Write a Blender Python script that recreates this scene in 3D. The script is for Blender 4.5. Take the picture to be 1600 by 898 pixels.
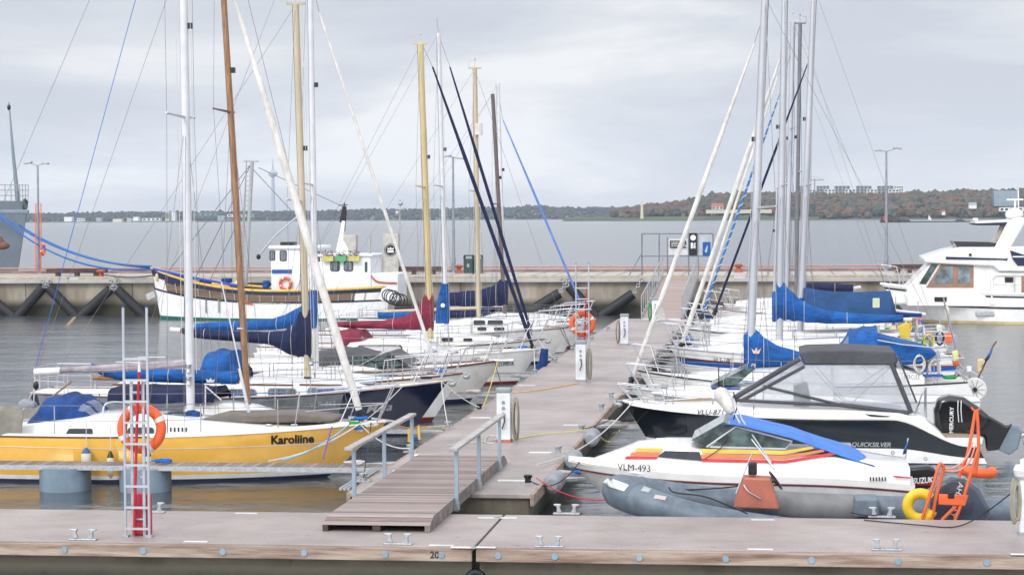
import bpy, bmesh, math, random
from mathutils import Vector, Matrix
random.seed(7)
for o in list(bpy.data.objects): bpy.data.objects.remove(o)
S = bpy.context.scene
COL = S.collection
PI = math.pi
rad = math.radians
# ---------------------------------------------------------------- camera
F = 3300.0; CZ = 5.25
YAW = math.atan(418 / F); PIT = math.atan((449 - 339.5) / F); ROLL = -.0062
RM = Matrix.Rotation(YAW, 3, 'Z') @ Matrix.Rotation(PI / 2 - PIT, 3, 'X') @ Matrix.Rotation(ROLL, 3, 'Z')
cam = bpy.data.cameras.new('camera'); co = bpy.data.objects.new('camera', cam); COL.objects.link(co)
cam.sensor_width = 36; cam.lens = 36 * F / 1600; cam.clip_start = .5; cam.clip_end = 30000
co.matrix_world = Matrix.Translation((0, 0, CZ)) @ RM.to_4x4()
S.camera = co
# ---------------------------------------------------------------- world
w = bpy.data.worlds.new("World"); S.world = w; w.use_nodes = True
nt = w.node_tree; nt.nodes.clear()
def N(nt, t, **k):
    n = nt.nodes.new(t)
    for a, v in k.items():
        if a.startswith('i_'):
            key = a[2:]
            n.inputs[int(key) if key.isdigit() else key.replace('_', ' ')].default_value = v
        else: setattr(n, a, v)
    return n
SUN_EL, SUN_ROT = rad(36), rad(200)      # sun behind the camera and a little left, veiled by cloud
out = N(nt, 'ShaderNodeOutputWorld')
sky = N(nt, 'ShaderNodeTexSky', sky_type='NISHITA', sun_disc=False, sun_elevation=SUN_EL, sun_rotation=SUN_ROT)
bg1 = N(nt, 'ShaderNodeBackground', i_Strength=.12); nt.links.new(sky.outputs[0], bg1.inputs[0])
tc = N(nt, 'ShaderNodeTexCoord'); sep = N(nt, 'ShaderNodeSeparateXYZ'); nt.links.new(tc.outputs['Generated'], sep.inputs[0])
zc = N(nt, 'ShaderNodeMath', operation='MAXIMUM', i_1=0.0); nt.links.new(sep.outputs[2], zc.inputs[0])
za = N(nt, 'ShaderNodeMath', operation='ADD', i_1=.09); nt.links.new(zc.outputs[0], za.inputs[0])
dx = N(nt, 'ShaderNodeMath', operation='DIVIDE'); nt.links.new(sep.outputs[0], dx.inputs[0]); nt.links.new(za.outputs[0], dx.inputs[1])
dy = N(nt, 'ShaderNodeMath', operation='DIVIDE'); nt.links.new(sep.outputs[1], dy.inputs[0]); nt.links.new(za.outputs[0], dy.inputs[1])
cb = N(nt, 'ShaderNodeCombineXYZ'); nt.links.new(dx.outputs[0], cb.inputs[0]); nt.links.new(dy.outputs[0], cb.inputs[1])
mp = N(nt, 'ShaderNodeMapping'); mp.inputs['Scale'].default_value = (4.5, 4.5, 20); mp.inputs['Location'].default_value = (.3, 2.7, 1.1); mp.inputs['Rotation'].default_value = (0, .06, 0)
nt.links.new(tc.outputs['Generated'], mp.inputs[0])
n1 = N(nt, 'ShaderNodeTexNoise', i_Scale=1.0, i_Detail=7.0, i_Roughness=.52, i_Distortion=.35); nt.links.new(mp.outputs[0], n1.inputs[0])
cr = N(nt, 'ShaderNodeValToRGB'); nt.links.new(n1.outputs[0], cr.inputs[0])
cr.color_ramp.elements[0].position = .40; cr.color_ramp.elements[0].color = (.65, .675, .745, 1)
cr.color_ramp.elements[1].position = .60; cr.color_ramp.elements[1].color = (.96, .955, .96, 1)
e = cr.color_ramp.elements.new(.5); e.color = (.77, .785, .825, 1)
gr = N(nt, 'ShaderNodeMapRange'); gr.inputs[1].default_value = .10; gr.inputs[2].default_value = .65; gr.inputs[3].default_value = 1.0; gr.inputs[4].default_value = 1.75
nt.links.new(zc.outputs[0], gr.inputs[0])
bg2 = N(nt, 'ShaderNodeBackground'); nt.links.new(cr.outputs[0], bg2.inputs[0])
# cloud glow added round the veiled sun behind the camera to lift facing surfaces
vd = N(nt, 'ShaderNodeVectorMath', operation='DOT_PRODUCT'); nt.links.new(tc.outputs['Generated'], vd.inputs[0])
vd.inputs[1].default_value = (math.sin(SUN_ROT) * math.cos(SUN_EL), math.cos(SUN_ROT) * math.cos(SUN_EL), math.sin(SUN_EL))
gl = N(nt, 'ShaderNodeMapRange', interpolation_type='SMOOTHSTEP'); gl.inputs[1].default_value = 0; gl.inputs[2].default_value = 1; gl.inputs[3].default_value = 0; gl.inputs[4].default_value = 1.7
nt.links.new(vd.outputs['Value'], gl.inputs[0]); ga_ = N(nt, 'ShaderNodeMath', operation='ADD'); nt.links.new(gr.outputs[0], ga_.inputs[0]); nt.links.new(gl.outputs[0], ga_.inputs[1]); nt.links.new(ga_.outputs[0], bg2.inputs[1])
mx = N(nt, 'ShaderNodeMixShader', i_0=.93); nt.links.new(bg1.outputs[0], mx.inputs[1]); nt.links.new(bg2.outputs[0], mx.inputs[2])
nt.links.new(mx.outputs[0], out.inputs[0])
# ---------------------------------------------------------------- sun (veiled)
sl = bpy.data.lights.new('sun', 'SUN'); sl.energy = 1.5; sl.angle = rad(14); sl.color = (1, .96, .9)
so = bpy.data.objects.new('sun', sl); COL.objects.link(so)
az = SUN_ROT
sd = Vector((math.sin(az) * math.cos(SUN_EL), math.cos(az) * math.cos(SUN_EL), math.sin(SUN_EL)))
so.rotation_euler = sd.to_track_quat('Z', 'Y').to_euler()
# ---------------------------------------------------------------- exposure
S.view_settings.view_transform = 'Standard'; S.view_settings.look = 'None'
S.view_settings.exposure = -0.08; S.view_settings.gamma = 1; S.view_settings.use_curve_mapping = False
S.render.engine = 'CYCLES'; S.cycles.volume_bounces = 2; S.cycles.max_bounces = 6; S.cycles.transparent_max_bounces = 12

# ================================================================ pixel <-> world helpers
def ray(px, py): return RM @ Vector(((px - 800) / F, -(py - 449) / F, -1))
def atz(px, py, z):
    d = ray(px, py); t = (z - CZ) / d.z; return Vector((d.x * t, d.y * t, z))
def aty(px, py, Y):
    d = ray(px, py); t = Y / d.y; return Vector((d.x * t, Y, CZ + d.z * t))

# ================================================================ materials
MATS = {}
def lin(c):
    return tuple((v / 255 / 12.92 if v / 255 <= .04045 else ((v / 255 + .055) / 1.055) ** 2.4) for v in c)
BDIST = {}
def mat(name, col, rough=.5, metal=0, var=.12, scale=3.0, bump=0.0, bscale=40.0, coat=0, spec=.5, col2=None, stretch=(1, 1, 1), vlo=.38, vhi=.65, alpha=1, trans=0, ior=1.45, detail=5.0):
    if name in MATS: return MATS[name]
    m = bpy.data.materials.new(name); m.use_nodes = True; t = m.node_tree; b = t.nodes['Principled BSDF']
    b.inputs['Roughness'].default_value = rough; b.inputs['Metallic'].default_value = metal
    b.inputs['Specular IOR Level'].default_value = spec; b.inputs['Coat Weight'].default_value = coat
    b.inputs['Alpha'].default_value = alpha; b.inputs['Transmission Weight'].default_value = trans; b.inputs['IOR'].default_value = ior
    tc = N(t, 'ShaderNodeTexCoord'); mp = N(t, 'ShaderNodeMapping'); mp.inputs['Scale'].default_value = stretch
    t.links.new(tc.outputs['Object'], mp.inputs[0])
    n = N(t, 'ShaderNodeTexNoise', i_Scale=scale, i_Detail=detail, i_Roughness=.6); t.links.new(mp.outputs[0], n.inputs[0])
    r = N(t, 'ShaderNodeValToRGB'); t.links.new(n.outputs[0], r.inputs[0])
    c2 = col2 if col2 else tuple(v * (1 - var * 2) for v in col)
    r.color_ramp.elements[0].position = vlo; r.color_ramp.elements[1].position = vhi
    r.color_ramp.elements[0].color = (*c2, 1); r.color_ramp.elements[1].color = (*col, 1)
    t.links.new(r.outputs[0], b.inputs['Base Color'])
    if bump:
        n2 = N(t, 'ShaderNodeTexNoise', i_Scale=bscale, i_Detail=4.0); t.links.new(mp.outputs[0], n2.inputs[0])
        bp = N(t, 'ShaderNodeBump', i_Strength=min(bump, 1), i_Distance=.07 if 'canvas' in name or 'tarp' in name or 'sail' in name else .02); t.links.new(n2.outputs[0], bp.inputs['Height'])
        t.links.new(bp.outputs[0], b.inputs['Normal'])
    MATS[name] = m; return m
WHITE = mat('gelcoat_white', (.72, .72, .71), .15, var=.07, scale=2.2, coat=.3)
WHITE2 = mat('gelcoat_aged', (.70, .69, .66), .3, var=.10, scale=3.5, col2=(.56, .54, .49), vlo=.22, vhi=.55)
DECK = mat('deck_nonskid', (.66, .65, .62), .6, var=.08, scale=9, bump=.15, bscale=120)
YEL = mat('hull_yellow', (.82, .47, .085), .13, var=.07, scale=1.4, coat=.4)
NAVYH = mat('hull_navy', (.006, .011, .035), .15, coat=.5, var=.1)
GREYH = mat('hull_grey', (.16, .17, .18), .3, col2=(.10, .11, .12), scale=4)
REDP = mat('antifoul_red', (.16, .02, .02), .6)
NAVYP = mat('antifoul_navy', (.01, .02, .06), .5)
BLKP = mat('antifoul_black', (.02, .02, .022), .5)
GREENP = mat('antifoul_green', (.01, .13, .11), .5)
BLACK = mat('black_plastic', (.012, .012, .014), .35)
CHAR = mat('charcoal_canvas', (.07, .073, .083), .85, bump=.3, bscale=9)
BLUE = mat('blue_canvas', (.004, .09, .33), .85, var=.22, scale=2.5, bump=.9, bscale=5, stretch=(1, 1, 1.6))
BLUE2 = mat('deep_blue_canvas', (.008, .05, .21), .85, var=.18, scale=2.5, bump=.9, bscale=5)
TEAL = mat('faded_navy_canvas', (.012, .06, .17), .85, var=.15, scale=2, bump=.4, bscale=5)
NAVY = mat('navy_canvas', (.008, .014, .06), .85, var=.2, scale=3, bump=.9, bscale=5)
TARPB = mat('bright_blue_tarpaulin', (.03, .17, .58), .5, var=.12, scale=3, bump=.6, bscale=5)
BURG = mat('burgundy_canvas', (.20, .018, .045), .85, var=.2, scale=3, bump=.9, bscale=5)
TAN = mat('khaki_canvas', (.25, .24, .21), .9, bump=.4, bscale=4, var=.15)
SAIL = mat('sailcloth', (.64, .63, .60), .7, var=.12, scale=5, bump=.5, bscale=9, stretch=(1, 1, .5))
ALU = mat('mast_aluminium', (.47, .49, .53), .35, metal=.35, var=.08, scale=2, stretch=(1, 1, .2))
ALUW = mat('mast_white', (.58, .59, .62), .3, var=.06)
CREAM = mat('mast_cream', (.52, .42, .22), .4, var=.10, scale=3, stretch=(1, 1, .2))
CREAM2 = mat('mast_pale_cream', (.48, .41, .29), .4, var=.1, scale=3, stretch=(1, 1, .2))
WOOD = mat('varnished_spruce', (.34, .18, .07), .35, col2=(.17, .085, .04), scale=6, stretch=(6, 6, .5), coat=.3)
DKMAST = mat('mast_dark', (.13, .10, .10), .4)
STEEL = mat('stainless_steel', (.55, .55, .58), .22, metal=.85, var=.04)
GALV = mat('galvanised_steel', (.42, .44, .46), .5, metal=.5, var=.14, scale=14)
WIRE = mat('rigging_wire', (.22, .22, .24), .4, metal=.5)
TEAK = mat('weathered_teak', (.30, .22, .15), .7, scale=12, stretch=(1, 6, 1))
TEAKR = mat('teak_trim', (.14, .055, .035), .5)
GLASS = mat('dark_window', (.015, .02, .025), .06, coat=.4, var=.2)
GLASSG = mat('grey_green_window', (.10, .15, .15), .06, coat=.4, var=.4, scale=4)
CURT = mat('curtained_window', (.22, .25, .30), .12, coat=.5, col2=(.02, .03, .04), scale=18, stretch=(1, 1, .05))
ORANGE = mat('lifebuoy_orange', (.72, .11, .025), .45, var=.08)
ORANGE2 = mat('orange_tube_paint', (.74, .13, .035), .4)
REDM = mat('red_paint', (.50, .012, .02), .4)
RUST = mat('rust_paint', (.45, .13, .08), .7, col2=(.30, .07, .05))
WTAPE = mat('reflective_tape', (.68, .68, .66), .4)
ROPEW = mat('rope_white', (.58, .57, .54), .9, scale=30)
ROPEB = mat('rope_blue', (.01, .14, .50), .8)
ROPED = mat('rope_dark', (.025, .025, .03), .9)
ROPEY = mat('cable_yellow', (.70, .52, .05), .6)
HOSE = mat('hose_beige', (.33, .31, .24), .6)
HOSEG = mat('hose_green', (.02, .35, .08), .6)
FENDG = mat('fender_grey', (.25, .27, .30), .5)
FENDW = mat('fender_cream', (.66, .64, .50), .45)
FENDB = mat('fender_blue', (.02, .10, .25), .45)
RUBBER = mat('rubber_black', (.014, .016, .02), .6, bump=.2, bscale=10)
PVC = mat('inflatable_grey', (.13, .165, .20), .5, var=.12, scale=4, col2=(.085, .11, .14), bump=.2, bscale=7)
STR_R = mat('stripe_red', (.66, .035, .035), .3)
STR_O = mat('stripe_orange', (.80, .20, .06), .3)
STR_Y = mat('stripe_yellow', (.85, .52, .06), .3)
STR_B = mat('stripe_blue', (.01, .08, .33), .3)
INK = mat('lettering_black', (.012, .012, .015), .4)
INKR = mat('lettering_maroon', (.12, .03, .04), .4)
INKG = mat('lettering_grey', (.35, .36, .37), .4)
INKW = mat('lettering_white', (.75, .75, .75), .4)
DKBLUE = mat('hull_petrol', (.008, .013, .02), .12, coat=.5, var=.1)
PILE = mat('float_grey', (.17, .23, .29), .5, col2=(.12, .17, .21), scale=2)
PEDW = mat('pedestal_white', (.68, .71, .74), .35)
PEDG = mat('pedestal_cap', (.26, .29, .32), .5)
def stained_concrete(name, a, b_, wet=None):
    m = bpy.data.materials.new(name); m.use_nodes = True; t = m.node_tree; b = t.nodes['Principled BSDF']
    g = N(t, 'ShaderNodeNewGeometry'); mp = N(t, 'ShaderNodeMapping'); mp.inputs['Scale'].default_value = (1, 1, .25)
    t.links.new(g.outputs['Position'], mp.inputs[0])
    n = N(t, 'ShaderNodeTexNoise', i_Scale=.9, i_Detail=8.0, i_Roughness=.65); t.links.new(mp.outputs[0], n.inputs[0])
    r = N(t, 'ShaderNodeValToRGB'); t.links.new(n.outputs[0], r.inputs[0])
    r.color_ramp.elements[0].position = .35; r.color_ramp.elements[1].position = .68
    r.color_ramp.elements[0].color = (*b_, 1); r.color_ramp.elements[1].color = (*a, 1)
    last = r.outputs[0]
    if wet:
        sp = N(t, 'ShaderNodeSeparateXYZ'); t.links.new(g.outputs['Position'], sp.inputs[0])
        ad = N(t, 'ShaderNodeMath', operation='MULTIPLY_ADD', i_1=.5, i_2=0.0); t.links.new(n.outputs[0], ad.inputs[0])
        sb = N(t, 'ShaderNodeMath', operation='SUBTRACT'); t.links.new(sp.outputs[2], sb.inputs[0]); t.links.new(ad.outputs[0], sb.inputs[1])
        mr = N(t, 'ShaderNodeMapRange'); mr.inputs[1].default_value = wet[0] - .25; mr.inputs[2].default_value = wet[1] - .25
        t.links.new(sb.outputs[0], mr.inputs[0])
        mc = N(t, 'ShaderNodeMix', data_type='RGBA'); t.links.new(mr.outputs[0], mc.inputs[0])
        mc.inputs[6].default_value = (.035, .036, .026, 1); t.links.new(last, mc.inputs[7]); last = mc.outputs[2]
    t.links.new(last, b.inputs['Base Color']); b.inputs['Roughness'].default_value = .85
    n2 = N(t, 'ShaderNodeTexNoise', i_Scale=14.0, i_Detail=6.0); t.links.new(g.outputs['Position'], n2.inputs[0])
    bp = N(t, 'ShaderNodeBump', i_Strength=.35, i_Distance=.02); t.links.new(n2.outputs[0], bp.inputs['Height']); t.links.new(bp.outputs[0], b.inputs['Normal'])
    MATS[name] = m; return m
CONC = stained_concrete('quay_concrete', (.36, .32, .27), (.17, .145, .115), (.5, .9))
CONCP = stained_concrete('pontoon_concrete', (.17, .15, .115), (.07, .062, .045), (.02, .25))
PAVE = stained_concrete('quay_paving', (.40, .38, .37), (.30, .29, .28))
def deck_mat():
    m = bpy.data.materials.new('dock_deck'); m.use_nodes = True; t = m.node_tree; b = t.nodes['Principled BSDF']
    g = N(t, 'ShaderNodeNewGeometry')
    n = N(t, 'ShaderNodeTexNoise', i_Scale=.55, i_Detail=7.0, i_Roughness=.6); t.links.new(g.outputs['Position'], n.inputs[0])
    r = N(t, 'ShaderNodeValToRGB'); t.links.new(n.outputs[0], r.inputs[0])
    r.color_ramp.elements[0].position = .33; r.color_ramp.elements[1].position = .66
    r.color_ramp.elements[0].color = (.245, .205, .195, 1); r.color_ramp.elements[1].color = (.35, .305, .29, 1)
    n3 = N(t, 'ShaderNodeTexNoise', i_Scale=22.0, i_Detail=4.0, i_Roughness=.7); t.links.new(g.outputs['Position'], n3.inputs[0])
    r3 = N(t, 'ShaderNodeValToRGB'); t.links.new(n3.outputs[0], r3.inputs[0])
    r3.color_ramp.elements[0].position = .3; r3.color_ramp.elements[0].color = (.82, .82, .82, 1); r3.color_ramp.elements[1].position = .6; r3.color_ramp.elements[1].color = (1, 1, 1, 1)
    mc = N(t, 'ShaderNodeMix', data_type='RGBA', blend_type='MULTIPLY', i_0=1.0); t.links.new(r.outputs[0], mc.inputs[6]); t.links.new(r3.outputs[0], mc.inputs[7])
    mpx = N(t, 'ShaderNodeMapping'); mpx.inputs['Scale'].default_value = (.6, 1.6, 1); t.links.new(g.outputs['Position'], mpx.inputs[0])
    n4 = N(t, 'ShaderNodeTexNoise', i_Scale=1.6, i_Detail=6.0, i_Roughness=.7); t.links.new(mpx.outputs[0], n4.inputs[0])
    r4 = N(t, 'ShaderNodeValToRGB'); t.links.new(n4.outputs[0], r4.inputs[0]); r4.color_ramp.elements[0].position = .36; r4.color_ramp.elements[0].color = (.90, .89, .88, 1); r4.color_ramp.elements[1].position = .56; r4.color_ramp.elements[1].color = (1, 1, 1, 1)
    m4 = N(t, 'ShaderNodeMix', data_type='RGBA', blend_type='MULTIPLY', i_0=1.0); t.links.new(mc.outputs[2], m4.inputs[6]); t.links.new(r4.outputs[0], m4.inputs[7])
    n5 = N(t, 'ShaderNodeTexVoronoi', i_Scale=1.3); t.links.new(g.outputs['Position'], n5.inputs['Vector']); r5 = N(t, 'ShaderNodeValToRGB'); t.links.new(n5.outputs['Distance'], r5.inputs[0]); r5.color_ramp.elements[0].position = .03; r5.color_ramp.elements[0].color = (.62, .6, .58, 1); r5.color_ramp.elements[1].position = .07; r5.color_ramp.elements[1].color = (1, 1, 1, 1)
    m5 = N(t, 'ShaderNodeMix', data_type='RGBA', blend_type='MULTIPLY', i_0=1.0); t.links.new(m4.outputs[2], m5.inputs[6]); t.links.new(r5.outputs[0], m5.inputs[7])
    t.links.new(m5.outputs[2], b.inputs['Base Color'])
    n2 = N(t, 'ShaderNodeTexNoise', i_Scale=.7, i_Detail=4.0, i_Roughness=.6); t.links.new(g.outputs['Position'], n2.inputs[0])
    rr = N(t, 'ShaderNodeMapRange'); rr.inputs[1].default_value = .4; rr.inputs[2].default_value = .6; rr.inputs[3].default_value = .38; rr.inputs[4].default_value = .62
    t.links.new(n2.outputs[0], rr.inputs[0]); t.links.new(rr.outputs[0], b.inputs['Roughness'])
    MATS['dock_deck'] = m; return m
DOCKD = deck_mat()
def plank_mat(name, axis, width, a, b_, groove=(.04, .03, .028)):
    m = bpy.data.materials.new(name); m.use_nodes = True; t = m.node_tree; b = t.nodes['Principled BSDF']
    g = N(t, 'ShaderNodeTexCoord'); sp = N(t, 'ShaderNodeSeparateXYZ'); t.links.new(g.outputs['Object'], sp.inputs[0])
    d = N(t, 'ShaderNodeMath', operation='DIVIDE', i_1=width); t.links.new(sp.outputs[axis], d.inputs[0])
    fr = N(t, 'ShaderNodeMath', operation='FRACT'); t.links.new(d.outputs[0], fr.inputs[0])
    fl = N(t, 'ShaderNodeMath', operation='FLOOR'); t.links.new(d.outputs[0], fl.inputs[0])
    wn = N(t, 'ShaderNodeTexWhiteNoise', noise_dimensions='1D'); t.links.new(fl.outputs[0], wn.inputs['W'])
    mp = N(t, 'ShaderNodeMapping'); sc = [1.5, 1.5, 1.5]; sc[axis] = 25; mp.inputs['Scale'].default_value = sc; t.links.new(g.outputs['Object'], mp.inputs[0])
    n = N(t, 'ShaderNodeTexNoise', i_Scale=2.2, i_Detail=7.0, i_Roughness=.7); t.links.new(mp.outputs[0], n.inputs[0])
    mm = N(t, 'ShaderNodeMath', operation='MULTIPLY_ADD', i_1=.5, i_2=-.22); t.links.new(wn.outputs[0], mm.inputs[0])
    ad = N(t, 'ShaderNodeMath', operation='ADD'); t.links.new(n.outputs[0], ad.inputs[0]); t.links.new(mm.outputs[0], ad.inputs[1])
    r = N(t, 'ShaderNodeValToRGB'); t.links.new(ad.outputs[0], r.inputs[0])
    r.color_ramp.elements[0].position = .3; r.color_ramp.elements[1].position = .78
    r.color_ramp.elements[0].color = (*b_, 1); r.color_ramp.elements[1].color = (*a, 1)
    cp = N(t, 'ShaderNodeMath', operation='GREATER_THAN', i_1=.9); t.links.new(fr.outputs[0], cp.inputs[0])
    mc = N(t, 'ShaderNodeMix', data_type='RGBA'); t.links.new(cp.outputs[0], mc.inputs[0]); t.links.new(r.outputs[0], mc.inputs[6]); mc.inputs[7].default_value = (*groove, 1)
    t.links.new(mc.outputs[2], b.inputs['Base Color']); b.inputs['Roughness'].default_value = .75
    MATS[name] = m; return m
PLKX = plank_mat('finger_planks', 0, .14, (.24, .20, .175), (.12, .095, .085))
PLKY = plank_mat('ramp_planks', 1, .145, (.33, .275, .255), (.16, .12, .11))
PLKH = plank_mat('bulwark_planks', 2, .12, (.21, .135, .09), (.12, .075, .05))
TIMB = mat('timber_beam', (.35, .28, .23), .7, col2=(.13, .075, .05), vlo=.33, vhi=.6, scale=2.2, stretch=(.35, 4, 4), bump=.4, bscale=20)
TIMBD = mat('dark_timber', (.10, .065, .06), .8, col2=(.05, .035, .03), scale=2, stretch=(.5, 4, 4))

# ================================================================ mesh helpers
class MB:
    def __init__(s): s.v = []; s.f = []; s.m = []; s.mats = []
    def mi(s, m):
        if m not in s.mats: s.mats.append(m)
        return s.mats.index(m)
    def face(s, idx, m=None): s.f.append(idx); s.m.append(s.mi(m) if m else 0)
    def grid(s, rows, m=None, closed=False, flip=False, bands=None):
        """rows: list of equal-length point lists"""
        b = len(s.v); n = len(rows[0])
        for r in rows: s.v += [tuple(p) for p in r]
        for i in range(len(rows) - 1):
            for j in range(n if closed else n - 1):
                k = (j + 1) % n
                q = [b + i * n + j, b + i * n + k, b + (i + 1) * n + k, b + (i + 1) * n + j]
                if flip: q.reverse()
                s.face(q, bands[j] if bands else m)
        return s
    def cap(s, pts, m=None, flip=False):
        b = len(s.v); s.v += [tuple(p) for p in pts]; q = list(range(b, b + len(pts)))
        if flip: q.reverse()
        s.face(q, m); return s
    def box(s, c, d, m=None, rz=0, R=None):
        x, y, z = d[0] / 2, d[1] / 2, d[2] / 2; b = len(s.v)
        M = R if R else Matrix.Rotation(rz, 3, 'Z')
        for i in (-1, 1):
            for j in (-1, 1):
                for k in (-1, 1): s.v.append(tuple(Vector(c) + M @ Vector((i * x, j * y, k * z))))
        for q in ((0, 1, 3, 2), (4, 6, 7, 5), (0, 4, 5, 1), (2, 3, 7, 6), (0, 2, 6, 4), (1, 5, 7, 3)): s.face([b + t for t in q], m)
        return s
    def b2(s, x0, x1, y0, y1, z0, z1, m=None): return s.box(((x0 + x1) / 2, (y0 + y1) / 2, (z0 + z1) / 2), (abs(x1 - x0), abs(y1 - y0), abs(z1 - z0)), m)
    def tube(s, pts, r, n=8, m=None, caps=True, closed=False):
        pts = [Vector(p) for p in pts]; rs = r if isinstance(r, (list, tuple)) else [r] * len(pts)
        rows = []; up = None
        for i, p in enumerate(pts):
            if closed: d = pts[(i + 1) % len(pts)] - pts[i - 1]
            else: d = pts[min(i + 1, len(pts) - 1)] - pts[max(i - 1, 0)]
            if d.length < 1e-9: d = Vector((0, 0, 1))
            d.normalize()
            if up is None: up = Vector((0, 0, 1)) if abs(d.z) < .9 else Vector((1, 0, 0))
            a = (up - d * up.dot(d))
            if a.length < 1e-4: a = d.orthogonal()
            a.normalize(); b = d.cross(a); up = a
            rows.append([p + (a * math.cos(2 * PI * k / n) + b * math.sin(2 * PI * k / n)) * rs[i] for k in range(n)])
        if closed: rows.append(rows[0])
        s.grid(rows, m, closed=True)
        if caps and not closed: s.cap(rows[0], m, True); s.cap(rows[-1], m)
        return s
    def ell(s, c, r, m=None, nu=12, nv=8, M=None):
        rows = []
        for i in range(nv + 1):
            a = -PI / 2 + PI * i / nv
            row = []
            for k in range(nu):
                p = Vector((math.cos(a) * math.cos(2 * PI * k / nu) * r[0], math.cos(a) * math.sin(2 * PI * k / nu) * r[1], math.sin(a) * r[2]))
                if M: p = M @ p
                row.append(Vector(c) + p)
            rows.append(row)
        s.grid(rows, m, closed=True); return s
    def torus(s, c, R, r, ax='Y', m=None, n=36, k=10, a0=0, a1=2 * PI):
        full = abs(a1 - a0 - 2 * PI) < 1e-6; pts = []
        for i in range(n if full else n + 1):
            a = a0 + (a1 - a0) * i / n; u, v = math.cos(a) * R, math.sin(a) * R
            pts.append(Vector(c) + Vector({'Y': (u, 0, v), 'X': (0, u, v), 'Z': (u, v, 0)}[ax]))
        s.tube(pts, r, k, m, closed=full); return s
    def extr(s, poly, off, m=None):
        """closed polygon of 3D points pushed by off"""
        off = Vector(off); a = [Vector(p) for p in poly]; b = [p + off for p in a]
        s.cap(a, m, True); s.cap(b, m); s.grid([a, b], m, closed=True); return s
    def build(s, name, m=None, parent=None, smooth=True, ang=35, bevel=0):
        me = bpy.data.meshes.new(name); me.from_pydata(s.v, [], s.f)
        if s.mats and s.mats != [None] and any(s.mats):
            for x in s.mats: me.materials.append(x or m)
            me.polygons.foreach_set('material_index', s.m)
        elif m: me.materials.append(m)
        bm = bmesh.new(); bm.from_mesh(me); bmesh.ops.remove_doubles(bm, verts=bm.verts, dist=1e-5)
        bmesh.ops.recalc_face_normals(bm, faces=bm.faces)
        if smooth:
            for f in bm.faces: f.smooth = True
            for ed in bm.edges:
                if len(ed.link_faces) == 2 and ed.calc_face_angle(0) > rad(ang): ed.smooth = False
        bm.to_mesh(me); bm.free()
        o = bpy.data.objects.new(name, me); COL.objects.link(o)
        if parent: o.parent = parent
        if bevel:
            md = o.modifiers.new('bevel', 'BEVEL'); md.width = bevel; md.segments = 2; md.limit_method = 'ANGLE'
        return o
def tag(o, label=None, cat=None, group=None, kind=None):
    if label: o['label'] = label
    if cat: o['category'] = cat
    if group: o['group'] = group
    if kind: o['kind'] = kind
    return o
def empty(name, loc, label, cat, group=None, rz=0):
    o = bpy.data.objects.new(name, None); COL.objects.link(o); o.location = loc; o.rotation_euler = (0, 0, rz); o.empty_display_size = .2
    return tag(o, label, cat, group)
def recentre(o):
    """put a single-mesh thing's origin at its base"""
    vs = [v.co for v in o.data.vertices]
    c = Vector(((min(v.x for v in vs) + max(v.x for v in vs)) / 2, (min(v.y for v in vs) + max(v.y for v in vs)) / 2, min(v.z for v in vs)))
    o.data.transform(Matrix.Translation(-c)); o.location = c; return o
def thing(mb, name, m, label, cat, group=None, smooth=True, kind=None, bevel=0):
    return recentre(tag(mb.build(name, m, smooth=smooth, bevel=bevel), label, cat, group, kind))
def textmesh(s, bold=0.0, shear=0.0, space=1.0):
    cu = bpy.data.curves.new('t', 'FONT'); cu.body = s; cu.size = 1; cu.offset = bold; cu.shear = shear; cu.space_character = space; cu.resolution_u = 3
    ob = bpy.data.objects.new('t', cu); COL.objects.link(ob)
    dg = bpy.context.evaluated_depsgraph_get(); me = bpy.data.meshes.new_from_object(ob.evaluated_get(dg))
    bpy.data.objects.remove(ob); bpy.data.curves.remove(cu)
    xs = [v.co.x for v in me.vertices]; ys = [v.co.y for v in me.vertices]
    x0, x1 = min(xs), max(xs); h = max(ys)
    for v in me.vertices: v.co.x = (v.co.x - x0) / (x1 - x0); v.co.y = v.co.y / h
    me.materials.clear(); return me      # width 1, cap height 1
def writing(s, fn, m, parent=None, name='lettering', bold=0.0, shear=0.0, space=1.0):
    """fn(u,v) -> point"""
    me = textmesh(s, bold, shear, space)
    for v in me.vertices: v.co = Vector(fn(v.co.x, v.co.y))
    me.materials.append(m); me.name = name
    o = bpy.data.objects.new(name, me); COL.objects.link(o); o.parent = parent; return o
def rope(pts, r, m, name, label, cat='rope', group=None, sag=0.0, n=5):
    P = [Vector(p) for p in pts]
    if len(P) == 2:
        P = [P[0].lerp(P[1], i / 14) - Vector((0, 0, sag * 4 * (i / 14) * (1 - i / 14))) for i in range(15)]
    else: P = smoothline(P)
    return thing(MB().tube(P, r, n), name, m, label, cat, group)
def smoothline(P, k=6):
    P = [Vector(p) for p in P]; out = []
    for i in range(len(P) - 1):
        p0, p1, p2, p3 = P[max(i - 1, 0)], P[i], P[i + 1], P[min(i + 2, len(P) - 1)]
        for j in range(k):
            t = j / k
            out.append(.5 * ((2 * p1) + (p2 - p0) * t + (2 * p0 - 5 * p1 + 4 * p2 - p3) * t * t + (3 * p1 - p0 - 3 * p2 + p3) * t ** 3))
    out.append(P[-1]); return out
def interp(tab, x):
    if x <= tab[0][0]: return tab[0][1]
    for (a, b), (c, d) in zip(tab, tab[1:]):
        if x <= c: return b + (d - b) * (x - a) / (c - a)
    return tab[-1][1]
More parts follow.
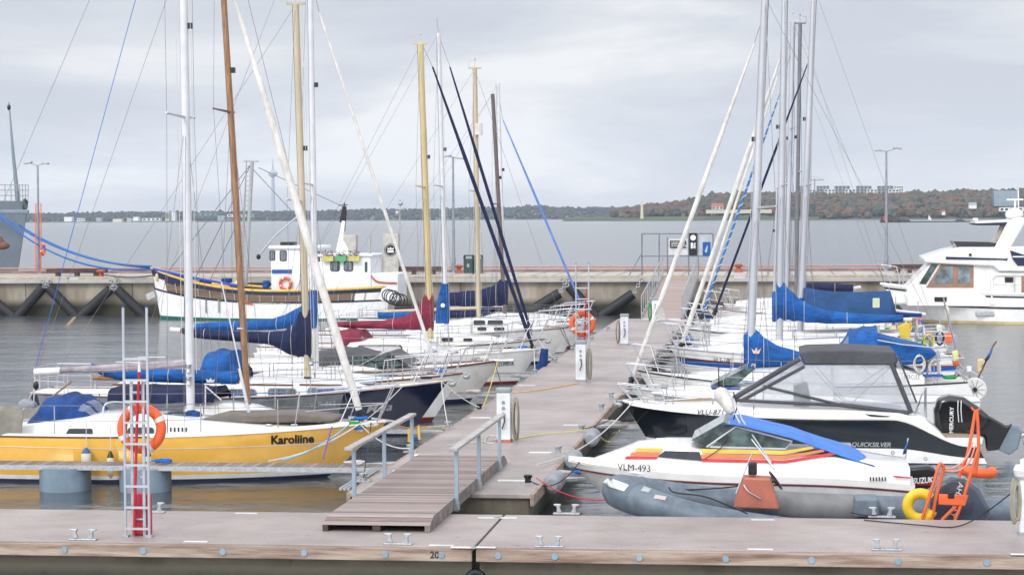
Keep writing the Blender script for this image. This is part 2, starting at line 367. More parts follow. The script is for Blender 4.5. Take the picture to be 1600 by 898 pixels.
# ================================================================ boats
class Boat:
    def __init__(s, name, label, cat, Y, bow, side, L, B, zb, zm, zs, group=None, stern=.72, full=.42, rake=.8, tr=.25, hd=.45, k0=.10, k1=.5, mid=.4, pw=2.2, flareq=.85):
        s.s = side; s.L = L; s.B = B; s.zb, s.zm, s.zs = zb, zm, zs
        s.cx = bow - side * L / 2; s.cy = Y; s.ns = -side
        s.stern, s.full, s.rake, s.tr, s.hd, s.k0, s.k1, s.mid, s.pw, s.fq = stern, full, rake, tr, hd, k0, k1, mid, pw, flareq
        s.root = empty(name, (s.cx, Y, 0), label, cat, group, 0 if side > 0 else PI)
    def loc(s, p): return Vector((s.s * (p.x - s.cx), s.s * (p.y - s.cy), p.z))
    def wld(s, p): p = Vector(p); return Vector((s.cx + s.s * p.x, s.cy + s.s * p.y, p.z))
    def at(s, px, py, ly=0.0): return s.loc(aty(px, py, s.cy + s.s * ly))      # local point in the plane local y = ly
    def hbt(s, t):
        t = min(max(t, 0), 1)
        if t < s.full:
            u = 1 - t / s.full; return s.B / 2 * (1 - (1 - s.stern) * u * u)
        u = (t - s.full) / (1 - s.full); return s.B / 2 * max(0, 1 - u ** s.pw) ** s.fq
    def sh(s, t):
        return s.zm + (s.zb - s.zm) * (max(0, t - s.mid) / (1 - s.mid)) ** 2 + (s.zs - s.zm) * (max(0, s.mid - t) / s.mid) ** 2
    def P(s, t, h, sd, off=0.0):
        w = s.hbt(t)
        if h >= 0: w *= 1 - max(0, 1 - h) ** 1.5 * (s.k0 + s.k1 * t ** 3)
        else: w *= (1 - (s.k0 + s.k1 * t ** 3)) * max(0, 1 - (-h) ** 2) ** .5
        z = h * s.sh(t) if h >= 0 else h * s.hd
        x = -s.L / 2 + t * s.L - s.rake * (1 - h) * t ** 4 + s.tr * (1 - h) * (1 - t) ** 4
        return Vector((x, sd * (w + off), z))
    def t_of(s, x, h=1.0):
        t = (x + s.L / 2) / s.L
        for _ in range(6): t = (x + s.L / 2 + s.rake * (1 - h) * t ** 4 - s.tr * (1 - h) * (1 - t) ** 4) / s.L; t = min(max(t, 0), 1)
        return t
    def yside(s, x, z, off=0.0):
        h = z / s.sh(s.t_of(x)); h = z / s.sh(s.t_of(x, h)); t = s.t_of(x, h); return abs(s.P(t, min(h, 1.0), 1, off).y)
    def onhull(s, px, py, off=.012):
        y = s.B / 2
        for _ in range(5):
            p = s.at(px, py, s.ns * y); y = s.yside(p.x, p.z)
        return Vector((p.x, s.ns * (y + off), p.z))
    def hull(s, bands, n=36, name='hull', trm=None):
        """bands: [(h_top, h_bot, mat)...] from the sheer down"""
        hs = []; ms = []
        for a, b, m in bands:
            k = max(1, int(abs(a - b) / .12)) 
            for i in range(k): hs.append(a + (b - a) * i / k); ms.append(m)
        hs.append(bands[-1][1])
        mb = MB(); ts = [i / n for i in range(n)] + [.985, 1.0]
        for sd in (-1, 1):
            mb.grid([[s.P(t, h, sd) for h in hs] for t in ts], None, bands=ms)
        for j in range(len(hs) - 1):      # transom, banded like the sides
            mb.cap([s.P(0, hs[j], -1), s.P(0, hs[j], 1), s.P(0, hs[j + 1], 1), s.P(0, hs[j + 1], -1)], ms[j])
        return mb.build(name, None, s.root)
    def deck(s, m=None, dz=.03, t0=0.0, t1=.995, cam=.05, name='deck', n=30):
        mb = MB(); rows = []
        for i in range(n + 1):
            t = t0 + (t1 - t0) * i / n; p = s.P(t, 1, 1); z = p.z - dz
            rows.append([Vector((p.x, p.y * k * .985, z + cam * (1 - k * k))) for k in (-1, -.6, -.2, .2, .6, 1)])
        mb.grid(rows, m or DECK); return mb.build(name, None, s.root)
    def deckz(s, x): return s.sh(s.t_of(x)) - .03
    def strake(s, m, h=1.0, r=.022, t0=0.0, t1=1.0, name='rubbing_strake', out=.004, both=True):
        mb = MB()
        for sd in (-1, 1) if both else (s.ns,):
            mb.tube([s.P(t0 + (t1 - t0) * i / 40, h, sd, out) for i in range(41)], r, 5)
        return mb.build(name, m, s.root)
    def stripe(s, m, h0, h1, t0, t1, name='stripe', off=.008, h0b=None, h1b=None):
        h0b = h0 if h0b is None else h0b; h1b = h1 if h1b is None else h1b
        for sd in (-1, 1):
            mb = MB(); rows = []
            for i in range(31):
                f = i / 30; t = t0 + (t1 - t0) * f; a = h0 + (h0b - h0) * f; b = h1 + (h1b - h1) * f
                rows.append([s.P(t, a + (b - a) * q / 8, sd, off) for q in range(9)])
            mb.grid(rows, m); o = mb.build(name, m, s.root)
        return o
    def write(s, txt, px0, pyb, px1, hpx, m, slope=None, bold=0.0, shear=0.0, fn=None, parent=None, space=1.0):
        """lettering on the near topside; px0..px1 along a base line from pyb to slope"""
        sl = pyb if slope is None else slope; f = fn or s.onhull
        c = [f(px0, pyb), f(px1, sl), f(px0, pyb - hpx), f(px1, sl - hpx)]
        def g(u, v):
            p = (c[0] * (1 - u) + c[1] * u) * (1 - v) + (c[2] * (1 - u) + c[3] * u) * v
            if fn is None: p.y = s.ns * (s.yside(p.x, p.z) + .012)
            return p
        return writing(txt, g, m, parent or s.root, 'lettering', bold, shear, space)
    # ---- cabin trunk
    def cabin(s, prof, m=None, name='cabin', inset=.10, camber=.05, r=.05, zbase=None):
        """prof: (x, halfwidth, ztop); sides rise from the deck"""
        mb = MB(); rows = []
        P = []
        for i in range(len(prof) - 1):
            a, b = prof[i], prof[i + 1]
            for j in range(5):
                f = j / 5; P.append(tuple(a[k] + (b[k] - a[k]) * f for k in range(3)))
        P.append(prof[-1])
        zb = zbase or (lambda x: s.deckz(x) - .03)
        for x, w_, z in P:
            b = zb(x); zt = max(z, b + .02); hgt = zt - b; ww = w_ - inset * hgt
            rr = min(r, hgt * .4)
            rows.append([Vector((x, sg * q, zz)) for sg, q, zz in
                         [(-1, w_, b), (-1, ww, zt - rr), (-1, ww - rr * .35, zt - rr * .3), (-1, ww - rr * 1.2, zt), (-1, ww * .45, zt + camber), (1, ww * .45, zt + camber),
                          (1, ww - rr * 1.2, zt), (1, ww - rr * .35, zt - rr * .3), (1, ww, zt - rr), (1, w_, b)]])
        mb.grid(rows, m or WHITE); mb.cap(rows[0], m or WHITE, True); mb.cap(rows[-1], m or WHITE)
        s.cab = dict(prof=P, inset=inset, zb=zb)
        return mb.build(name, None, s.root)
    def ycab(s, x, z, cab=None):
        c = cab or s.cab; P = sorted(c['prof']); wv = interp([(p[0], p[1]) for p in P], x); return wv - c['inset'] * (z - c['zb'](x))
    def oncab(s, px, py, off=.012, cab=None):
        y = s.B / 3
        for _ in range(5):
            p = s.at(px, py, s.ns * y); y = s.ycab(p.x, p.z, cab)
        return Vector((p.x, s.ns * (y + off), p.z))
    def window(s, px0, py0, px1, py1, m=None, frame=None, fr=.025, slant0=0.0, slant1=0.0, r=.35, cab=None, name='window', hullside=False, onf=None, dy0=0.0):
        """rounded window on the near cabin side, given by its corners in the picture (dy0: how much the left end drops)"""
        f = onf or (s.onhull if hullside else (lambda a, b, o: s.oncab(a, b, o, cab)))
        def outline(g, off):
            W_, H_ = px1 - px0, py1 - py0; R = min(W_, H_) * r; pts = []
            for cx, cy, a in ((px1 - R + g, py1 - R + g, 0), (px0 + R - g, py1 - R + g, 1), (px0 + R - g, py0 + R - g, 2), (px1 - R + g, py0 + R - g, 3)):
                for k in range(5):
                    an = (a + k / 4) * PI / 2; x = cx + R * math.cos(an); y = cy + R * math.sin(an)
                    u = (y - py0) / H_; v = (x - px0) / W_
                    pts.append(f(x + slant0 * (1 - u) * (1 - v) + slant1 * (1 - u) * v, y + dy0 * (1 - v), off))
            return pts
        k = 1600 / 1600
        gpx = fr * F / (s.cy)
        a = outline(0, .022)
        ob = MB().cap(a).build(name, m or GLASS, s.root, smooth=False)
        if frame:
            mb = MB(); o1 = outline(gpx, .018); o0 = outline(-gpx * .15, .032)
            mb.grid([o1, o0], None, closed=True); mb.grid([o0, a], None, closed=True)
            mb.build('frame', frame, ob)
        return ob
    # ---- rig
    def mast(s, top, bot, r=.075, m=ALU, name='mast', ly=0.0, topr=None, n=14, bar=False):
        """top, bot: picture points of the mast's ends"""
        a = s.at(*bot, ly); b = s.at(*top, ly); s.mb_, s.mt_ = a, b
        rows = MB().tube([a, a.lerp(b, .5), b], [r, r, topr or r * .9], n)
        mo = rows.build(name, m, s.root); s.mastob = mo
        MB().tube([a.lerp(b, .12) + Vector((-r * .97, 0, 0)), b + Vector((-(topr or r * .9) * .97, 0, 0))], .012, 4).build('sail_track', BLACK, mo)
        lp = a.lerp(b, .62); MB().box(lp + Vector((r + .04, 0, 0)), (.09, .07, .12)).build('steaming_light', BLACK, mo)
        if bar:
            d = MB(); d.box(b + Vector((0, 0, .03)), (.46, .07, .05)); d.tube([b + Vector((.0, 0, .03)), b + Vector((.0, 0, .32))], .007, 5)
            d.tube([b + Vector((-.22, 0, .05)), b + Vector((-.24, 0, .26)), b + Vector((-.1, 0, .3))], .008, 5); d.ell(b + Vector((0, 0, .34)), (.03, .03, .05), None, 8, 5)
            d.build('masthead_fitting', m, mo)
        return mo
    def mp(s, f): return s.mb_.lerp(s.mt_, f)
    def fz(s, py):       # fraction of the mast at a picture height
        lo, hi = 0.0, 1.0
        zt = s.at(0, py).z
        return (zt - s.mb_.z) / (s.mt_.z - s.mb_.z)
    def spreaders(s, pys, ln=.95, m=None, sweep=-.15, up=.04):
        s.sp = []
        for py in pys:
            f = s.fz(py); p = s.mp(f); mb = MB()
            tips = []
            for sd in (-1, 1):
                q = p + Vector((sweep, sd * ln, up)); mb.tube([p, q], [.03, .018], 6); mb.ell(q, (.03, .03, .03), None, 6, 4); tips.append(q)
            mb.build('spreader', m or ALU, s.mastob); s.sp.append((p, tips))
    def shrouds(s, topf=1.0, r=.0045, lower=True, x=None, back=True, m=None):
        top = s.mp(topf); a = s.mb_; xs = a.x - .1 if x is None else x; t = s.t_of(xs); y = s.hbt(t) * .93; mb = MB()
        sp = sorted(getattr(s, 'sp', []), key=lambda q: -q[0].z)
        for i, sd in enumerate((-1, 1)):
            pts = [top + Vector((0, sd * .05, 0))] + [q[1][i] for q in sp] + [Vector((xs, sd * y, s.sh(t)))]
            mb.tube(pts, r, 4, caps=False)
            if lower and sp:
                p = sp[-1][0]
                for dx_ in (-.45, .35): mb.tube([p, Vector((xs + dx_, sd * y, s.sh(t)))], r, 4, caps=False)
            mb.tube([Vector((xs, sd * y, s.sh(t))), Vector((xs, sd * y, s.sh(t) + .35))], r * 2.4, 5)
        mb.build('shroud', m or WIRE, s.root)
        if back:
            MB().tube([s.mt_, Vector((-s.L / 2 + .1, 0, s.sh(0) + .02))], r, 4, caps=False).build('backstay', m or WIRE, s.root)
    def halyards(s, xs=(.12, -.1), r=.006, m=None, y=.06):
        mb = MB()
        for dx_ in xs:
            mb.tube([s.mp(.995) + Vector((dx_ * .7, y * s.ns, 0)), s.mp(.5) + Vector((dx_ * 1.1, y * s.ns, 0)), s.mp(.06) + Vector((dx_, y * s.ns, 0))], r, 4, caps=False)
        mb.build('halyard', m or ROPEW, s.root)
    def forestay(s, top, bot, r=.05, m=SAIL, furled=True, ly=0.0, name=None, wire_top=None, drum=True, spiral=None):
        a, b = s.at(*top, ly), s.at(*bot, ly)
        pts = [a.lerp(b, i / 24) for i in range(25)]
        if furled:
            rs = [r * (.45 + .55 * min(1, (i / 24) * 3)) * (1 + random.uniform(-.05, .05)) for i in range(25)]; rs[-1] = r * .8; rs[-2] = r * .95
            o = MB().tube(pts, rs, 10).build(name or 'furled_sail', m, s.root)
            mb = MB(); d = (b - a).normalized(); mb.tube([b, b + d * .22], [.06, .075], 10); mb.tube([b + d * .05, b + d * .08], .10, 12); mb.tube([b + d * .22, b + d * .4], .014, 6)
            if drum: mb.build('furler_drum', BLACK, s.root)
            if wire_top:
                MB().tube([s.at(*wire_top, ly), a], .008, 5).build('forestay', WIRE, s.root)
            if spiral:
                mb = MB(); q = []
                u = d.orthogonal().normalized(); v = d.cross(u)
                for i in range(400):
                    f = i / 399; rr = r * (.45 + .55 * min(1, f * 3)) + .006; an = f * spiral[1] * 2 * PI
                    q.append(a.lerp(b, f) + (u * math.cos(an) + v * math.sin(an)) * rr)
                mb.tube(q, spiral[2], 4); mb.build('sheet_wrap', spiral[0], o)
            return o
        return MB().tube([a, b], r, 5).build('forestay', m, s.root)
    def boom(s, end, heel, r=.05, m=ALU, name='boom', ly=0.0):
        a, b = s.at(*end, ly), s.at(*heel, ly); s.be, s.bh = a, b
        mb = MB().tube([a, b], r, 10); return mb.build(name, m, s.root)
    def cover(s, tab, m, name='sail_cover', wid=.16, ly=0.0, wr=.12, parent=None, seed=1):
        """tab: (px, py_top, py_bottom) along the boom"""
        rnd = random.Random(seed); rows = []; T = []
        for i in range(len(tab) - 1):
            for j in range(6):
                f = j / 6; T.append(tuple(tab[i][k] + (tab[i + 1][k] - tab[i][k]) * f for k in range(3)))
        T.append(tab[-1]); nk = 14; ph = [rnd.uniform(0, 6) for _ in range(6)]
        for i, (px, pt, pb) in enumerate(T):
            a, b = s.at(px, pt, ly), s.at(px, pb, ly); c = (a + b) / 2; hh = (a.z - b.z) / 2; W_ = min(wid, hh * .75 + .04)
            row = []
            for k in range(nk):
                an = 2 * PI * k / nk; yy = math.cos(an); zz = math.sin(an)
                wv = W_ * (1 - .35 * zz) if zz > 0 else W_
                wob = 1 + wr * (math.sin(i * .9 + ph[0] + k) * .4 + math.sin(i * .37 + ph[1] + 2 * k) * .5 + math.sin(i * 1.7 + k * 1.3) * .35)
                row.append(Vector((c.x, yy * wv * wob, c.z + zz * hh * (1 + .03 * math.sin(i * .8 + ph[2])))))
            rows.append(row)
        mb = MB(); mb.grid(rows, m, closed=True); mb.cap(rows[0], m, True); mb.cap(rows[-1], m)
        o = mb.build(name, m, parent or s.root, ang=60)
        for i in range(8, len(rows) - 4, 13): MB().tube([c0 + (c0 - sum(rows[i], Vector()) / nk).normalized() * .010 for c0 in rows[i]], .007, 4, closed=True).build('tie', ROPEW, o)
        return o
    def hood(s, st, m, name='sprayhood', wins=(), seed=2, n=14, parent=None, flat=.7):
        """st: (x, halfwidth, z_base, z_top) arches; wins: (i0,i1,k0,k1) patches as windows"""
        rows = []
        for x, w_, z0, z1 in st:
            row = []
            for k in range(n + 1):
                an = PI * k / n; c = math.cos(an); sn = math.sin(an)
                row.append(Vector((x, (abs(c) ** flat) * (1 if c > 0 else -1) * w_, z0 + (z1 - z0) * sn ** .6)))
            rows.append(row)
        fine = []
        for i in range(len(rows) - 1):
            for j in range(4):
                f = j / 4; fine.append([a.lerp(b, f) + Vector((0, 0, -.035 * math.sin(PI * f))) for a, b in zip(rows[i], rows[i + 1])])
        fine.append(rows[-1])
        mb = MB(); mb.grid(fine, m); o = mb.build(name, m, parent or s.root, ang=70)
        for (x0, x1, k0, k1) in wins:
            i0 = int(x0 * 4); i1 = int(x1 * 4); q = MB()
            cen = Vector((sum(r[0] for r in st) / len(st), 0, st[0][2]))
            q.grid([[p + (p - cen).normalized() * .014 for p in fine[i][k0:k1 + 1]] for i in range(i0, i1 + 1)])
            q.build('clear_panel', CLEAR, o)
        return o
    # ---- rails
    def rails(s, t0, t1, n=5, h=.58, pulpit=True, pushpit=True, r=.0125, lines=(1, .5), m=None, tp=.88, ph=None):
        m = m or STEEL; ins = .07
        def e(t, sd, z): p = s.P(t, 1, sd); return Vector((p.x, sd * max(abs(p.y) - ins, .02), p.z + z))
        ts = [t0 + (t1 - t0) * i / (n - 1) for i in range(n)]
        for sd in (-1, 1):
            for t in ts:
                mb = MB().tube([e(t, sd, -.02), e(t, sd, h)], r, 6); mb.tube([e(t, sd, -.02), e(t, sd, .05)], r * 2, 6); mb.build('stanchion', m, s.root)
        mb = MB()
        for sd in (-1, 1):
            for f in lines: mb.tube([e(0.01 if pushpit else t0, sd, h * f)] + [e(t, sd, h * f) for t in ts] + [e(tp if pulpit else t1, sd, h * f)], .0065, 5, caps=False)
        mb.build('lifeline', WIRE if m is STEEL else m, s.root)
        if pulpit:
            H = ph or h + .06; mb = MB(); bw = s.P(1, 1, 1).x
            tip = [Vector((bw + .12, -.16, s.zb + H + .03)), Vector((bw + .2, 0, s.zb + H + .04)), Vector((bw + .12, .16, s.zb + H + .03))]
            mb.tube(smoothline([e(tp, -1, H), e((1 + tp) / 2 + .02, -1, H + .02)] + tip + [e((1 + tp) / 2 + .02, 1, H + .02), e(tp, 1, H)], 5), r * 1.1, 7)
            for sd in (-1, 1):
                mb.tube([e(tp, sd, H), e(tp - .01, sd, -.02)], r * 1.1, 7); mb.tube([e(tp + .01, sd, H * .5), Vector((bw - .05, sd * .13, s.zb + H * .5))], r, 6)
                mb.tube([Vector((bw + .12, sd * .16, s.zb + H + .03)), Vector((bw - .22, sd * .1, s.zb - .02))], r * 1.1, 7)
                q = e((1 + tp) / 2 + .02, sd, H + .02); mb.tube([q, e((1 + tp) / 2 - .01, sd, -.02)], r, 6)
            mb.build('pulpit', STEEL, s.root)
        if pushpit:
            mb = MB(); z = s.zs
            a = [e(.09, -1, h), e(.01, -1, h), Vector((-s.L / 2 + .05, 0, z + h)), e(.01, 1, h), e(.09, 1, h)]
            mb.tube(a, r * 1.1, 7)
            mb.tube([p - Vector((0, 0, h * .5)) for p in a], r, 6)
            for p in (a[0], a[1], a[3], a[4], a[2] + Vector((0, .3, 0)), a[2] - Vector((0, .3, 0))): mb.tube([p, p - Vector((0, 0, h + .02))], r, 6)
            mb.build('pushpit', STEEL, s.root)
    def slab(s, poly, y0, y1, m, name, parent=None, ly=None, bevel=0.0):
        """picture polygon in the plane local y = ly, thickened from y0 to y1"""
        ly = s.ns * max(abs(y0), abs(y1)) if ly is None else ly
        pts = [s.at(px, py, ly) for px, py in poly]; pts = [Vector((p.x, y0, p.z)) for p in pts]
        return MB().extr(pts, (0, y1 - y0, 0)).build(name, m, parent or s.root, bevel=bevel, ang=30)
    def hatch(s, x, y, z, w_=.5, l=.5, m=None):
        o = MB().box((x, y, z), (l, w_, .05)).build('hatch', m or GLASSG, s.root, bevel=.015)
    def winches(s, pts):
        for p in pts:
            mb = MB(); mb.tube([Vector(p), Vector(p) + Vector((0, 0, .07)), Vector(p) + Vector((0, 0, .09)), Vector(p) + Vector((0, 0, .16))], [.06, .05, .05, .065], 12); mb.build('winch', STEEL, s.root)
CLEAR = None
def clear_mat():
    m = bpy.data.materials.new('clear_vinyl'); m.use_nodes = True; t = m.node_tree; b = t.nodes['Principled BSDF']
    b.inputs['Base Color'].default_value = (.50, .53, .57, 1); b.inputs['Roughness'].default_value = .12; b.inputs['Alpha'].default_value = .5
    n = N(t, 'ShaderNodeTexNoise', i_Scale=3.0, i_Detail=3.0); r = N(t, 'ShaderNodeMapRange'); r.inputs[3].default_value = .12; r.inputs[4].default_value = .5
    g = N(t, 'ShaderNodeTexCoord'); t.links.new(g.outputs['Object'], n.inputs[0])
    t.links.new(n.outputs[0], r.inputs[0]); t.links.new(r.outputs[0], b.inputs['Alpha'])
    bp = N(t, 'ShaderNodeBump', i_Strength=.4, i_Distance=.03); t.links.new(n.outputs[0], bp.inputs['Height']); t.links.new(bp.outputs[0], b.inputs['Normal'])
    return m
CLEAR = clear_mat()
# ================================================================ the setting: water, shore, quay, docks
def water_mat():
    m = bpy.data.materials.new('sea_water'); m.use_nodes = True; t = m.node_tree; b = t.nodes['Principled BSDF']
    b.inputs['Base Color'].default_value = (.035, .045, .055, 1); b.inputs['Roughness'].default_value = .16; b.inputs['IOR'].default_value = 4.0
    g = N(t, 'ShaderNodeNewGeometry')
    def noise(sc, st, det, dist=0):
        mp = N(t, 'ShaderNodeMapping'); mp.inputs['Scale'].default_value = st; mp.inputs['Rotation'].default_value = (0, 0, .25); t.links.new(g.outputs['Position'], mp.inputs[0])
        n = N(t, 'ShaderNodeTexNoise', i_Scale=sc, i_Detail=det, i_Roughness=.55, i_Distortion=dist); t.links.new(mp.outputs[0], n.inputs[0]); return n
    a = noise(1.0, (.9, 1.3, 1), 5.0, .6); c = noise(.12, (1, 2.2, 1), 3.0)
    # ripples lie down inside the basin, stand up outside the quay
    sp = N(t, 'ShaderNodeSeparateXYZ'); t.links.new(g.outputs['Position'], sp.inputs[0])
    b1 = N(t, 'ShaderNodeBump', i_Distance=.20); t.links.new(a.outputs[0], b1.inputs['Height'])
    mr = N(t, 'ShaderNodeMapRange'); mr.inputs[1].default_value = 40; mr.inputs[2].default_value = 52; mr.inputs[3].default_value = .22; mr.inputs[4].default_value = .32
    t.links.new(sp.outputs[1], mr.inputs[0]); t.links.new(mr.outputs[0], b1.inputs['Strength'])
    b2 = N(t, 'ShaderNodeBump', i_Distance=1.5, i_Strength=.10); t.links.new(c.outputs[0], b2.inputs['Height']); t.links.new(b1.outputs[0], b2.inputs['Normal'])
    t.links.new(b2.outputs[0], b.inputs['Normal'])
    return m
WATER = water_mat()
mb = MB()
mb.cap([(-5100, -60, 0), (5100, -60, 0), (5100, 6500, 0), (-5100, 6500, 0)])
tag(mb.build('water', WATER, smooth=False), kind='structure')

# ---- far shores: land, then the wood on it
def shore_wood(name, rows, cols, seed, size, pal, n, rng):
    """one mass of crowns standing on a slope: list of (px, py, Y) anchor points -> crown centres"""
    rnd = random.Random(seed); me = bpy.data.meshes.new(name)
    bm = bmesh.new(); bmesh.ops.create_icosphere(bm, subdivisions=1, radius=1)
    sv = [v.co.copy() for v in bm.verts]; sf = [[v.index for v in f.verts] for f in bm.faces]; bm.free()
    V = []; Fc = []; C = []
    for i in range(n):
        x, y, z, sc = rng(rnd)
        b = len(V); r = size * sc; sx = rnd.uniform(.8, 1.25); sz = rnd.uniform(.7, 1.1)
        for v in sv:
            k = rnd.uniform(.7, 1.2); V.append((x + v.x * r * sx * k, y + v.y * r * k, z + v.z * r * sz * k))
        Fc += [[b + q for q in f] for f in sf]; c = pal[rnd.randrange(len(pal))]; k = rnd.uniform(.82, 1.12)
        C += [c[0] * k, c[1] * k, c[2] * k, 1] * len(sv)
    me.from_pydata(V, [], Fc); at = me.color_attributes.new('tint', 'FLOAT_COLOR', 'POINT'); at.data.foreach_set('color', C)
    me.materials.append(TREEM); o = bpy.data.objects.new(name, me); COL.objects.link(o); return o
TREEM = bpy.data.materials.new('tree_crowns'); TREEM.use_nodes = True
_t = TREEM.node_tree; _b = _t.nodes['Principled BSDF']; _a = N(_t, 'ShaderNodeAttribute', attribute_name='tint'); _t.links.new(_a.outputs['Color'], _b.inputs['Base Color']); _b.inputs['Roughness'].default_value = .9
HILLM = mat('hill_ground', (.09, .10, .06), .9, scale=.01)
GRASSM = mat('shore_grass', (.06, .085, .045), .9, scale=.01)
YR, YL = 2600., 4300.
# skyline of the photograph's two shores: (px, py of the tree tops)
skyR = [(960, 337), (1000, 330), (1040, 322), (1060, 319), (1095, 310), (1115, 300), (1150, 298), (1250, 300), (1300, 299), (1380, 300), (1430, 296), (1500, 293), (1560, 294), (1600, 290), (1750, 285), (1950, 290)]
skyL = [(-400, 330), (0, 329), (100, 328), (200, 326), (330, 325), (500, 323), (560, 321), (640, 319), (700, 320), (740, 315), (800, 315), (840, 310), (880, 316), (960, 317), (1000, 318), (1060, 318), (1200, 318), (1400, 318)]
def land(name, sky, Y, depth, m):
    rows = []
    for px, py in sky:
        p = aty(px, py, Y); k = p.x / Y; r = []
        for f, g in ((0, 0), (.02, .05), (.25, .35), (.6, .75), (1, .8), (1.6, .7)):
            yy = Y + depth * f; r.append((k * yy, yy, p.z * .84 * g * 1.0 - (1 if f == 0 else -.8)))
        rows.append(r)
    return tag(MB().grid(rows, m) and None or None)
def hill(name, sky, Y, depth, m, frac):
    mb = MB(); rows = []
    xs = [sky[0][0] + (sky[-1][0] - sky[0][0]) * i / 60 for i in range(61)]
    for px in xs:
        p = aty(px, interp(sky, px), Y); k = p.x / Y; r = []
        for f, g in ((0, -.05), (.003, .03), (.2, .3), (.6, .8), (1, 1), (1.5, .9)):
            yy = Y + depth * f; r.append((k * yy, yy, p.z * frac * g))
        rows.append(r)
    mb.grid(rows, m); return tag(mb.build(name, m), kind='structure')
hill('hills', skyR, YR, 260, HILLM, .72); hill('hills', skyL, YL, 420, HILLM, .6)
palR = [(.08, .045, .022), (.10, .048, .025), (.045, .048, .028), (.06, .055, .03), (.045, .05, .035), (.095, .055, .025), (.07, .06, .045), (.035, .045, .03), (.085, .07, .05)]
palL = [(.02, .032, .03), (.03, .038, .03), (.018, .03, .028), (.055, .04, .028), (.035, .038, .034)]
def rngf(sky, Y, depth, frac, zs, lo=0.0, gap=None):
    def g(rnd):
        while True:
            px = rnd.uniform(sky[0][0], sky[-1][0]); f = rnd.random() ** .8
            if gap and gap[0] < px < gap[1] and f < gap[2]: continue
            break
        p = aty(px, interp(sky, px), Y); k = p.x / Y; yy = Y + depth * (f * 1.05 + .004)
        gz = interp([(0, -.02), (.003, .03), (.2, .3), (.6, .8), (1, 1), (1.5, .9)], f) * p.z * frac
        return k * yy, yy, gz + zs * rnd.uniform(.2, .75), rnd.uniform(.65, 1.25)
    return g
o = shore_wood('shore_woodland', 0, 0, 3, 6.0, palR, 5200, rngf(skyR, YR, 260, .72, 11, gap=(1000, 1210, .12)))
tag(o, 'autumn brown and green wood covering the right-hand shore hill', 'woodland', kind='stuff')
o = shore_wood('shore_woodland', 0, 0, 5, 5.5, palL, 5200, rngf(skyL, YL, 420, .6, 5, gap=(20, 440, .06)))
tag(o, 'low blue-green wood along the distant left-hand shore', 'woodland', kind='stuff')
# strip of grass bank and waterside on the right
mb = MB(); a = [aty(x, 300, YR - 30).x for x in (880, 1280)]
mb.grid([[(x, YR - 40, -.2), (x, YR - 38, 1.2), (x, YR + 30, 5)] for x in (a[0], (a[0] + a[1]) / 2, a[1])], GRASSM)
tag(mb.build('grass_bank', GRASSM), kind='structure')

def far_box(name, label, cat, px0, px1, pt, pb, Y, dep, m, group=None, floors=0, bays=0, wm=None, roof=None, rh=0, wfrac=.6):
    a, b = aty(px0, pt, Y), aty(px1, pb, Y); zb = min(b.z, a.z - .5)
    rt = empty(name, ((a.x + b.x) / 2, Y + dep / 2, zb), label, cat, group)
    x = (b.x - a.x) / 2; h = a.z - zb
    MB().b2(-x, x, -dep / 2, dep / 2, 0, h).build('wall', m, rt, smooth=False)
    if roof:
        mb = MB(); hh = rh or h * .4; mb.extr([(-x * 1.04, -dep / 2 - .4, h), (-x * 1.04, dep / 2 + .4, h), (-x * 1.04, 0, h + hh)], (x * 2.08, 0, 0)); mb.build('roof', roof, rt, smooth=False)
    for j in range(floors):
        z = h * (j + .5) / floors; hh = h / floors * .5 * wfrac
        for i in range(bays):
            xx = -x + 2 * x * (i + .5) / bays; ww = x / bays * wfrac
            MB().b2(xx - ww, xx + ww, -dep / 2 - .15, -dep / 2 + .1, z - hh, z + hh).build('window', wm or GLASS, rt, smooth=False)
    return rt
FW = mat('far_white_wall', (.62, .62, .60), .8); FG = mat('far_grey_wall', (.25, .27, .29), .7); FGR = mat('far_green_roof', (.10, .22, .16), .7)
FRD = mat('far_red_roof', (.32, .10, .05), .8); FBL = mat('far_glass_front', (.18, .34, .45), .2, var=.2, scale=.2); FST = mat('far_limestone', (.50, .47, .38), .9)
G1 = 'apartment blocks along the hill crest'
for i, (x0, x1) in enumerate([(1246, 1266), (1276, 1296), (1304, 1328), (1338, 1362), (1371, 1396), (1398, 1411)]):
    w_ = ['leftmost, half hidden by the masts', 'second from the left', 'third from the left', 'fourth from the left', 'fifth, beside the right lamp post', 'rightmost and narrowest'][i]
    far_box('apartment_block', 'grey apartment block on the hill crest, ' + w_, 'apartment block', x0, x1, 290.5, 303, YR + 250, 14, FG if i < 5 else FW, G1, 3, 4, GLASS)
    if i < 5: far_box('apartment_block', 'low white block on the crest beside the grey block, ' + w_, 'apartment block', x1 - 8, x1 + 9, 296, 304, YR + 247, 12, FW, 'low white blocks along the hill crest', 2, 3, GLASS)
far_box('office_building', 'glass fronted office block low on the right hillside', 'office building', 1553, 1592, 298, 322, YR + 20, 18, FBL, None, 5, 6, FG, wfrac=.85)
far_box('long_low_building', 'long white low building with a row of windows under the office block', 'building', 1562, 1620, 324, 330, YR - 10, 12, FW, None, 1, 8, GLASS)
far_box('shore_house', 'small white house among the trees below the right hill', 'house', 1514, 1526, 320, 326, YR, 9, FW, 'white houses on the right shore', 0, 0, None, FG, 3)
far_box('shore_house', 'tiny white house at the waterside left of the small white sail', 'house', 1472, 1477, 331, 336, YR - 15, 6, FW, 'white houses on the right shore', 0, 0, None, FRD, 2)
far_box('limestone_wall', 'long pale limestone memorial wall on the grassy shore', 'wall', 1103, 1206, 328, 333, YR - 10, 6, FST, None)
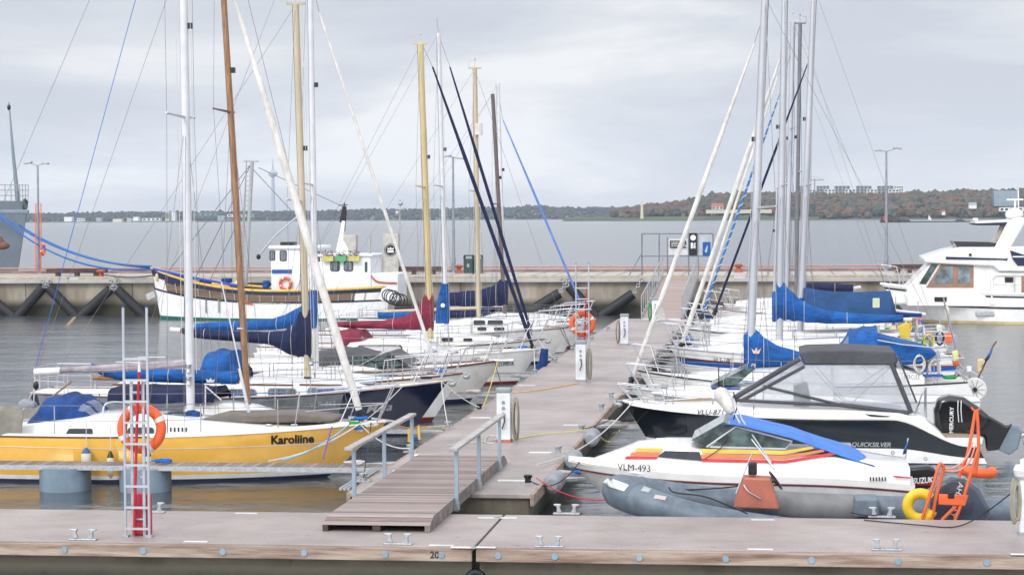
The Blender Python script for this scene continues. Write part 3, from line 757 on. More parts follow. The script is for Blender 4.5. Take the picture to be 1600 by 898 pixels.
far_box('red_roofed_house', 'red roofed house above the pale limestone wall', 'house', 1112, 1130, 323, 327, YR + 5, 9, FW, None, 1, 3, GLASS, FRD, 4)
for i, (x0, x1, t, b_, wl) in enumerate([(100, 112, 339, 346, FW), (118, 130, 341, 346, FW), (150, 158, 340, 346, FG), (198, 204, 341, 346, FW), (208, 216, 339, 345, FW), (222, 250, 341, 345, FW), (176, 190, 342, 347, FST), (258, 264, 329, 345, FST), (268, 273, 331, 345, FW), (305, 337, 333, 337, FGR), (340, 352, 337, 345, FG), (355, 384, 335, 339, FW), (386, 396, 334, 340, FGR)]):
    nm = ['leftmost white shed', 'second white shed', 'small grey shed', 'narrow white shed', 'square white shed', 'long white shed', 'low tan shed', 'tall pale silo', 'shorter white silo', 'long green roofed hall', 'grey warehouse', 'long white hall behind the wooden mast', 'green hall near the lattice mast'][i]
    far_box('harbour_building', nm + ' on the distant left shore', 'silo' if 'silo' in nm else 'shed', x0, x1, t, b_, YL - 20, 14, wl, 'harbour buildings on the distant shore', 1 if i % 2 else 0, 4)
# obelisk
p = aty(1003, 331, YR - 12); t_ = aty(1003, 307, YR - 12)
mb = MB(); mb.grid([[(p.x - r, p.y - r, z), (p.x + r, p.y - r, z), (p.x + r, p.y + r, z), (p.x - r, p.y + r, z)] for r, z in ((2.2, 0), (1.6, p.z), (.9, t_.z - 3), (.05, t_.z))], closed=True)
thing(mb, 'obelisk', FST, 'slender pale obelisk on the shore right of centre', 'obelisk', smooth=False)
# television tower
TY = 6200.; base = aty(427, 330, TY); top = aty(425.5, 247, TY); zt = top.z; zb = 2
rt = empty('television_tower', (base.x, TY, zb), 'slim television tower with a round pod standing far behind the left shore', 'tower')
def lathe(mb, prof, n=20, c=(0, 0, 0), m=None):
    mb.grid([[Vector(c) + Vector((r * math.cos(2 * PI * k / n), r * math.sin(2 * PI * k / n), z)) for k in range(n)] for z, r in prof], m, closed=True); return mb
pz = aty(426, 272, TY).z - zb; TW = mat('tower_concrete', (.30, .34, .38), .8)
lathe(MB(), [(0, 9), (pz * .3, 6), (pz - 8, 4.2), (pz - 8, 0)]).build('shaft', TW, rt)
lathe(MB(), [(pz - 10, 4), (pz - 4, 13), (pz + 4, 14), (pz + 7, 9), (pz + 11, 5), (pz + 11, 0)]).build('pod', TW, rt)
lathe(MB(), [(pz + 10, 3), (pz + 22, 2.2), (zt - zb - 8, 1.3), (zt - zb, .5)]).build('antenna', TW, rt)
# crane on the hill
cp = aty(1273, 300, YR + 200); ct = aty(1273, 279, YR + 200)
mb = MB(); mb.tube([(cp.x, cp.y, cp.z - 8), (ct.x, ct.y, ct.z)], .7, 4); mb.tube([(ct.x - 16, ct.y, ct.z - 2), (ct.x + 12, ct.y, ct.z - 2)], .6, 4); mb.tube([(ct.x - 16, ct.y, ct.z - 2), (ct.x, ct.y, ct.z + 3), (ct.x + 12, ct.y, ct.z - 2)], .25, 4)
thing(mb, 'tower_crane', FG, 'thin tower crane above the apartment blocks on the crest', 'crane')
# breakwater islets
ROCKM = mat('rock_dark', (.05, .05, .045), .9, col2=(.03, .03, .03))
def islet(px0, px1, py, Y, label, h=2.0):
    a, b = aty(px0, py, Y), aty(px1, py, Y); mb = MB(); rnd = random.Random(int(px0))
    for i in range(26):
        x = rnd.uniform(a.x, b.x); mb.ell((x, Y + rnd.uniform(-3, 3), .2), (rnd.uniform(1, 2.4), 2, h * rnd.uniform(.4, 1)), None, 7, 5)
    return thing(mb, 'breakwater_islet', ROCKM, label, 'breakwater', 'old breakwater islets in the bay', smooth=False)
islet(1378, 1418, 344, 1500, 'long dark breakwater islet with a small red beacon, right of centre', 3.6); islet(1494, 1506, 344, 1500, 'short dark breakwater islet left of the motor yacht')
mb = MB(); mb.b2(aty(1420, 344, 1500).x, aty(1620, 344, 1500).x, 1499, 1501, -.3, .7); thing(mb, 'breakwater', ROCKM, 'low dark line of breakwater linking the islets', 'breakwater', smooth=False)
p = aty(1383, 340, 1496); thing(MB().tube([(p.x, p.y, 1), (p.x, p.y, 4), (p.x, p.y, 6)], [1.3, 1.0, .2], 8), 'beacon', REDM, 'small red beacon on the breakwater islet', 'beacon')
p = aty(1454, 337, 1900)
rt = empty('sailing_dinghy', (p.x, p.y, 0), 'tiny white sail boat far out in the bay on the right', 'sailing boat')
MB().grid([[(-2, 0, .6), (-1.5, -.6, 0), (1.5, -.6, 0), (2.5, 0, .7)], [(-2, 0, .6), (-1.5, .6, 0), (1.5, .6, 0), (2.5, 0, .7)]]).build('hull', WHITE, rt); MB().extr([(-2, 0, .8), (1, 0, .8), (-1.5, 0, 5)], (0, .1, 0)).build('sail', WHITE, rt, smooth=False)

# ---- quay
QY, QZ, QX0, QX1, QB = 112.5, 1.98, -75., 45., 126.
mb = MB(); mb.b2(QX0, QX1, QY + .35, QB, -2, QZ - .22); mb.b2(QX0, QX1, QY + .8, QB, -2, .6)
q = tag(mb.build('quay', CONC, smooth=False), kind='structure')
mb = MB(); mb.b2(QX0, QX1, QY, QB, QZ - .22, QZ); mb.build('quay_top', PAVE, q, smooth=False, bevel=.03)
mb = MB(); n = 0; x = QX0
while x < QX1:
    mb.b2(x + .02, x + 11.6, QY + .05, QY + .32, QZ, QZ + .14); x += 12.2
mb.build('edge_kerb', mat('kerb_cream', (.42, .36, .25), .8, col2=(.30, .26, .2)), q, smooth=False, bevel=.02)
mb = MB(); 
for k, yy in enumerate((QB - .3,)): mb.tube([(QX0, yy, QZ + .3), (QX1, yy, QZ + .3)], .045, 8)
x = QX0
while x < QX1: mb.tube([(x, QB - .3, QZ), (x, QB - .3, QZ + .3)], .03, 6); x += 3
mb.build('crash_rail', mat('orange_faded_rail', (.50, .24, .16), .6), q)
mb = MB(); mb.b2(QX0, QX1, QB - .9, QB - .6, QZ + .002, QZ + .16); mb.build('rear_kerb', mat('rear_kerb_rust', (.30, .19, .15), .8, col2=(.18, .12, .10), scale=1), q, smooth=False)
mb = MB()
x = QX0
while x < QX1: mb.box((x, QY + 8, QZ + .006), (.08, 12, .006)); x += 1.2
mb.build('paving_joint', mat('joint_grey', (.2, .2, .2), .9), q, smooth=False)
mb = MB(); x = QX0 + 3
while x < QX1: mb.b2(x - .02, x + .02, QY + .335, QY + .36, 0, QZ - .25); x += 6.1
mb.build('wall_joint', mat('joint_dark', (.08, .075, .06), .9), q, smooth=False)

# fender tubes hung on chains on the quay
def qf(px, py): return aty(px, py, QY - .15)
fid = 0
FL = ['first from the left edge', 'second from the left', 'third from the left', 'fourth from the left', 'beside the fishing boat bow', 'leaning left above white boats', 'hanging right behind the far ladder', 'nearest the sloping gangway']
for i, (top_, bot) in enumerate([((-36, 449), (22, 495)), ((67, 449), (27, 495)), ((76, 449), (120, 495)), ((172, 452), (125, 495)), ((183, 452), (229, 496)), ((874, 458), (838, 480)), ((889, 447), (932, 494)), ((989, 459), (938, 494))]):
    a, b = qf(*top_), qf(*bot)
    rt = empty('quay_fender', (a + b) / 2, 'thick black tube fender on the quay wall, ' + FL[i], 'fender', 'rubber tube fenders on the quay wall')
    c = (a + b) / 2; MB().tube([a - c, b - c], .27, 18).build('tube', RUBBER, rt)
    d = (a - b).normalized(); mb = MB(); tgt = Vector((a.x + d.x * .55, QY - .05, QZ - .1))
    for k in range(6):
        p = a.lerp(tgt, k / 5) - c; mb.torus(p, .09, .028, 'Y' if k % 2 else 'X', None, 10, 5)
    mb.build('chain', GALV, rt)

# ---- floating docks
DZ = .55
def dock(name, x0, x1, y0, y1, joints=True):
    mb = MB(); mb.b2(x0 + .04, x1 - .04, y0 + .1, y1 - .1, -.45, DZ - .06)
    o = tag(mb.build(name, CONCP, smooth=False), kind='structure')
    mb = MB(); mb.b2(x0, x1, y0 + .02, y1 - .02, DZ - .07, DZ); mb.build('deck', DOCKD, o, smooth=False, bevel=.01); return o
NF, NBK = 29.75, 33.05            # near dock front and back edge
NJ = -4.33
d1 = dock('dock', -22, NJ - .02, NF, NBK); d2 = dock('dock', NJ + .02, 14, NF, NBK)
for o, (x0, x1) in ((d1, (-22, NJ - .03)), (d2, (NJ + .03, 14))):
    mb = MB(); mb.b2(x0, x1, NF - .09, NF + .015, DZ - .2, DZ - .02); mb.build('fender_beam', TIMB, o, smooth=False, bevel=.008)
for px, py in [(101, 856), (224, 857), (348, 859), (475, 861), (602, 863), (690, 864), (778, 866), (867, 868), (999, 870), (1134, 871), (1268, 872), (1403, 873), (1542, 874)]:
    p = aty(px, py, NF - .09); p.z = DZ - .11
    mb = MB(); mb.tube([(p.x, NF - .085, p.z), (p.x, NF - .108, p.z)], [.052, .045], 14); mb.build('bolt', mat('bolt_blue_grey', (.23, .31, .38), .5), d1 if p.x < NJ else d2)
def flat_plate(o, px, py, w_=.36, d_=.09):
    p = atz(px, py, DZ); MB().box((p.x, p.y, DZ + .006), (w_, d_, .008)).build('marker_plate', WTAPE, o, smooth=False)
for px, py in [(306, 846), (385, 802), (764, 809), (724, 855), (755, 855), (790, 809), (1188, 858), (1192, 812), (1600, 866), (690, 852)]: flat_plate(d1 if px < 775 else d2, px, py)
writing('20', lambda u, v: (aty(679, 864, NF - .092).x * (1 - .0) + (u - .5) * .13, NF - .096, DZ - .155 + v * .1), INK, d1, 'number', .02)
# rubber joint block between the two pontoons
mb = MB(); mb.torus((NJ, NF + .1, .05), .12, .05, 'Y', None, 18, 8); mb.box((NJ, NF + .35, .1), (.3, .3, .5)); mb.build('rubber_joint', RUBBER, d1)
WX0, WX1 = -7.32, -4.2
walk = None
segs = [(35.45, 52.6), (52.64, 71), (71.04, 86), (86.04, 97.2)]
WK = []
for a, b in segs:
    o = dock('walkway', WX0, WX1, a, b); o.data.transform(Matrix.Identity(4)); WK.append(o)
    for xx, sgn in ((WX0, -1), (WX1, 1)):
        mb = MB(); mb.b2(xx - .06 if sgn < 0 else xx - .01, xx + .01 if sgn < 0 else xx + .06, a + .02, b - .02, DZ - .2, DZ + .0); mb.build('fender_beam', TIMB, o, smooth=False, bevel=.008)
mb = MB(); mb.b2(WX0 + .1, WX1 - .1, 35.5, 35.6, -.3, DZ - .25)
# pile stubs
# ---- finger pontoons
def finger(x0, x1, y0, y1, label, floats=(), edge=True, group='finger pontoons between the berths'):
    rt = empty('finger_pontoon', ((x0 + x1) / 2, (y0 + y1) / 2, 0), label, 'finger pontoon', group)
    cx, cy = (x0 + x1) / 2, (y0 + y1) / 2
    MB().b2(x0 - cx, x1 - cx, y0 - cy + .04, y1 - cy - .04, DZ - .07, DZ - .03).build('planking', PLKX, rt, smooth=False)
    for yy in (y0, y1 - .05): MB().b2(x0 - cx, x1 - cx, yy - cy, yy - cy + .05, DZ - .125, DZ - .035).build('side_rail', GALV, rt, smooth=False)
    for fx in floats:
        fp = MB(); fp.tube([(fx - cx, 0, -.5), (fx - cx, 0, DZ - .1)], .5, 28); fp.build('float', PILE, rt)
    a = x1 if abs(x1 - WX0) < 1.5 else x0; sg = -1 if a == x1 else 1
    for yy, e_ in ((y0 - cy, -1), (y1 - cy, 1)): MB().extr([(a - cx, yy, DZ - .035), (a - cx + sg * .7, yy, DZ - .035), (a - cx, yy + e_ * .45, DZ - .035)], (0, 0, -.05)).build('corner_brace', GALV, rt, smooth=False)
finger(-17.5, WX0 - .07, 39.3, 40.0, 'weathered finger pontoon on round grey floats in front of the yellow sailing boat', (-13.83, -12.22, -16.8))
finger(-15.5, WX0 - .07, 46.5, 47.3, 'weathered finger pontoon between the yellow and the navy sailing boats', (-14,))
finger(-15.5, WX0 - .07, 55.9, 56.7, 'finger pontoon beside the white motor cruiser, left of the walkway', (-14,))
finger(-15.5, WX0 - .07, 63.2, 64.0, 'finger pontoon in front of the white sailing boat with burgundy covers', (-14,))
finger(-15.5, WX0 - .07, 71.9, 72.7, 'left finger pontoon beyond the second power pedestal', (-14,))
finger(-15.5, WX0 - .07, 87.5, 88.3, 'farthest left finger pontoon, close to the quay fenders', (-14,))
finger(WX1 + .07, 3.0, 38.2, 38.9, 'right finger pontoon between the inflatable and the striped speedboat', (1,))
finger(WX1 + .07, 4.0, 48.0, 48.8, 'right finger pontoon beyond the black-sided motor boat', (2,))
finger(WX1 + .07, 4.0, 57.2, 58.0, 'right finger pontoon in front of the VLS-180 sailing boat', (2,))
finger(WX1 + .07, 4.0, 72.4, 73.2, 'right finger pontoon among the crowded far bows', (2,))
finger(WX1 + .07, 4.0, 86.6, 87.4, 'farthest right finger pontoon beside the sloping gangway', (2,))
# haze
hz = MB(); hz.b2(-5200, 5200, -80, 6600, -1, 240)
ho = hz.build('haze', None, smooth=False); hm = bpy.data.materials.new('haze'); hm.use_nodes = True; t = hm.node_tree; t.nodes.clear()
oo = N(t, 'ShaderNodeOutputMaterial'); pv = N(t, 'ShaderNodeVolumePrincipled'); pv.inputs['Color'].default_value = (.70, .82, 1, 1); pv.inputs['Density'].default_value = 0.45e-4; pv.inputs['Anisotropy'].default_value = 0
t.links.new(pv.outputs[0], oo.inputs['Volume']); ho.data.materials.append(hm); tag(ho, kind='stuff')
# ================================================================ helpers for the individual boats
def strip(b, top_, bot, m, name, fn=None, n=24, k=4, off=.014, parent=None):
    """patch lying on the near side between two picture lines"""
    fn = fn or b.onhull; x0, x1 = top_[0][0], top_[-1][0]; u0, u1 = bot[0][0], bot[-1][0]; rows = []
    for i in range(n + 1):
        f = i / n; xa = x0 + (x1 - x0) * f; xb = u0 + (u1 - u0) * f; ya, yb = interp(top_, xa), interp(bot, xb)
        rows.append([fn(xa + (xb - xa) * j / k, ya + (yb - ya) * j / k, off) for j in range(k + 1)])
    return MB().grid(rows, m).build(name, m, parent or b.root)
def cabpx(b, tab, m=None, name='cabin', **k):
    pr = []
    for px, py, hw in tab:
        p = b.at(px, py, 0); pr.append((p.x, hw, p.z))
    return b.cabin(pr, m, name, **k)
def hoodpx(b, tab, zb, m, name='sprayhood', wins=(), **k):
    st = []
    for px, py, hw, pb in tab:
        p = b.at(px, py, 0); q = b.at(px, pb, b.ns * hw); st.append((p.x, hw, q.z, max(p.z, q.z + .02)))
    return b.hood(st, m, name, wins, **k)
def bevslab(b, poly, y0, y1, m, name, bev=.08, seg=4, parent=None, ly=0.0):
    pts = [b.at(px, py, ly) for px, py in poly]; mb = MB().extr([Vector((p.x, y0, p.z)) for p in pts], (0, y1 - y0, 0))
    o = mb.build(name, m, parent or b.root, ang=50); md = o.modifiers.new('bevel', 'BEVEL'); md.width = bev; md.segments = seg; md.limit_method = 'ANGLE'; md.angle_limit = rad(40)
    return o
def tubepx(b, pts, r, m, name, n=7, parent=None, smooth=True):
    """pts: (px, py, ly)"""
    P = [b.at(*p) for p in pts]; return MB().tube(smoothline(P) if smooth and len(P) > 2 else P, r, n).build(name, m, parent or b.root)
def vertical_cover(b, tab, m, name='mast_cover', wid=.15, n=12):
    """tab: (py, px_left, px_right) going down"""
    rows = []
    for py, a, c in tab:
        p, q = b.at(a, py), b.at(c, py); cen = (p + q) / 2; hw = (p - q).length / 2
        rows.append([Vector((cen.x + math.cos(2 * PI * k / n) * hw, math.sin(2 * PI * k / n) * wid, cen.z)) for k in range(n)])
    mb = MB().grid(rows, m, closed=True); mb.cap(rows[0], m); mb.cap(rows[-1], m); return mb.build(name, m, b.root)
def fender(b, px, py0, py1, label, m=FENDW, m2=FENDB, r=.1, ly=None):
    p = b.at(px, py0, 0); y = b.ns * (b.B / 2 + .1) if ly is None else ly
    a = b.wld(b.at(px, py0, y)); c = b.wld(b.at(px, py1, y)); h = a.z - c.z
    rt = empty('fender', c, label, 'fender', 'fenders hung on the boats')
    lathe(MB(), [(0, .01), (h * .08, r * .7), (h * .22, r), (h * .75, r), (h * .76, r * .98)], 14).build('body', m, rt)
    lathe(MB(), [(h * .76, r), (h * .9, r * .6), (h, .02)], 14).build('cap', m2, rt)
    MB().tube([(0, 0, h), (0, .03 , h + .5)], .008, 5).build('line', ROPEW, rt)
SG = 'sailing boats moored left of the walkway'; SR = 'sailing boats moored right of the walkway'

# ================================================================ LEFT SIDE
# ---- the yellow one
K = Boat('sailing_boat', 'yellow hulled sailing boat with white deck and furled white headsail, in front on the left', 'sailing boat', 42.0, -7.86, 1, 10.3, 3.0, 1.16, .93, .93, SG, stern=.62, rake=1.25, full=.45)
K.hull([(1, .16, YEL), (.16, .07, WHITE), (.07, -.05, NAVYP), (-.05, -1, NAVYP)]); K.deck(); K.strake(TEAKR, 1.0, .018, 0, .56); K.strake(WHITE, .985, .012, .56, 1)
K.stripe(WHITE, .83, .815, .02, .93, 'pinstripe', h0b=.70, h1b=.685)
cabpx(K, [(-60, 668, 1.0), (40, 660, 1.05), (100, 651, 1.05), (180, 645, 1.02), (250, 648, .95), (330, 655, .85), (420, 661, .65), (500, 664, .4)])
MB().grid([[K.P(t, 1, sd) + Vector((0, -sd * .02, z)) for t in [i / 30 * .93 for i in range(31)]] for z in (0,) for sd in (-1,)] + [[K.P(t, 1, -1) + Vector((0, .04, .06)) for t in [i / 30 * .93 for i in range(31)]]]).build('toe_rail', WHITE, K.root)
for x0, y0, x1, y1, s0, s1 in [(102, 669, 145, 680, 6, 0), (200, 667, 241, 679, 0, 0), (378, 671, 402, 679.5, 0, 0)]:
    K.window(x0, y0, x1, y1, GLASS, None, slant0=s0, r=.25 if s0 else .4)
for i in range(5): K.window(266 + i * 6, 667, 268.5 + i * 6, 674, BLACK, None, r=.3, name='vent_slot')
hoodpx(K, [(164, 645, .55, 654), (150, 630, .75, 655), (131, 616.5, .85, 657), (110, 612, .9, 660), (84, 618, .92, 664), (66, 645, .85, 668), (46, 668, .75, 674)], 0, NAVY if False else BLUE2, wins=((.3, 1.6, 9, 12), (.2, 1.7, 6, 8)))
K.slab([(-90, 634), (70, 633), (60, 665), (-90, 665)], 1.0, 1.03, TAN, 'weather_cloth', ly=1.0); K.slab([(-90, 640), (37, 641), (32, 692), (-90, 692)], -1.37, -1.345, TAN, 'weather_cloth', ly=-1.36)
K.mast((281, -330), (298, 640), .088, ALUW, topr=.075); K.spreaders([187, -120], 1.0, sweep=-.1); K.shrouds(); K.halyards((.15, -.14)); K.winches([K.mp(.03) + Vector((0, -.12, .4)), K.mp(.03) + Vector((0, -.12, .15))])
K.boom((54, 581), (292, 566), .062, mat('boom_grey', (.36, .33, .35), .5, scale=3, col2=(.2, .17, .19)))
MB().tube([K.be, K.be.lerp(K.bh, .17)], .066, 10).build('boom_end', WHITE2, K.root)
K.cover([(130, 577, 582), (180, 574, 581), (240, 568, 577), (292, 562, 574)], mat('flaked_sail_grey', (.30, .27, .30), .9, bump=.5, bscale=8), 'flaked_sail', .08, wr=.3)
tubepx(K, [(55, 588, 0), (52, 640, 0)], .012, ROPEW, 'mainsheet'); tubepx(K, [(57, 602, 0), (36, 640, .2)], .012, ROPEW, 'mainsheet'); MB().ell(K.at(56, 602), (.06, .04, .09)).build('block', BLACK, K.root)
tubepx(K, [(54, 580, 0), (228, -60, 0)], .007, ROPEB, 'topping_lift')
K.forestay((367, 0), (561, 640), .085, SAIL, ly=0); K.at(0, 0)
tubepx(K, [(367, 0, 0), (268, -320, 0)], .05, SAIL, 'furled_sail')
tubepx(K, [(346, 440, 0), (376, 580, 0), (390, 652, 0)], .014, ALUW, 'inner_forestay'); tubepx(K, [(374, 575, 0), (391, 654, 0)], .032, ALUW, 'stay_tube')
K.rails(.08, .80, 6, .62, tp=.84)
tubepx(K, [(161, 655, -.7), (162, 636, -.7), (172, 628, -.5), (200, 629, .2), (215, 634, .6)], .018, ALUW, 'grab_arch')
K.slab([(320, 652), (352, 644), (470, 642), (530, 650), (530, 656), (330, 658)], -.5, .5, mat('brown_cover', (.16, .14, .12), .9, bump=.4), 'deck_cover', bevel=.04, ly=0)
K.slab([(278, 652), (296, 640), (312, 644), (316, 656), (280, 656)], -.15, .15, BLUE2, 'halyard_bag', bevel=.04, ly=0)
K.hatch(K.at(270, 0).x, 0, K.at(270, 648).z + .02); K.hatch(K.at(520, 0).x, 0, K.sh(.9) + .03, .4, .4, WHITE)
K.write('Karoliine', 424, 693, 491, 13, INK, slope=690.5, bold=.035)
MB().box(K.at(562, 672, -.35) , (.12, .02, .05)).build('name_plate', GALV, K.root)
MB().tube([K.at(66, 632, .2), K.at(112, 595, .2)], .022, 6).build('tiller', TEAK, K.root)
bevslab(K, [(30, 628), (38, 622), (55, 628), (58, 636), (32, 636)], -.1, .1, FENDG, 'outboard_motor', .04)
fender(K, 135, 699, 734, 'fat cream fender with a blue cap on the yellow hull'); fender(K, 173, 704, 747, 'slim cream fender with a dark cap on the yellow hull, left of the ladder', m2=BLACK, r=.07); fender(K, 231, 704, 738, 'cream fender on the yellow hull, half hidden by the near ladder', m2=BLUE2, r=.08)

# ---- the small wooden-masted one
W_ = Boat('sailing_boat', 'small low sailing boat with varnished wooden mast and blue boom cover with a white crown', 'sailing boat', 45.1, -9.3, 1, 7.6, 2.1, .85, .7, .7, SG)
W_.hull([(1, .1, WHITE2), (.1, -.05, REDP), (-.05, -1, REDP)]); W_.deck(TEAK); W_.strake(TEAKR)
cabpx(W_, [(300, 628, .7), (330, 626, .72), (400, 636, .6), (430, 645, .45)])
W_.mast((337, -220), (388, 645), .072, WOOD, topr=.055); W_.spreaders([180], .85, DKMAST); W_.shrouds()
tubepx(W_, [(336, -210, 0), (545, 640, 0)], .006, WIRE, 'forestay')
W_.boom((146, 590), (374, 596), .05, WOOD)
W_.cover([(144, 568, 573), (155, 570, 584), (180, 571, 593), (230, 575, 597), (300, 577, 598), (368, 581, 600), (373, 584, 598)], BLUE, wid=.13, seed=4)
def crown(b, pts, m, fn):
    q = [fn(*p) for p in pts]; MB().cap(q).build('crown_emblem', m, b.root, smooth=False)
crown(W_, [(323, 597), (322, 591), (326, 594), (329, 590), (332, 594), (336, 592), (334, 597)], WTAPE, lambda a, c: W_.at(a, c, -.16))
hoodpx(W_, [(185, 603, .78, 628), (230, 601, .8, 628), (300, 601, .8, 628), (343, 603, .75, 628), (348, 612, .72, 628)], 0, NAVY, 'cockpit_tent', flat=.35)
tubepx(W_, [(321, 602, -.8), (321, 636, -.8)], .016, ALUW, 'tent_pole'); tubepx(W_, [(321, 603, -.8), (346, 625, -.8)], .016, ALUW, 'tent_pole'); tubepx(W_, [(319, 600, -.8), (345, 600, -.8)], .016, ALUW, 'tent_pole')
MB().torus(W_.at(377, 513, 0), .085, .016, 'Z', None, 14, 5).build('mast_lashing', ROPEW, W_.root)

# ---- the navy one
M = Boat('sailing_boat', 'navy hulled sailing boat with grey side panel, cream mast and row of curtained windows', 'sailing boat', 50.4, -7.95, 1, 10.2, 2.9, 1.32, 1.0, 1.05, SG, stern=.6, rake=.95, full=.45)
M.hull([(1, .14, NAVYH), (.14, .06, WHITE), (.06, -.05, NAVYP), (-.05, -1, NAVYP)]); M.deck(); M.strake(mat('toe_rail_alloy', (.5, .42, .38), .5), 1, .02)
M.stripe(GREYH, .96, .2, .02, .77, 'weathered_side', off=.006, h0b=.96, h1b=.2)
cabpx(M, [(320, 597, 1.02), (390, 592, 1.0), (480, 594, .9), (560, 600, .75), (610, 610, .55), (630, 614, .4)], r=.07)
for x0, y0, x1, y1 in [(350, 608, 400, 621.5), (420, 607, 462, 617.5), (482, 606, 522, 615)]: M.window(x0, y0, x1, y1, CURT, mat('window_frame_grey', (.25, .24, .26), .4), fr=.02, r=.45)
for a, c in ((384, 458), (468, 534)):
    mb = MB(); mb.tube([M.oncab(a + (c - a) * i / 8, 600.5 + (.8 * i / 8), .0) for i in range(9)], .02, 5); mb.build('handrail', TEAKR, M.root)
M.mast((462, 8), (481, 595), .085, CREAM2, topr=.08, bar=True); M.spreaders([318], .95); M.shrouds(); M.halyards((.14, .2))
MB().tube([M.mp(0), M.mp(.012)], .095, 12).build('mast_step', BLACK, M.root); M.winches([M.mp(.045) + Vector((.1, -.05, 0))])
M.boom((266, 514), (484, 535), .05, WHITE2)
M.cover([(283, 512, 520), (305, 514, 528), (350, 516, 532), (414, 518, 537), (430, 517, 541), (446, 515, 551), (462, 505, 557), (468, 486, 558), (485, 484, 560)], NAVY, wid=.17, seed=9)
hoodpx(M, [(382, 572, .85, 598), (368, 546, .95, 598), (345, 544, .98, 598), (331, 549, .98, 598), (319, 590, .95, 600)], 0, BLUE)
M.rails(.1, .84, 6, .6, tp=.86)
M.write('VLR-865', 484, 637, 525, 8.5, INKG, slope=634); M.write('Maja', 572, 645, 613, 12, INKG, slope=640, shear=.35, bold=.01)
tubepx(M, [(495, 605, -.3), (640, 530, .5)], .006, ROPEW, 'spinnaker_line')
M.hatch(M.at(575, 0).x, 0, M.at(575, 600).z, .45, .4)

# ---- hidden neighbour with the white mast and blue covers
U = Boat('sailing_boat', 'white sailing boat hidden behind the navy one, white mast in an upright blue cover', 'sailing boat', 53.7, -8.1, 1, 9.0, 2.7, 1.25, 1.0, 1.0, SG)
U.hull([(1, .1, WHITE), (.1, -1, REDP)]); U.deck(); U.strake(TEAKR)
cabpx(U, [(380, 592, .95), (430, 580, .95), (520, 582, .85), (600, 592, .6), (640, 596, .4)])
U.mast((483, -140), (494, 575), .078, ALUW); U.spreaders([293], .9); U.shrouds(); U.boom((300, 510), (490, 515), .045, ALUW)
U.cover([(305, 505, 515), (350, 502, 517), (400, 500, 516), (422, 499, 516), (445, 491, 514), (467, 480, 512), (482, 468, 512)], BLUE, wid=.16, seed=12)
vertical_cover(U, [(453, 485, 496), (458, 483, 496.5), (480, 481, 497), (505, 480, 497), (512, 483, 496)], BLUE)
U.forestay((499, 20), (690, 600), .045, SAIL, wire_top=(486, -30)); U.rails(.1, .84, 5, .58)
vertical_cover(U, [(512, 484, 496), (530, 484, 497), (560, 484, 497), (566, 486, 496)], SAIL, 'mainsail_bag', .12)

# ---- motor cruiser VKE
V = Boat('motor_cruiser', 'white motor cruiser with grey canopy and slanted windscreen, moored bow to the walkway', 'motor boat', 59.2, -7.75, 1, 7.6, 2.7, 1.22, .95, .9, None, stern=.85, rake=1.0, full=.5)
V.hull([(1, .9, WHITE), (.9, .12, WHITE2), (.12, -1, NAVYP)]); V.deck(); V.strake(TEAKR, 1, .03)
cabpx(V, [(330, 572, 1.12), (380, 563, 1.15), (500, 562, 1.12), (600, 566, 1.0), (640, 575, .85), (700, 584, .5), (725, 588, .2)], r=.12)
V.slab([(519, 565), (603, 551), (634, 570), (598, 577), (541, 575)], -.98, .9, GLASSG, 'windscreen', ly=-.98); V.slab([(603, 551), (607, 551), (638, 570), (633, 571)], -1.0, .92, BLACK, 'windscreen_frame', ly=-1.0); V.slab([(568, 557), (571, 556.5), (603, 576), (598, 577)], -1.0, -.9, BLACK, 'windscreen_frame', ly=-1.0)
hoodpx(V, [(604, 552, .9, 560), (560, 542, 1.0, 566), (530, 541, 1.05, 570), (496, 548, 1.08, 572), (490, 560, 1.08, 573)], 0, CHAR, 'canopy', flat=.4)
V.write('VKE-029', 506, 586, 549, 9, INKR, slope=586.5, fn=V.oncab); V.rails(.5, .82, 4, .45, pushpit=False, lines=(1,), ph=.55)
MB().box((V.L / 2 - .05, 0, 1.22), (.7, .5, .06)).build('bow_platform', WHITE, V.root, bevel=.02); MB().ell(V.onhull(696, 591, .0), (.06, .02, .06)).build('navigation_mark', STR_R, V.root)

# ---- Felicia
Fe = Boat('sailing_boat', 'white sailing boat with burgundy boom cover and sprayhood and a yellowish mast', 'sailing boat', 66.2, -7.5, 1, 9.0, 2.9, 1.1, .92, 1.0, SG, rake=.75)
Fe.hull([(1, .08, WHITE), (.08, -1, REDP)]); Fe.deck(); Fe.strake(WHITE2, 1, .02); Fe.stripe(STR_R, .76, .70, .25, .93)
cabpx(Fe, [(545, 545, 1.1), (556, 532, 1.1), (608, 528, 1.08), (662, 533, 1.0), (692, 543, .9), (729, 547, .7), (748, 551, .5)], r=.1)
for x0, y0, x1, y1 in [(560, 540, 627, 550)]: Fe.window(x0, y0, x1, y1, mat('white_window_cover', (.6, .6, .6), .5), BLACK, fr=.03, r=.45)
for x0, y0, x1, y1 in [(669, 545, 683, 550), (702, 548, 717, 552)]: Fe.window(x0, y0, x1, y1, GLASS, None, r=.45)
Fe.mast((657, 70), (673, 530), .095, CREAM, topr=.10, bar=True); Fe.spreaders([298], .9, CREAM); Fe.shrouds(); Fe.halyards()
Fe.boom((525, 507), (672, 512), .045, CREAM)
Fe.cover([(524, 503, 510), (540, 502, 512), (565, 501, 513), (600, 500, 514), (630, 494, 515), (651, 484, 515.5), (664, 459, 517), (677, 457, 518)], BURG, wid=.18, seed=21)
hoodpx(Fe, [(583, 531, .85, 538), (568, 514, .95, 540), (548, 511, .95, 540), (536, 515, .95, 541), (532, 536, .9, 542)], 0, BURG, wins=((.1, .9, 10, 12),))
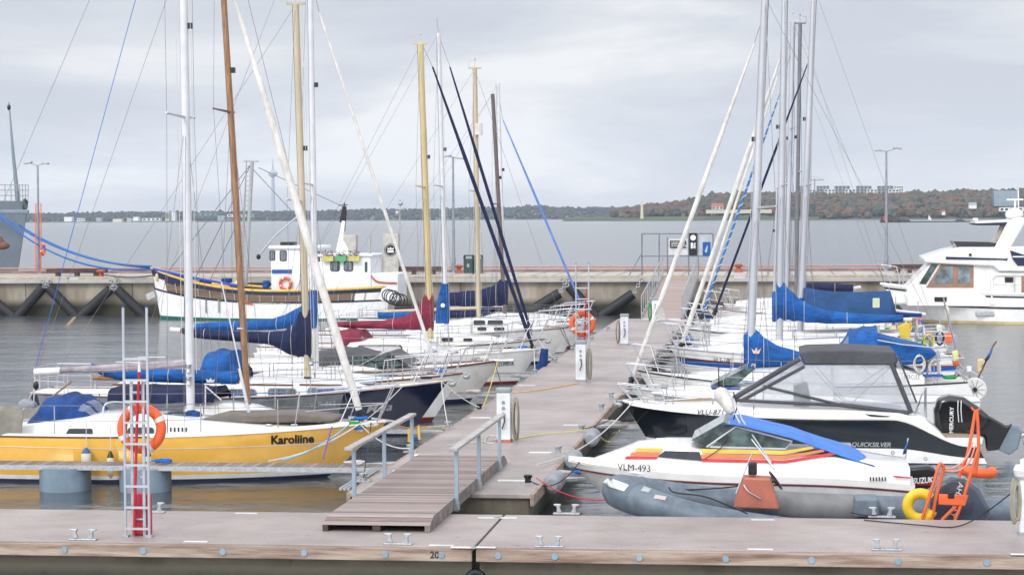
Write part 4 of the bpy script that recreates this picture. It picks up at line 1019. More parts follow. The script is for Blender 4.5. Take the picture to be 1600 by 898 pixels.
Fe.forestay((676, 105), (831, 538), .06, NAVY, wire_top=(662, 75)); Fe.rails(.1, .84, 5, .58)
Fe.write('Felicia', 771, 573, 803, 9.5, INK, slope=570)
p = Fe.wld((Fe.L / 2 + .1, -.05, .35)); rt = empty('fender', p, 'navy bow fender tied under the bow of the burgundy-covered boat', 'fender', 'fenders hung on the boats'); MB().tube([(-.25, 0, 0), (0, 0, .3), (.05, 0, .75)], [.1, .15, .12], 12).build('body', BLUE2, rt)

# ---- striped VI boat
Vi = Boat('sailing_boat', 'white sailing boat with dark double stripe and blue mast cover with white disc', 'sailing boat', 69.8, -7.75, 1, 9.6, 2.9, 1.2, .95, 1.0, SG)
Vi.hull([(1, .08, WHITE), (.08, -1, REDP)]); Vi.deck(); Vi.strake(TEAKR, 1, .018); Vi.stripe(INKR, .86, .81, .1, .93); Vi.stripe(INKR, .77, .74, .1, .93)
cabpx(Vi, [(600, 538, 1.0), (640, 526, 1.0), (700, 522, .95), (770, 526, .8), (805, 533, .5)], r=.08)
for x0, y0, x1, y1 in [(690, 527, 708, 533), (724, 528, 738, 533)]: Vi.window(x0, y0, x1, y1, GLASS, None, r=.4)
Vi.mast((685, 52), (698, 528), .078, ALUW, bar=False); Vi.spreaders([297], .95); Vi.shrouds(); Vi.halyards()
MB().tube([Vi.mt_, Vi.mt_ + Vector((-.05, 0, .5))], .008, 5).build('antenna', WIRE, Vi.root)
vertical_cover(Vi, [(443, 690, 701), (450, 688, 702), (475, 682, 703), (500, 680, 702), (505, 681, 702)], BLUE, wid=.14)
mb = MB(); c = Vi.at(692, 477, -.2); mb.tube([c, c + Vector((0, -.012, 0))], .075, 16); mb.build('disc_emblem', WTAPE, Vi.root)
Vi.forestay((703, 105), (826, 506), .055, NAVY, wire_top=(688, 62)); Vi.rails(.1, .84, 5, .58); Vi.write('VI', 822, 545, 831, 5, INK)
Vi.boom((560, 500), (695, 503), .04, ALUW)

# ---- wide white bow with pale cream mast
A7 = Boat('sailing_boat', 'white sailing boat with pale cream mast, wooden boom and dark wheelhouse windows', 'sailing boat', 75.3, -7.5, 1, 9.6, 3.1, 1.3, 1.1, 1.1, SG, rake=.7)
A7.hull([(1, .08, WHITE), (.08, -1, NAVYP)]); A7.deck(); A7.strake(TEAKR, 1, .02)
cabpx(A7, [(640, 515, 1.1), (690, 503, 1.15), (735, 497, 1.15), (790, 500, 1.05), (812, 508, .9), (845, 514, .5)], r=.08)
for x0, y0, x1, y1 in [(740, 500, 758, 507), (762, 500, 786, 507), (746, 511, 760, 516), (772, 511, 788, 516)]: A7.window(x0, y0, x1, y1, GLASS, None, r=.25)
A7.mast((742, 108), (748, 505), .085, CREAM2, bar=True); A7.spreaders([305], .9, CREAM2); A7.shrouds(); A7.halyards()
tubepx(A7, [(748, 193, -.1), (748, 211, -.1)], .14, SAIL, 'radar_reflector', 10)
A7.boom((592, 487), (746, 481), .06, CREAM2)
A7.cover([(591, 486, 496), (610, 487, 499), (630, 486, 499), (648, 486, 494)], BLUE, 'tarpaulin', .16, seed=33); A7.cover([(702, 484, 496), (720, 485, 498), (741, 485, 497)], NAVY, wid=.14, seed=34)
tubepx(A7, [(743, 112, 0), (880, 508, 0)], .006, WIRE, 'forestay'); A7.rails(.1, .84, 5, .58)

# ---- two far ones
A8 = Boat('sailing_boat', 'white sailing boat with slim dark mast and large navy boom cover', 'sailing boat', 80.2, -7.45, 1, 9.8, 3.0, 1.25, 1.05, 1.05, SG)
A8.hull([(1, .08, WHITE), (.08, -1, NAVYP)]); A8.deck(); A8.strake(NAVYH, .9, .02); A8.stripe(STR_R, .70, .66, .2, .93)
cabpx(A8, [(700, 505, 1.0), (740, 497, 1.0), (820, 497, .9), (870, 503, .5)]); A8.mast((770, 147), (789, 490), .075, DKMAST); A8.spreaders([325], .85, DKMAST); A8.shrouds()
A8.boom((702, 478), (790, 478), .04, ALUW); A8.cover([(703, 457, 478), (720, 455, 479), (745, 453, 479), (769, 447, 479), (782, 436, 478), (793, 437, 477)], NAVY, wid=.2, seed=41); A8.rails(.1, .84, 5, .6)
A9 = Boat('sailing_boat', 'farthest left sailing boat, slim white mast and blue striped furled headsail', 'sailing boat', 84.2, -7.5, 1, 9.4, 2.9, 1.2, 1.0, 1.0, SG)
A9.hull([(1, .08, WHITE), (.08, -1, REDP)]); A9.deck(); A9.strake(REDP, .95, .03)
cabpx(A9, [(730, 500, .95), (770, 490, .95), (850, 492, .85), (890, 498, .5)]); A9.mast((778, 130), (788, 485), .08, ALUW); A9.spreaders([330], .85); A9.shrouds()
A9.forestay((786, 188), (906, 470), .045, mat('furled_pale_blue', (.12, .22, .55), .7, bump=.4), wire_top=(779, 150)); A9.rails(.1, .84, 5, .6)
hoodpx(A9, [(770, 482, .8, 492), (755, 476, .9, 494), (738, 479, .9, 496), (730, 490, .85, 497)], 0, NAVY)
# ================================================================ RIGHT SIDE
# ---- grey inflatable
ry = 34.36
RB = Boat('inflatable_boat', 'grey inflatable boat with an orange-brown steering console, tied along the near dock', 'inflatable boat', ry, -2.95, -1, 7.0, 1.9, .9, .6, .5, None)
def wl(x, y, z): return RB.loc(Vector((x, y, z)))
path = [(4.0, 33.68, .14), (2.0, 33.66, .16), (.4, 33.66, .22), (-.8, 33.68, .36), (-1.7, 33.76, .53), (-2.3, 33.98, .69), (-2.62, 34.36, .77), (-2.3, 34.74, .70), (-1.7, 34.96, .60), (-.8, 35.04, .52), (.4, 35.06, .46), (2.0, 35.06, .42), (4.0, 35.04, .38)]
P_ = smoothline([wl(*q) for q in path], 6); n_ = len(P_)
rs = [.215 + .02 * math.sin(PI * min(1, i / n_ * 1.0)) for i in range(n_)]
rs = [r * (1 + .14 * max(0, 1 - (abs(i / n_ - .5) / .2) ** 2)) for i, r in enumerate(rs)]
mb = MB().tube(P_, rs, 24); mb.ell(P_[0] + Vector((-.02, 0, 0)), (.3, .23, .23), None, 16, 10); mb.ell(P_[-1] + Vector((-.02, 0, 0)), (.3, .23, .23), None, 16, 10)
mb.build('tube', PVC, RB.root)
for f in (.08, .2, .33, .42, .58, .67, .8, .92):
    i = int(f * n_); MB().tube([P_[i], P_[i].lerp(P_[i + 1], .45)], rs[i] + .004, 24, caps=False).build('seam_band', mat('seam_grey', (.12, .155, .19), .6), RB.root)
mb = MB(); mb.grid([[wl(x, 34.36 + s_ * w_ * k, z) for s_, k in ((-1, 1), (-1, .5), (1, .5), (1, 1))] for x, w_, z in ((-2.2, .12, .52), (-1.5, .42, .36), (-.5, .55, .30), (3.9, .58, .26))]); mb.build('floor', mat('floor_grey', (.25, .26, .27), .7), RB.root)
mb = MB(); mb.grid([[wl(x, 34.36 + k * w_, z - (0 if k else dz)) for k in (-1, -.5, 0, .5, 1)] for x, w_, z, dz in ((-2.5, .05, .55, .02), (-1.6, .5, .3, .35), (0, .62, .1, .38), (3.9, .62, .08, .3))]); mb.build('keel_hull', WHITE2, RB.root)
tubepx(RB, [(1045, 761, .80), (1055, 769, .86), (1100, 775, .9), (1140, 790, .9), (1168, 802, .86)], .012, ROPED, 'grab_line'); tubepx(RB, [(1050, 756, -.5), (1064, 764, -.46), (1110, 763, -.44), (1155, 759, -.44)], .012, ROPED, 'grab_line')
def ontube(px, py, ly=.0):
    d = ray(px, py)
    best = None
    for i in range(0, n_ - 1):      # first hit of the ray on the tube, marched
        pass
    o_ = RB.loc(Vector((0, 0, CZ))); q = RB.loc(Vector((0, 0, CZ)) + d); dv = (q - o_).normalized()
    t = 31.0
    while t < 37:
        p = o_ + dv * t; dist = min((p - P_[i]).length - rs[i] for i in range(0, n_, 1))
        if dist < .012: return p
        t += max(dist * .6, .004)
    return o_ + dv * 34
def tubepatch(poly4, m, name):
    (a, b_, c, d) = [Vector((x, y, 0)) for x, y in poly4]; rows = []
    for i in range(9):
        rows.append([ontube(*(a.lerp(b_, j / 5).lerp(d.lerp(c, j / 5), i / 8)).to_2d()) for j in range(6)])
    MB().grid(rows, m).build(name, m, RB.root)
tubepatch([(950, 745), (983, 757), (975, 767), (940, 756)], WTAPE, 'white_patch'); tubepatch([(1006, 759), (1018, 763), (1013, 769), (1001, 766)], mat('grey_patch', (.42, .44, .46), .5), 'grey_patch'); tubepatch([(1024, 772), (1042, 775), (1039, 781), (1021, 778)], mat('pale_patch', (.5, .42, .4), .5), 'label_patch')
# console
bevslab(RB, [(1161, 743), (1204, 745), (1218, 793), (1146, 790)], -.22, .22, mat('console_brown', (.42, .13, .085), .55, col2=(.3, .1, .07)), 'console', .03)
MB().box(RB.at(1176, 731, 0), (.14, .2, .2)).build('instrument', BLACK, RB.root, bevel=.02)
tubepx(RB, [(1150, 770, .24), (1172, 715, .24), (1176, 707, .24)], .012, STEEL, 'windscreen_rail', smooth=False); tubepx(RB, [(1162, 757, .25), (1170, 768, .27), (1188, 779, .25)], .012, STEEL, 'hand_grip')
c = RB.at(1212, 750, 0.0); d = Vector((-.75, 0, .55)).normalized(); u = d.orthogonal().normalized(); v = d.cross(u); mb = MB()
mb.tube([c + (u * math.cos(2 * PI * k / 24) + v * math.sin(2 * PI * k / 24)) * .17 for k in range(24)], .014, 7, closed=True)
for k in range(3): mb.tube([c - d * .05, c + (u * math.cos(2.1 * k) + v * math.sin(2.1 * k)) * .17], .01, 5)
mb.tube([c, RB.at(1195, 760, 0)], .02, 7); mb.build('steering_wheel', BLACK, RB.root)
i0, i1 = int(n_ * .80), int(n_ * .90); MB().tube(P_[i0:i1], [r + .005 for r in rs[i0:i1]], 24).build('repair_sleeve', mat('sleeve_grey', (.17, .175, .18), .6), RB.root)
bevslab(RB, [(1336, 778), (1372, 778), (1374, 806), (1334, 806)], -.55, .1, PVC, 'fuel_locker', .03)
# its outboard, ring float and orange arch
bevslab(RB, [(1452, 776), (1462, 755), (1484, 742), (1506, 745), (1528, 760), (1546, 792), (1540, 812), (1452, 812)], -.24, .24, mat('cowl_grey', (.055, .07, .10), .25, coat=.4), 'outboard_cowl', .07)
bevslab(RB, [(1500, 800), (1540, 806), (1532, 860), (1500, 860)], -.1, .1, mat('leg_grey', (.12, .14, .17), .35), 'outboard_leg', .04)
writing('YAMAHA', lambda u, v: (lambda p: Vector((p.x, .252, p.z)))(RB.at(1484 + u * 14 + v * 8, 806 - u * 54 + v * 3, .25)), INKW, RB.root, shear=0)
def arch(pts, r=.027, name='roll_bar', m=ORANGE2): return tubepx(RB, pts, r, m, name)
arch([(1441, 810, .62), (1452, 776, .62), (1467, 728, .60), (1471, 726, .58), (1474, 733, .56), (1464, 770, .56), (1456, 812, .56)])
arch([(1524, 740, .3), (1529, 700, .3), (1527, 648, .3), (1524, 644, .3), (1521, 660, .3), (1512, 708, .35), (1498, 745, .4)])
arch([(1529, 700, .55), (1515, 746, .56), (1504, 782, .56), (1492, 812, .56)]); arch([(1472, 812, .5), (1490, 794, .52), (1506, 780, .54)], .03)
arch([(1474, 731, .57), (1490, 730, .5), (1510, 715, .45), (1520, 690, .4)], .014, 'hose_bundle', mat('hose_salmon', (.70, .28, .2), .5)); arch([(1476, 735, .57), (1496, 735, .5), (1514, 722, .45), (1524, 695, .4)], .014, 'hose_bundle', mat('hose_salmon', 0)); arch([(1517, 636, .3), (1524, 642, .3), (1531, 638, .3)], .015)
bevslab(RB, [(1463, 764), (1508, 766), (1503, 782), (1462, 780)], .54, .59, ORANGE2, 'cross_plate', .01); MB().box(RB.at(1486, 773, .6), (.1, .02, .1)).build('socket', BLACK, RB.root, bevel=.01)
p = RB.wld(RB.at(1438, 790, .5)); mb = MB(); pts = []
for i in range(25):
    a = rad(60 + 300 * i / 24 - 20); pts.append(p + Vector((math.cos(a) * .2, 0, math.sin(a) * .2)))
thing(MB().tube(pts, [.085] * 25, 12), 'horseshoe_lifebuoy', mat('lifebuoy_yellow', (.78, .50, .02), .5), 'yellow horseshoe lifebuoy beside the grey outboard of the inflatable', 'lifebuoy')
p = RB.wld(RB.at(1525, 737, -1.6)); thing(MB().tube(smoothline([p + Vector(q) for q in ((-.25, 0, .04), (0, -.1, 0), (.25, 0, -.02), (.27, .15, 0))]), .085, 12), 'marker_float', ORANGE, 'slim orange float lying behind the grey outboard at the right', 'float')

# ---- striped speedboat
S1 = Boat('speedboat', 'white speedboat with yellow, orange and red side stripes and blue tarpaulin', 'speedboat', 36.95, -3.72, -1, 5.98, 2.15, .98, .84, .70, None, stern=.9, rake=1.0, full=.45, k0=.05, k1=.62, tr=.05)
GRH = mat('lower_hull_grey', (.50, .51, .51), .3)
S1.hull([(1, .86, WHITE), (.86, .1, GRH), (.1, -1, GRH)]); S1.deck(cam=.1); S1.strake(INKR, .84, .018)
cabpx(S1, [(930, 716, .25), (960, 706, .5), (995, 693, .75), (1040, 689, .86), (1080, 690, .92), (1110, 697, .98), (1226, 701, 1.0), (1300, 703, 1.0), (1350, 712, 1.0), (1385, 718, .98), (1417, 722, .96)], r=.06, inset=.16, camber=.02)
def oc(a, b_, o=.0): return S1.oncab(a, b_, o)
for m_, (y0, y1), (z0, z1), (q0, q1), nm in ((STR_Y, (699, 705), (702, 708.5), (699, 706), 'yellow_stripe'), (STR_O, (706, 711), (710, 715.5), (707.5, 713), 'orange_stripe'), (STR_R, (712, 716.5), (717, 722), (715, 723), 'red_stripe')):
    k = {'yellow_stripe': 0, 'orange_stripe': 1, 'red_stripe': 2}[nm]
    strip(S1, [(995 - k * 8, y0), (1036 - k * 4, y0 + .5)], [(992 - k * 8, y1), (1034 - k * 4, y1)], m_, nm, oc, 12)
    strip(S1, [(1095, z0 - 1.5), (1226, z0 + 1.5), (1268 + k * 17, 697 + k * 4.5)], [(1096, z1 - 1.5), (1226, z1 + 1.0), (1272 + k * 17, 700 + k * 4.8)], m_, nm, oc, 24)
strip(S1, [(1039, 703.5), (1093, 705)], [(1027, 713), (1097, 719)], GLASS, 'cabin_window', oc, 10, off=.02)
S1.slab([(1080, 687), (1130, 659), (1150, 665), (1104, 698)], -.82, .82, GLASSG, 'windscreen', ly=.82); S1.slab([(1112, 697), (1148, 667), (1238, 690), (1227, 702)], .84, .86, GLASSG, 'side_window', ly=.85)
mb = MB(); mb.tube([S1.at(1104, 698, .86), S1.at(1150, 666, .86), S1.at(1238, 689, .87), S1.at(1227, 701, .88), S1.at(1110, 698, .87)], .016, 6); mb.build('window_frame', ALUW, S1.root)
rows = []
for i, (px, pt, pb) in enumerate([(1131, 655, 661), (1150, 647, 662), (1180, 653, 669), (1210, 661, 677), (1240, 669, 684), (1270, 678, 695), (1300, 687, 706), (1330, 698, 717), (1352, 705, 722), (1371, 722, 726)]):
    p, q = S1.at(px, pt, -.6), S1.at(px, pb, .95); p.x = q.x; w_ = .06 * math.sin(i * 2.1)
    rows.append([Vector((q.x, .95, q.z)), Vector((p.x + .03, .9, (p.z + q.z) / 2 + w_ * .5)), Vector((p.x, .75, p.z)), Vector((p.x, .3, p.z + .05 - w_)), Vector((p.x, -.3, p.z + .05 + w_)), Vector((p.x, -.8, p.z)), Vector((q.x, -.95, q.z))])
o = MB().grid(rows, TARPB).build('tarpaulin', TARPB, S1.root); md = o.modifiers.new('t', 'SOLIDIFY'); md.thickness = .02
md = o.modifiers.new('s', 'SUBSURF'); md.levels = md.render_levels = 2
S1.write('VLM-493', 965, 733.5, 1016, 10, INK, slope=736)
bevslab(S1, [(1024, 686), (1062, 687), (1062, 691), (1024, 690)], -.25, .25, WHITE2, 'hatch', .015)
rt_ = []
tubepx(S1, [(1138, 625, .7), (1158, 665, .75), (1209, 730, 1.05)], .016, ALU, 'bimini_tube', smooth=False); tubepx(S1, [(1146, 622, .7), (1160, 656, .75), (1205, 722, 1.04)], .014, ALU, 'bimini_tube', smooth=False)
tubepx(S1, [(1136, 688, .9), (1123, 702, .95), (1099, 718, 1.0)], .008, ROPED, 'bimini_strap')
a, b_ = S1.at(1122, 607, .6), S1.at(1144, 645, .75); pts = [a.lerp(b_, i / 8) for i in range(9)]
MB().tube(pts, [.06, .12, .135, .13, .12, .11, .10, .09, .06], 12).build('folded_bimini', SAIL, S1.root); tubepx(S1, [(1146, 612, .62), (1151, 635, .62), (1146, 655, .72)], .012, BLACK, 'bimini_clip')
for i in range(6): MB().box(S1.onhull(1360 + i * 4.6, 747.5), (.02, .02, .07)).build('vent_slot', BLACK, S1.root)
strip(S1, [(1393, 742), (1423, 745)], [(1400, 745.5), (1423, 747)], STR_R, 'red_flash', n=6); 
tubepx(S1, [(1412, 718, .2), (1419, 684, .2)], .01, ALUW, 'flag_staff'); FLAGM = mat('flag_cloth', (.03, .05, .18), .8)
def flag(b, pts, ly, name='flag', ms=None):
    ms = ms or [mat('flag_blue', (.01, .10, .40), .8), mat('flag_black', (.015, .015, .02), .8), mat('flag_white', (.7, .7, .7), .8)]
    (a0, a1), (c0, c1) = pts; A, B_, C, D = b.at(*a0, ly), b.at(*a1, ly), b.at(*c0, ly), b.at(*c1, ly); rows = []
    for i in range(10):
        f = i / 9; w_ = Vector((0, .05 * math.sin(f * 5), 0)); rows.append([A.lerp(B_, j / 3).lerp(C.lerp(D, j / 3), f) + w_ for j in range(4)])
    mb = MB().grid(rows, None, bands=ms); o = mb.build(name, None, b.root); md = o.modifiers.new('t', 'SOLIDIFY'); md.thickness = .006; return o
flag(S1, (((1418, 688), (1416, 716)), ((1413, 700), (1409, 716))), .21)
bevslab(S1, [(1418, 729), (1450, 726), (1461, 731), (1461, 744), (1418, 745)], -.2, .2, BLACK, 'outboard_cowl', .05)
bevslab(S1, [(1421, 744), (1459, 744), (1457, 757), (1440, 766), (1440, 792), (1421, 792)], -.16, .16, BLACK, 'outboard_leg', .03)
writing('SUZUKI', lambda u, v: (lambda p: Vector((p.x, .206, p.z)))(S1.at(1427 + u * 33, 755 - v * 9 - u * 2, .2)), INKW, S1.root, bold=.03)
MB().box(S1.at(1442, 756.5, .19), (.32, .01, .015)).build('red_line', REDM, S1.root)

# ---- black-sided day cruiser
Q = Boat('cabin_cruiser', 'modern white motor boat with black side panel, charcoal camper canopy and big black outboard', 'motor boat', 46.3, -3.42, -1, 7.55, 2.6, 1.22, .98, .85, None, stern=.92, rake=.75, full=.45, k0=.04, k1=.45, tr=-.2)
Q.sh = lambda t: .98 + .24 * max(0, (t - .4) / .6) ** 2 - .58 * (lambda u: u * u * (3 - 2 * u))(min(1, max(0, .24 - t) / .22))
Q.hull([(1, .93, WHITE), (.93, .34, DKBLUE), (.34, .03, WHITE), (.03, -1, NAVYP)]); Q.deck(cam=.04); Q.strake(WHITE, .985, .03); Q.strake(BLACK, .93, .02)
cabpx(Q, [(985, 643, .35), (1010, 633, .65), (1050, 628, .9), (1090, 626, 1.02), (1140, 626, 1.12), (1200, 630, 1.2), (1320, 632, 1.22), (1400, 636, 1.22), (1440, 646, 1.2), (1458, 662, 1.18), (1475, 680, 1.16), (1500, 684, 1.1)], r=.12, inset=.03, camber=.02)
def oq(a, b_, o=.0): return Q.oncab(a, b_, o)
strip(Q, [(1040, 627.5), (1110, 622)], [(1040, 629), (1120, 627)], TEAK, 'teak_pad', lambda a, b_, o=0: Q.at(a, b_, .4) + Vector((0, 0, .02)), 8)
Q.rails(.62, .85, 3, .28, pushpit=False, lines=(1,), tp=.88, ph=.34)
Q.write('QUICKSILVER', 1331, 697, 1392, 6.8, INKG, slope=697.5, bold=.02, shear=.3)
strip(Q, [(1302, 690), (1329, 691)], [(1308, 692.5), (1331, 697)], INKG, 'badge', n=6); Q.write('VLU-871', 1090, 647, 1131, 8, INK, slope=647.5, shear=.25, fn=lambda a, b_: oq(a, b_, .03))
Q.window(1020, 664, 1072, 678, GLASS, None, hullside=True, r=.3, slant0=-4, name='hull_window'); strip(Q, [(1350, 646), (1393, 650)], [(1360, 650), (1385, 652)], BLACK, 'air_intake', oq, 8)
for px, py in ((1395, 707), (1446, 716)): MB().torus(Q.onhull(px, py, .0), .03, .012, 'Y', None, 14, 6).build('skin_fitting', STEEL, Q.root)
# white swoosh that sweeps down to the stern over the black panel
if 0: strip(Q, [(1385, 655), (1420, 656), (1450, 660), (1500, 684)], [(1385, 664), (1410, 671), (1446, 690), (1498, 697)], WHITE, 'white_sweep', n=20, off=.02)
Q.slab([(1466, 684), (1536, 684), (1535, 694), (1466, 697)], -1.05, 1.05, WHITE, 'bathing_platform', ly=1.05, bevel=.02)
Q.slab([(1470, 681), (1516, 682), (1516, 684), (1470, 684)], -.95, .95, TEAK, 'platform_teak', ly=.95)
# camper canopy
YC = 1.12
Q.slab([(1248, 551), (1262, 547.5), (1330, 546), (1400, 550), (1403, 566), (1395, 571), (1257, 570), (1252, 560)], -YC, YC, CHAR, 'canopy_top', ly=YC, bevel=.04)
sidep = [(1152, 622), (1256, 569), (1393, 569), (1424, 643), (1312, 628), (1240, 612), (1200, 622)]
for yy in (YC, -YC): Q.slab([(1158, 621), (1256, 570), (1396, 570), (1424, 645), (1330, 634), (1200, 629)], yy - .006, yy, CLEAR, 'clear_side', ly=YC)
for yy in (YC + .004,):
    def bar(a, c, w_=.06, m=CHAR, name='canopy_strut'): return MB().tube([Q.at(*a, yy), Q.at(*c, yy)], w_, 8).build(name, m, Q.root)
    bar((1146, 622), (1250, 560), .055); bar((1156, 627), (1257, 572), .035); bar((1393, 568), (1424, 645), .05); bar((1403, 556), (1432, 628), .02); bar((1193, 603), (1312, 632), .03); bar((1312, 632), (1420, 645), .05); bar((1150, 625), (1316, 633), .035)
    for a, c in (((1268, 574), (1325, 635)), ((1277, 574), (1322, 627)), ((1394, 571), (1325, 635)), ((1345, 570), (1364, 590)), ((1385, 572), (1326, 612))): MB().tube([Q.at(*a, YC - .25), Q.at(*c, YC - .25)], .009, 5).build('canopy_frame', STEEL, Q.root)
Q.slab([(1150, 624), (1252, 566), (1256, 569), (1158, 626)], -YC + .04, YC - .04, CLEAR, 'clear_front', ly=YC); Q.slab([(1403, 560), (1406, 560), (1434, 632), (1426, 640)], -YC + .04, YC - .04, CLEAR, 'clear_back', ly=YC)
Q.slab([(1240, 606), (1262, 600), (1268, 632), (1240, 632)], -.9, -.4, BLACK, 'seat', ly=.0)
# outboard, tilted up
CW = mat('cowl_black', (.008, .008, .010), .12, coat=.6)
bevslab(Q, [(1458, 640), (1464, 622), (1482, 616), (1505, 619), (1528, 634), (1548, 650), (1536, 668), (1500, 683), (1470, 680), (1460, 665)], -.28, .28, CW, 'outboard_cowl', .11, 5)
bevslab(Q, [(1530, 640), (1565, 660), (1572, 664), (1582, 660), (1560, 702), (1541, 704), (1538, 682), (1520, 676)], -.12, .12, CW, 'outboard_leg', .05)
bevslab(Q, [(1574, 661), (1590, 665), (1597, 674), (1590, 700), (1577, 710), (1559, 702)], -.09, .09, mat('gearcase_grey', (.18, .23, .27), .3, metal=.2), 'gearcase', .035)
mb = MB(); c = Q.at(1592, 682, 0); mb.tube([c + Vector((.05, 0, 0)), c + Vector((-.28, 0, .06))], [.07, .03], 10)
for k in range(3):
    a = k * 2.1; mb.ell(c + Vector((-.12, math.cos(a) * .11, math.sin(a) * .11)), (.02, .1, .06), None, 10, 6, Matrix.Rotation(a, 3, 'X') @ Matrix.Rotation(.5, 3, 'Y'))
mb.build('propeller', STEEL, Q.root)
writing('MERCURY', lambda u, v: (lambda p: Vector((p.x, .287, p.z)))(Q.at(1488 + u * -1 + v * -6.5, 675 - u * 41 + v * -1, .28)) if False else (lambda p: Vector((p.x, .287, p.z)))(Q.at(1489 + u * 1 - (1 - v) * 0 - v * 6, 676 - u * 41, .28)), INKW, Q.root, bold=.02)
for x_ in (1497, 1502): MB().tube([Q.at(x_, 625, .28), Q.at(x_ - .5, 640, .287), Q.at(x_ + 1, 659, .28)], .010, 5).build('cowl_stripe', INKW, Q.root)
tubepx(Q, [(1446, 605, .3), (1446, 652, .3)], .03, STEEL, 'rod_holder'); tubepx(Q, [(1428, 645, .5), (1447, 602, .5)], .01, ALUW, 'flag_staff'); flag(Q, (((1442, 612), (1434, 640)), ((1438, 620), (1430, 645))), .5)

# ---- low boat behind it (blue dashes)
G = Boat('sailing_boat', 'small white sail boat with blue dash and slanted windscreen, bow behind the black-sided boat', 'sailing boat', 50.9, -3.55, -1, 8.2, 2.5, 1.12, .9, .9, SR)
G.hull([(1, .1, WHITE), (.1, -1, NAVYP)]); G.deck(); G.strake(ALU, 1, .02); G.stripe(STR_B, .78, .70, .35, .93)
cabpx(G, [(1020, 612, .5), (1060, 607, .8), (1110, 602, .95), (1200, 600, 1.0), (1300, 602, 1.0)], r=.07)
strip(G, [(1110, 604), (1158, 604)], [(1113, 608), (1156, 608)], STR_B, 'blue_dash', lambda a, b_, o=0: G.oncab(a, b_, .015), 8)
G.slab([(1110, 602), (1165, 575), (1180, 576), (1150, 602)], -.85, .85, GLASSG, 'windscreen', ly=.85); G.rails(.5, .84, 4, .5, pushpit=False); 
tubepx(G, [(1123, 614, .9), (1123, 586, .9), (1123, 572, .9)], .014, BLACK, 'boat_hook')

# ---- crown cover boat
H = Boat('sailing_boat', 'white sailing boat with blue crown-marked sail cover and bright blue cockpit cover', 'sailing boat', 54.1, -3.6, -1, 8.2, 3.0, 1.3, 1.02, 1.12, SR, tr=-.5, stern=.75)
H.hull([(1, .1, WHITE), (.1, -1, REDP)]); H.deck(); H.strake(INK, 1.0, .02)
cabpx(H, [(1050, 592, .5), (1100, 583, .85), (1170, 578, 1.0), (1300, 571, 1.05), (1400, 570, 1.1), (1440, 580, 1.1)], r=.08)
H.mast((1195, -5), (1171, 578), .105, ALU, topr=.095); H.spreaders([333], 1.0, sweep=-.5); H.shrouds(back=False); H.halyards()
MB().tube([H.mt_, H.wld((0, 0, 0)) * 0 + Vector((-H.L / 2 + .1, 0, 1.2))], .005, 4).build('backstay', WIRE, H.root)
H.forestay((1179, 68), (989, 588), .062, SAIL, wire_top=(1189, 35)); H.rails(.1, .86, 6, .6)
# clew of the furled sail
mb = MB(); a = [H.at(1033, 470, 0), H.at(1040, 498, -.1), H.at(1020, 500, 0), H.at(1026, 485, .1)]; mb.extr(a, (0, .03, 0)); mb.build('sail_clew', SAIL, H.root)
H.cover([(1162, 524, 577), (1166, 516, 577), (1176, 511.5, 576), (1187, 519, 575), (1200, 531, 574), (1220, 541, 573), (1250, 549, 572), (1300, 555, 571), (1360, 560, 571)], BLUE, wid=.17, seed=51)
crown(H, [(1177, 552), (1174, 544), (1179, 548), (1181.5, 542), (1184, 548), (1189, 544), (1186, 552.5)], mat('crown_beige', (.62, .48, .40), .6), lambda a, c: H.at(a, c, .20))
hoodpx(H, [(1314, 536, .95, 552), (1328, 513, 1.05, 554), (1350, 509, 1.1, 555), (1369, 508, 1.1, 556)], 0, BLUE, wins=((.1, .9, 2, 5),))
H.slab([(1369, 527), (1374, 526), (1461, 548), (1464, 554), (1438, 569), (1374, 572)], -1.1, 1.1, BLUE, 'cockpit_cover', ly=1.1, bevel=.05); H.slab([(1404, 557), (1426, 555), (1428, 570), (1404, 572)], -1.15, -1.1, BLUE, 'cover_flap', ly=1.15)
mb = MB(); mb.tube([H.at(1371, 531, 1.2), H.at(1410, 538, 1.22), H.at(1462, 543, 1.2)], .012, 5); mb.build('cover_rope', ROPEW, H.root)
H.boom((1380, 556), (1172, 566), .05, ALUW)
H.write('HERCULE', 1413, 592, 1437, 7, INK); strip(H, [(1441, 584), (1472, 584)], [(1442, 588), (1478, 589)], STR_B, 'blue_band', n=8)
bevslab(H, [(1425, 602), (1482, 597), (1492, 612), (1488, 626), (1420, 628)], 1.55, 1.95, FENDW, 'dinghy_tube', .12) if False else None
bevslab(H, [(1466, 615), (1474, 615), (1475, 600), (1466, 600)], 1.5, 1.56, WHITE, 'rudder_plate', .01)
# stern clutter: solar panel pole, horseshoe, life sling, ladder, windvane
bevslab(H, [(1443, 546), (1466, 545), (1470, 563), (1452, 570), (1440, 562)], -.3, .2, GALV, 'outboard_motor', .05); bevslab(H, [(1485, 548), (1494, 545), (1496, 560), (1488, 564)], .3, .42, mat('pale_lime', (.55, .62, .25), .6), 'life_sling', .03)
tubepx(H, [(1474, 465, 0), (1500, 570, 0)], .022, STEEL, 'stern_pole'); tubepx(H, [(1500, 570, .2), (1536, 590, .2)], .016, STEEL, 'stern_ladder_rail', smooth=False); tubepx(H, [(1496, 580, .2), (1530, 602, .2)], .016, STEEL, 'stern_ladder_rail', smooth=False)
for i in range(4): tubepx(H, [(1498 + i * 9, 572 + i * 6, .2), (1497 + i * 9, 580 + i * 6, .2)], .014, STEEL, 'stern_ladder_rung', smooth=False)
tubepx(H, [(1524, 600, .3), (1552, 540, .3), (1557, 533, .3)], .02, TEAKR, 'ensign_staff', smooth=False)
flag(H, (((1552, 542), (1532, 572)), ((1545, 562), (1534, 571))), .32)
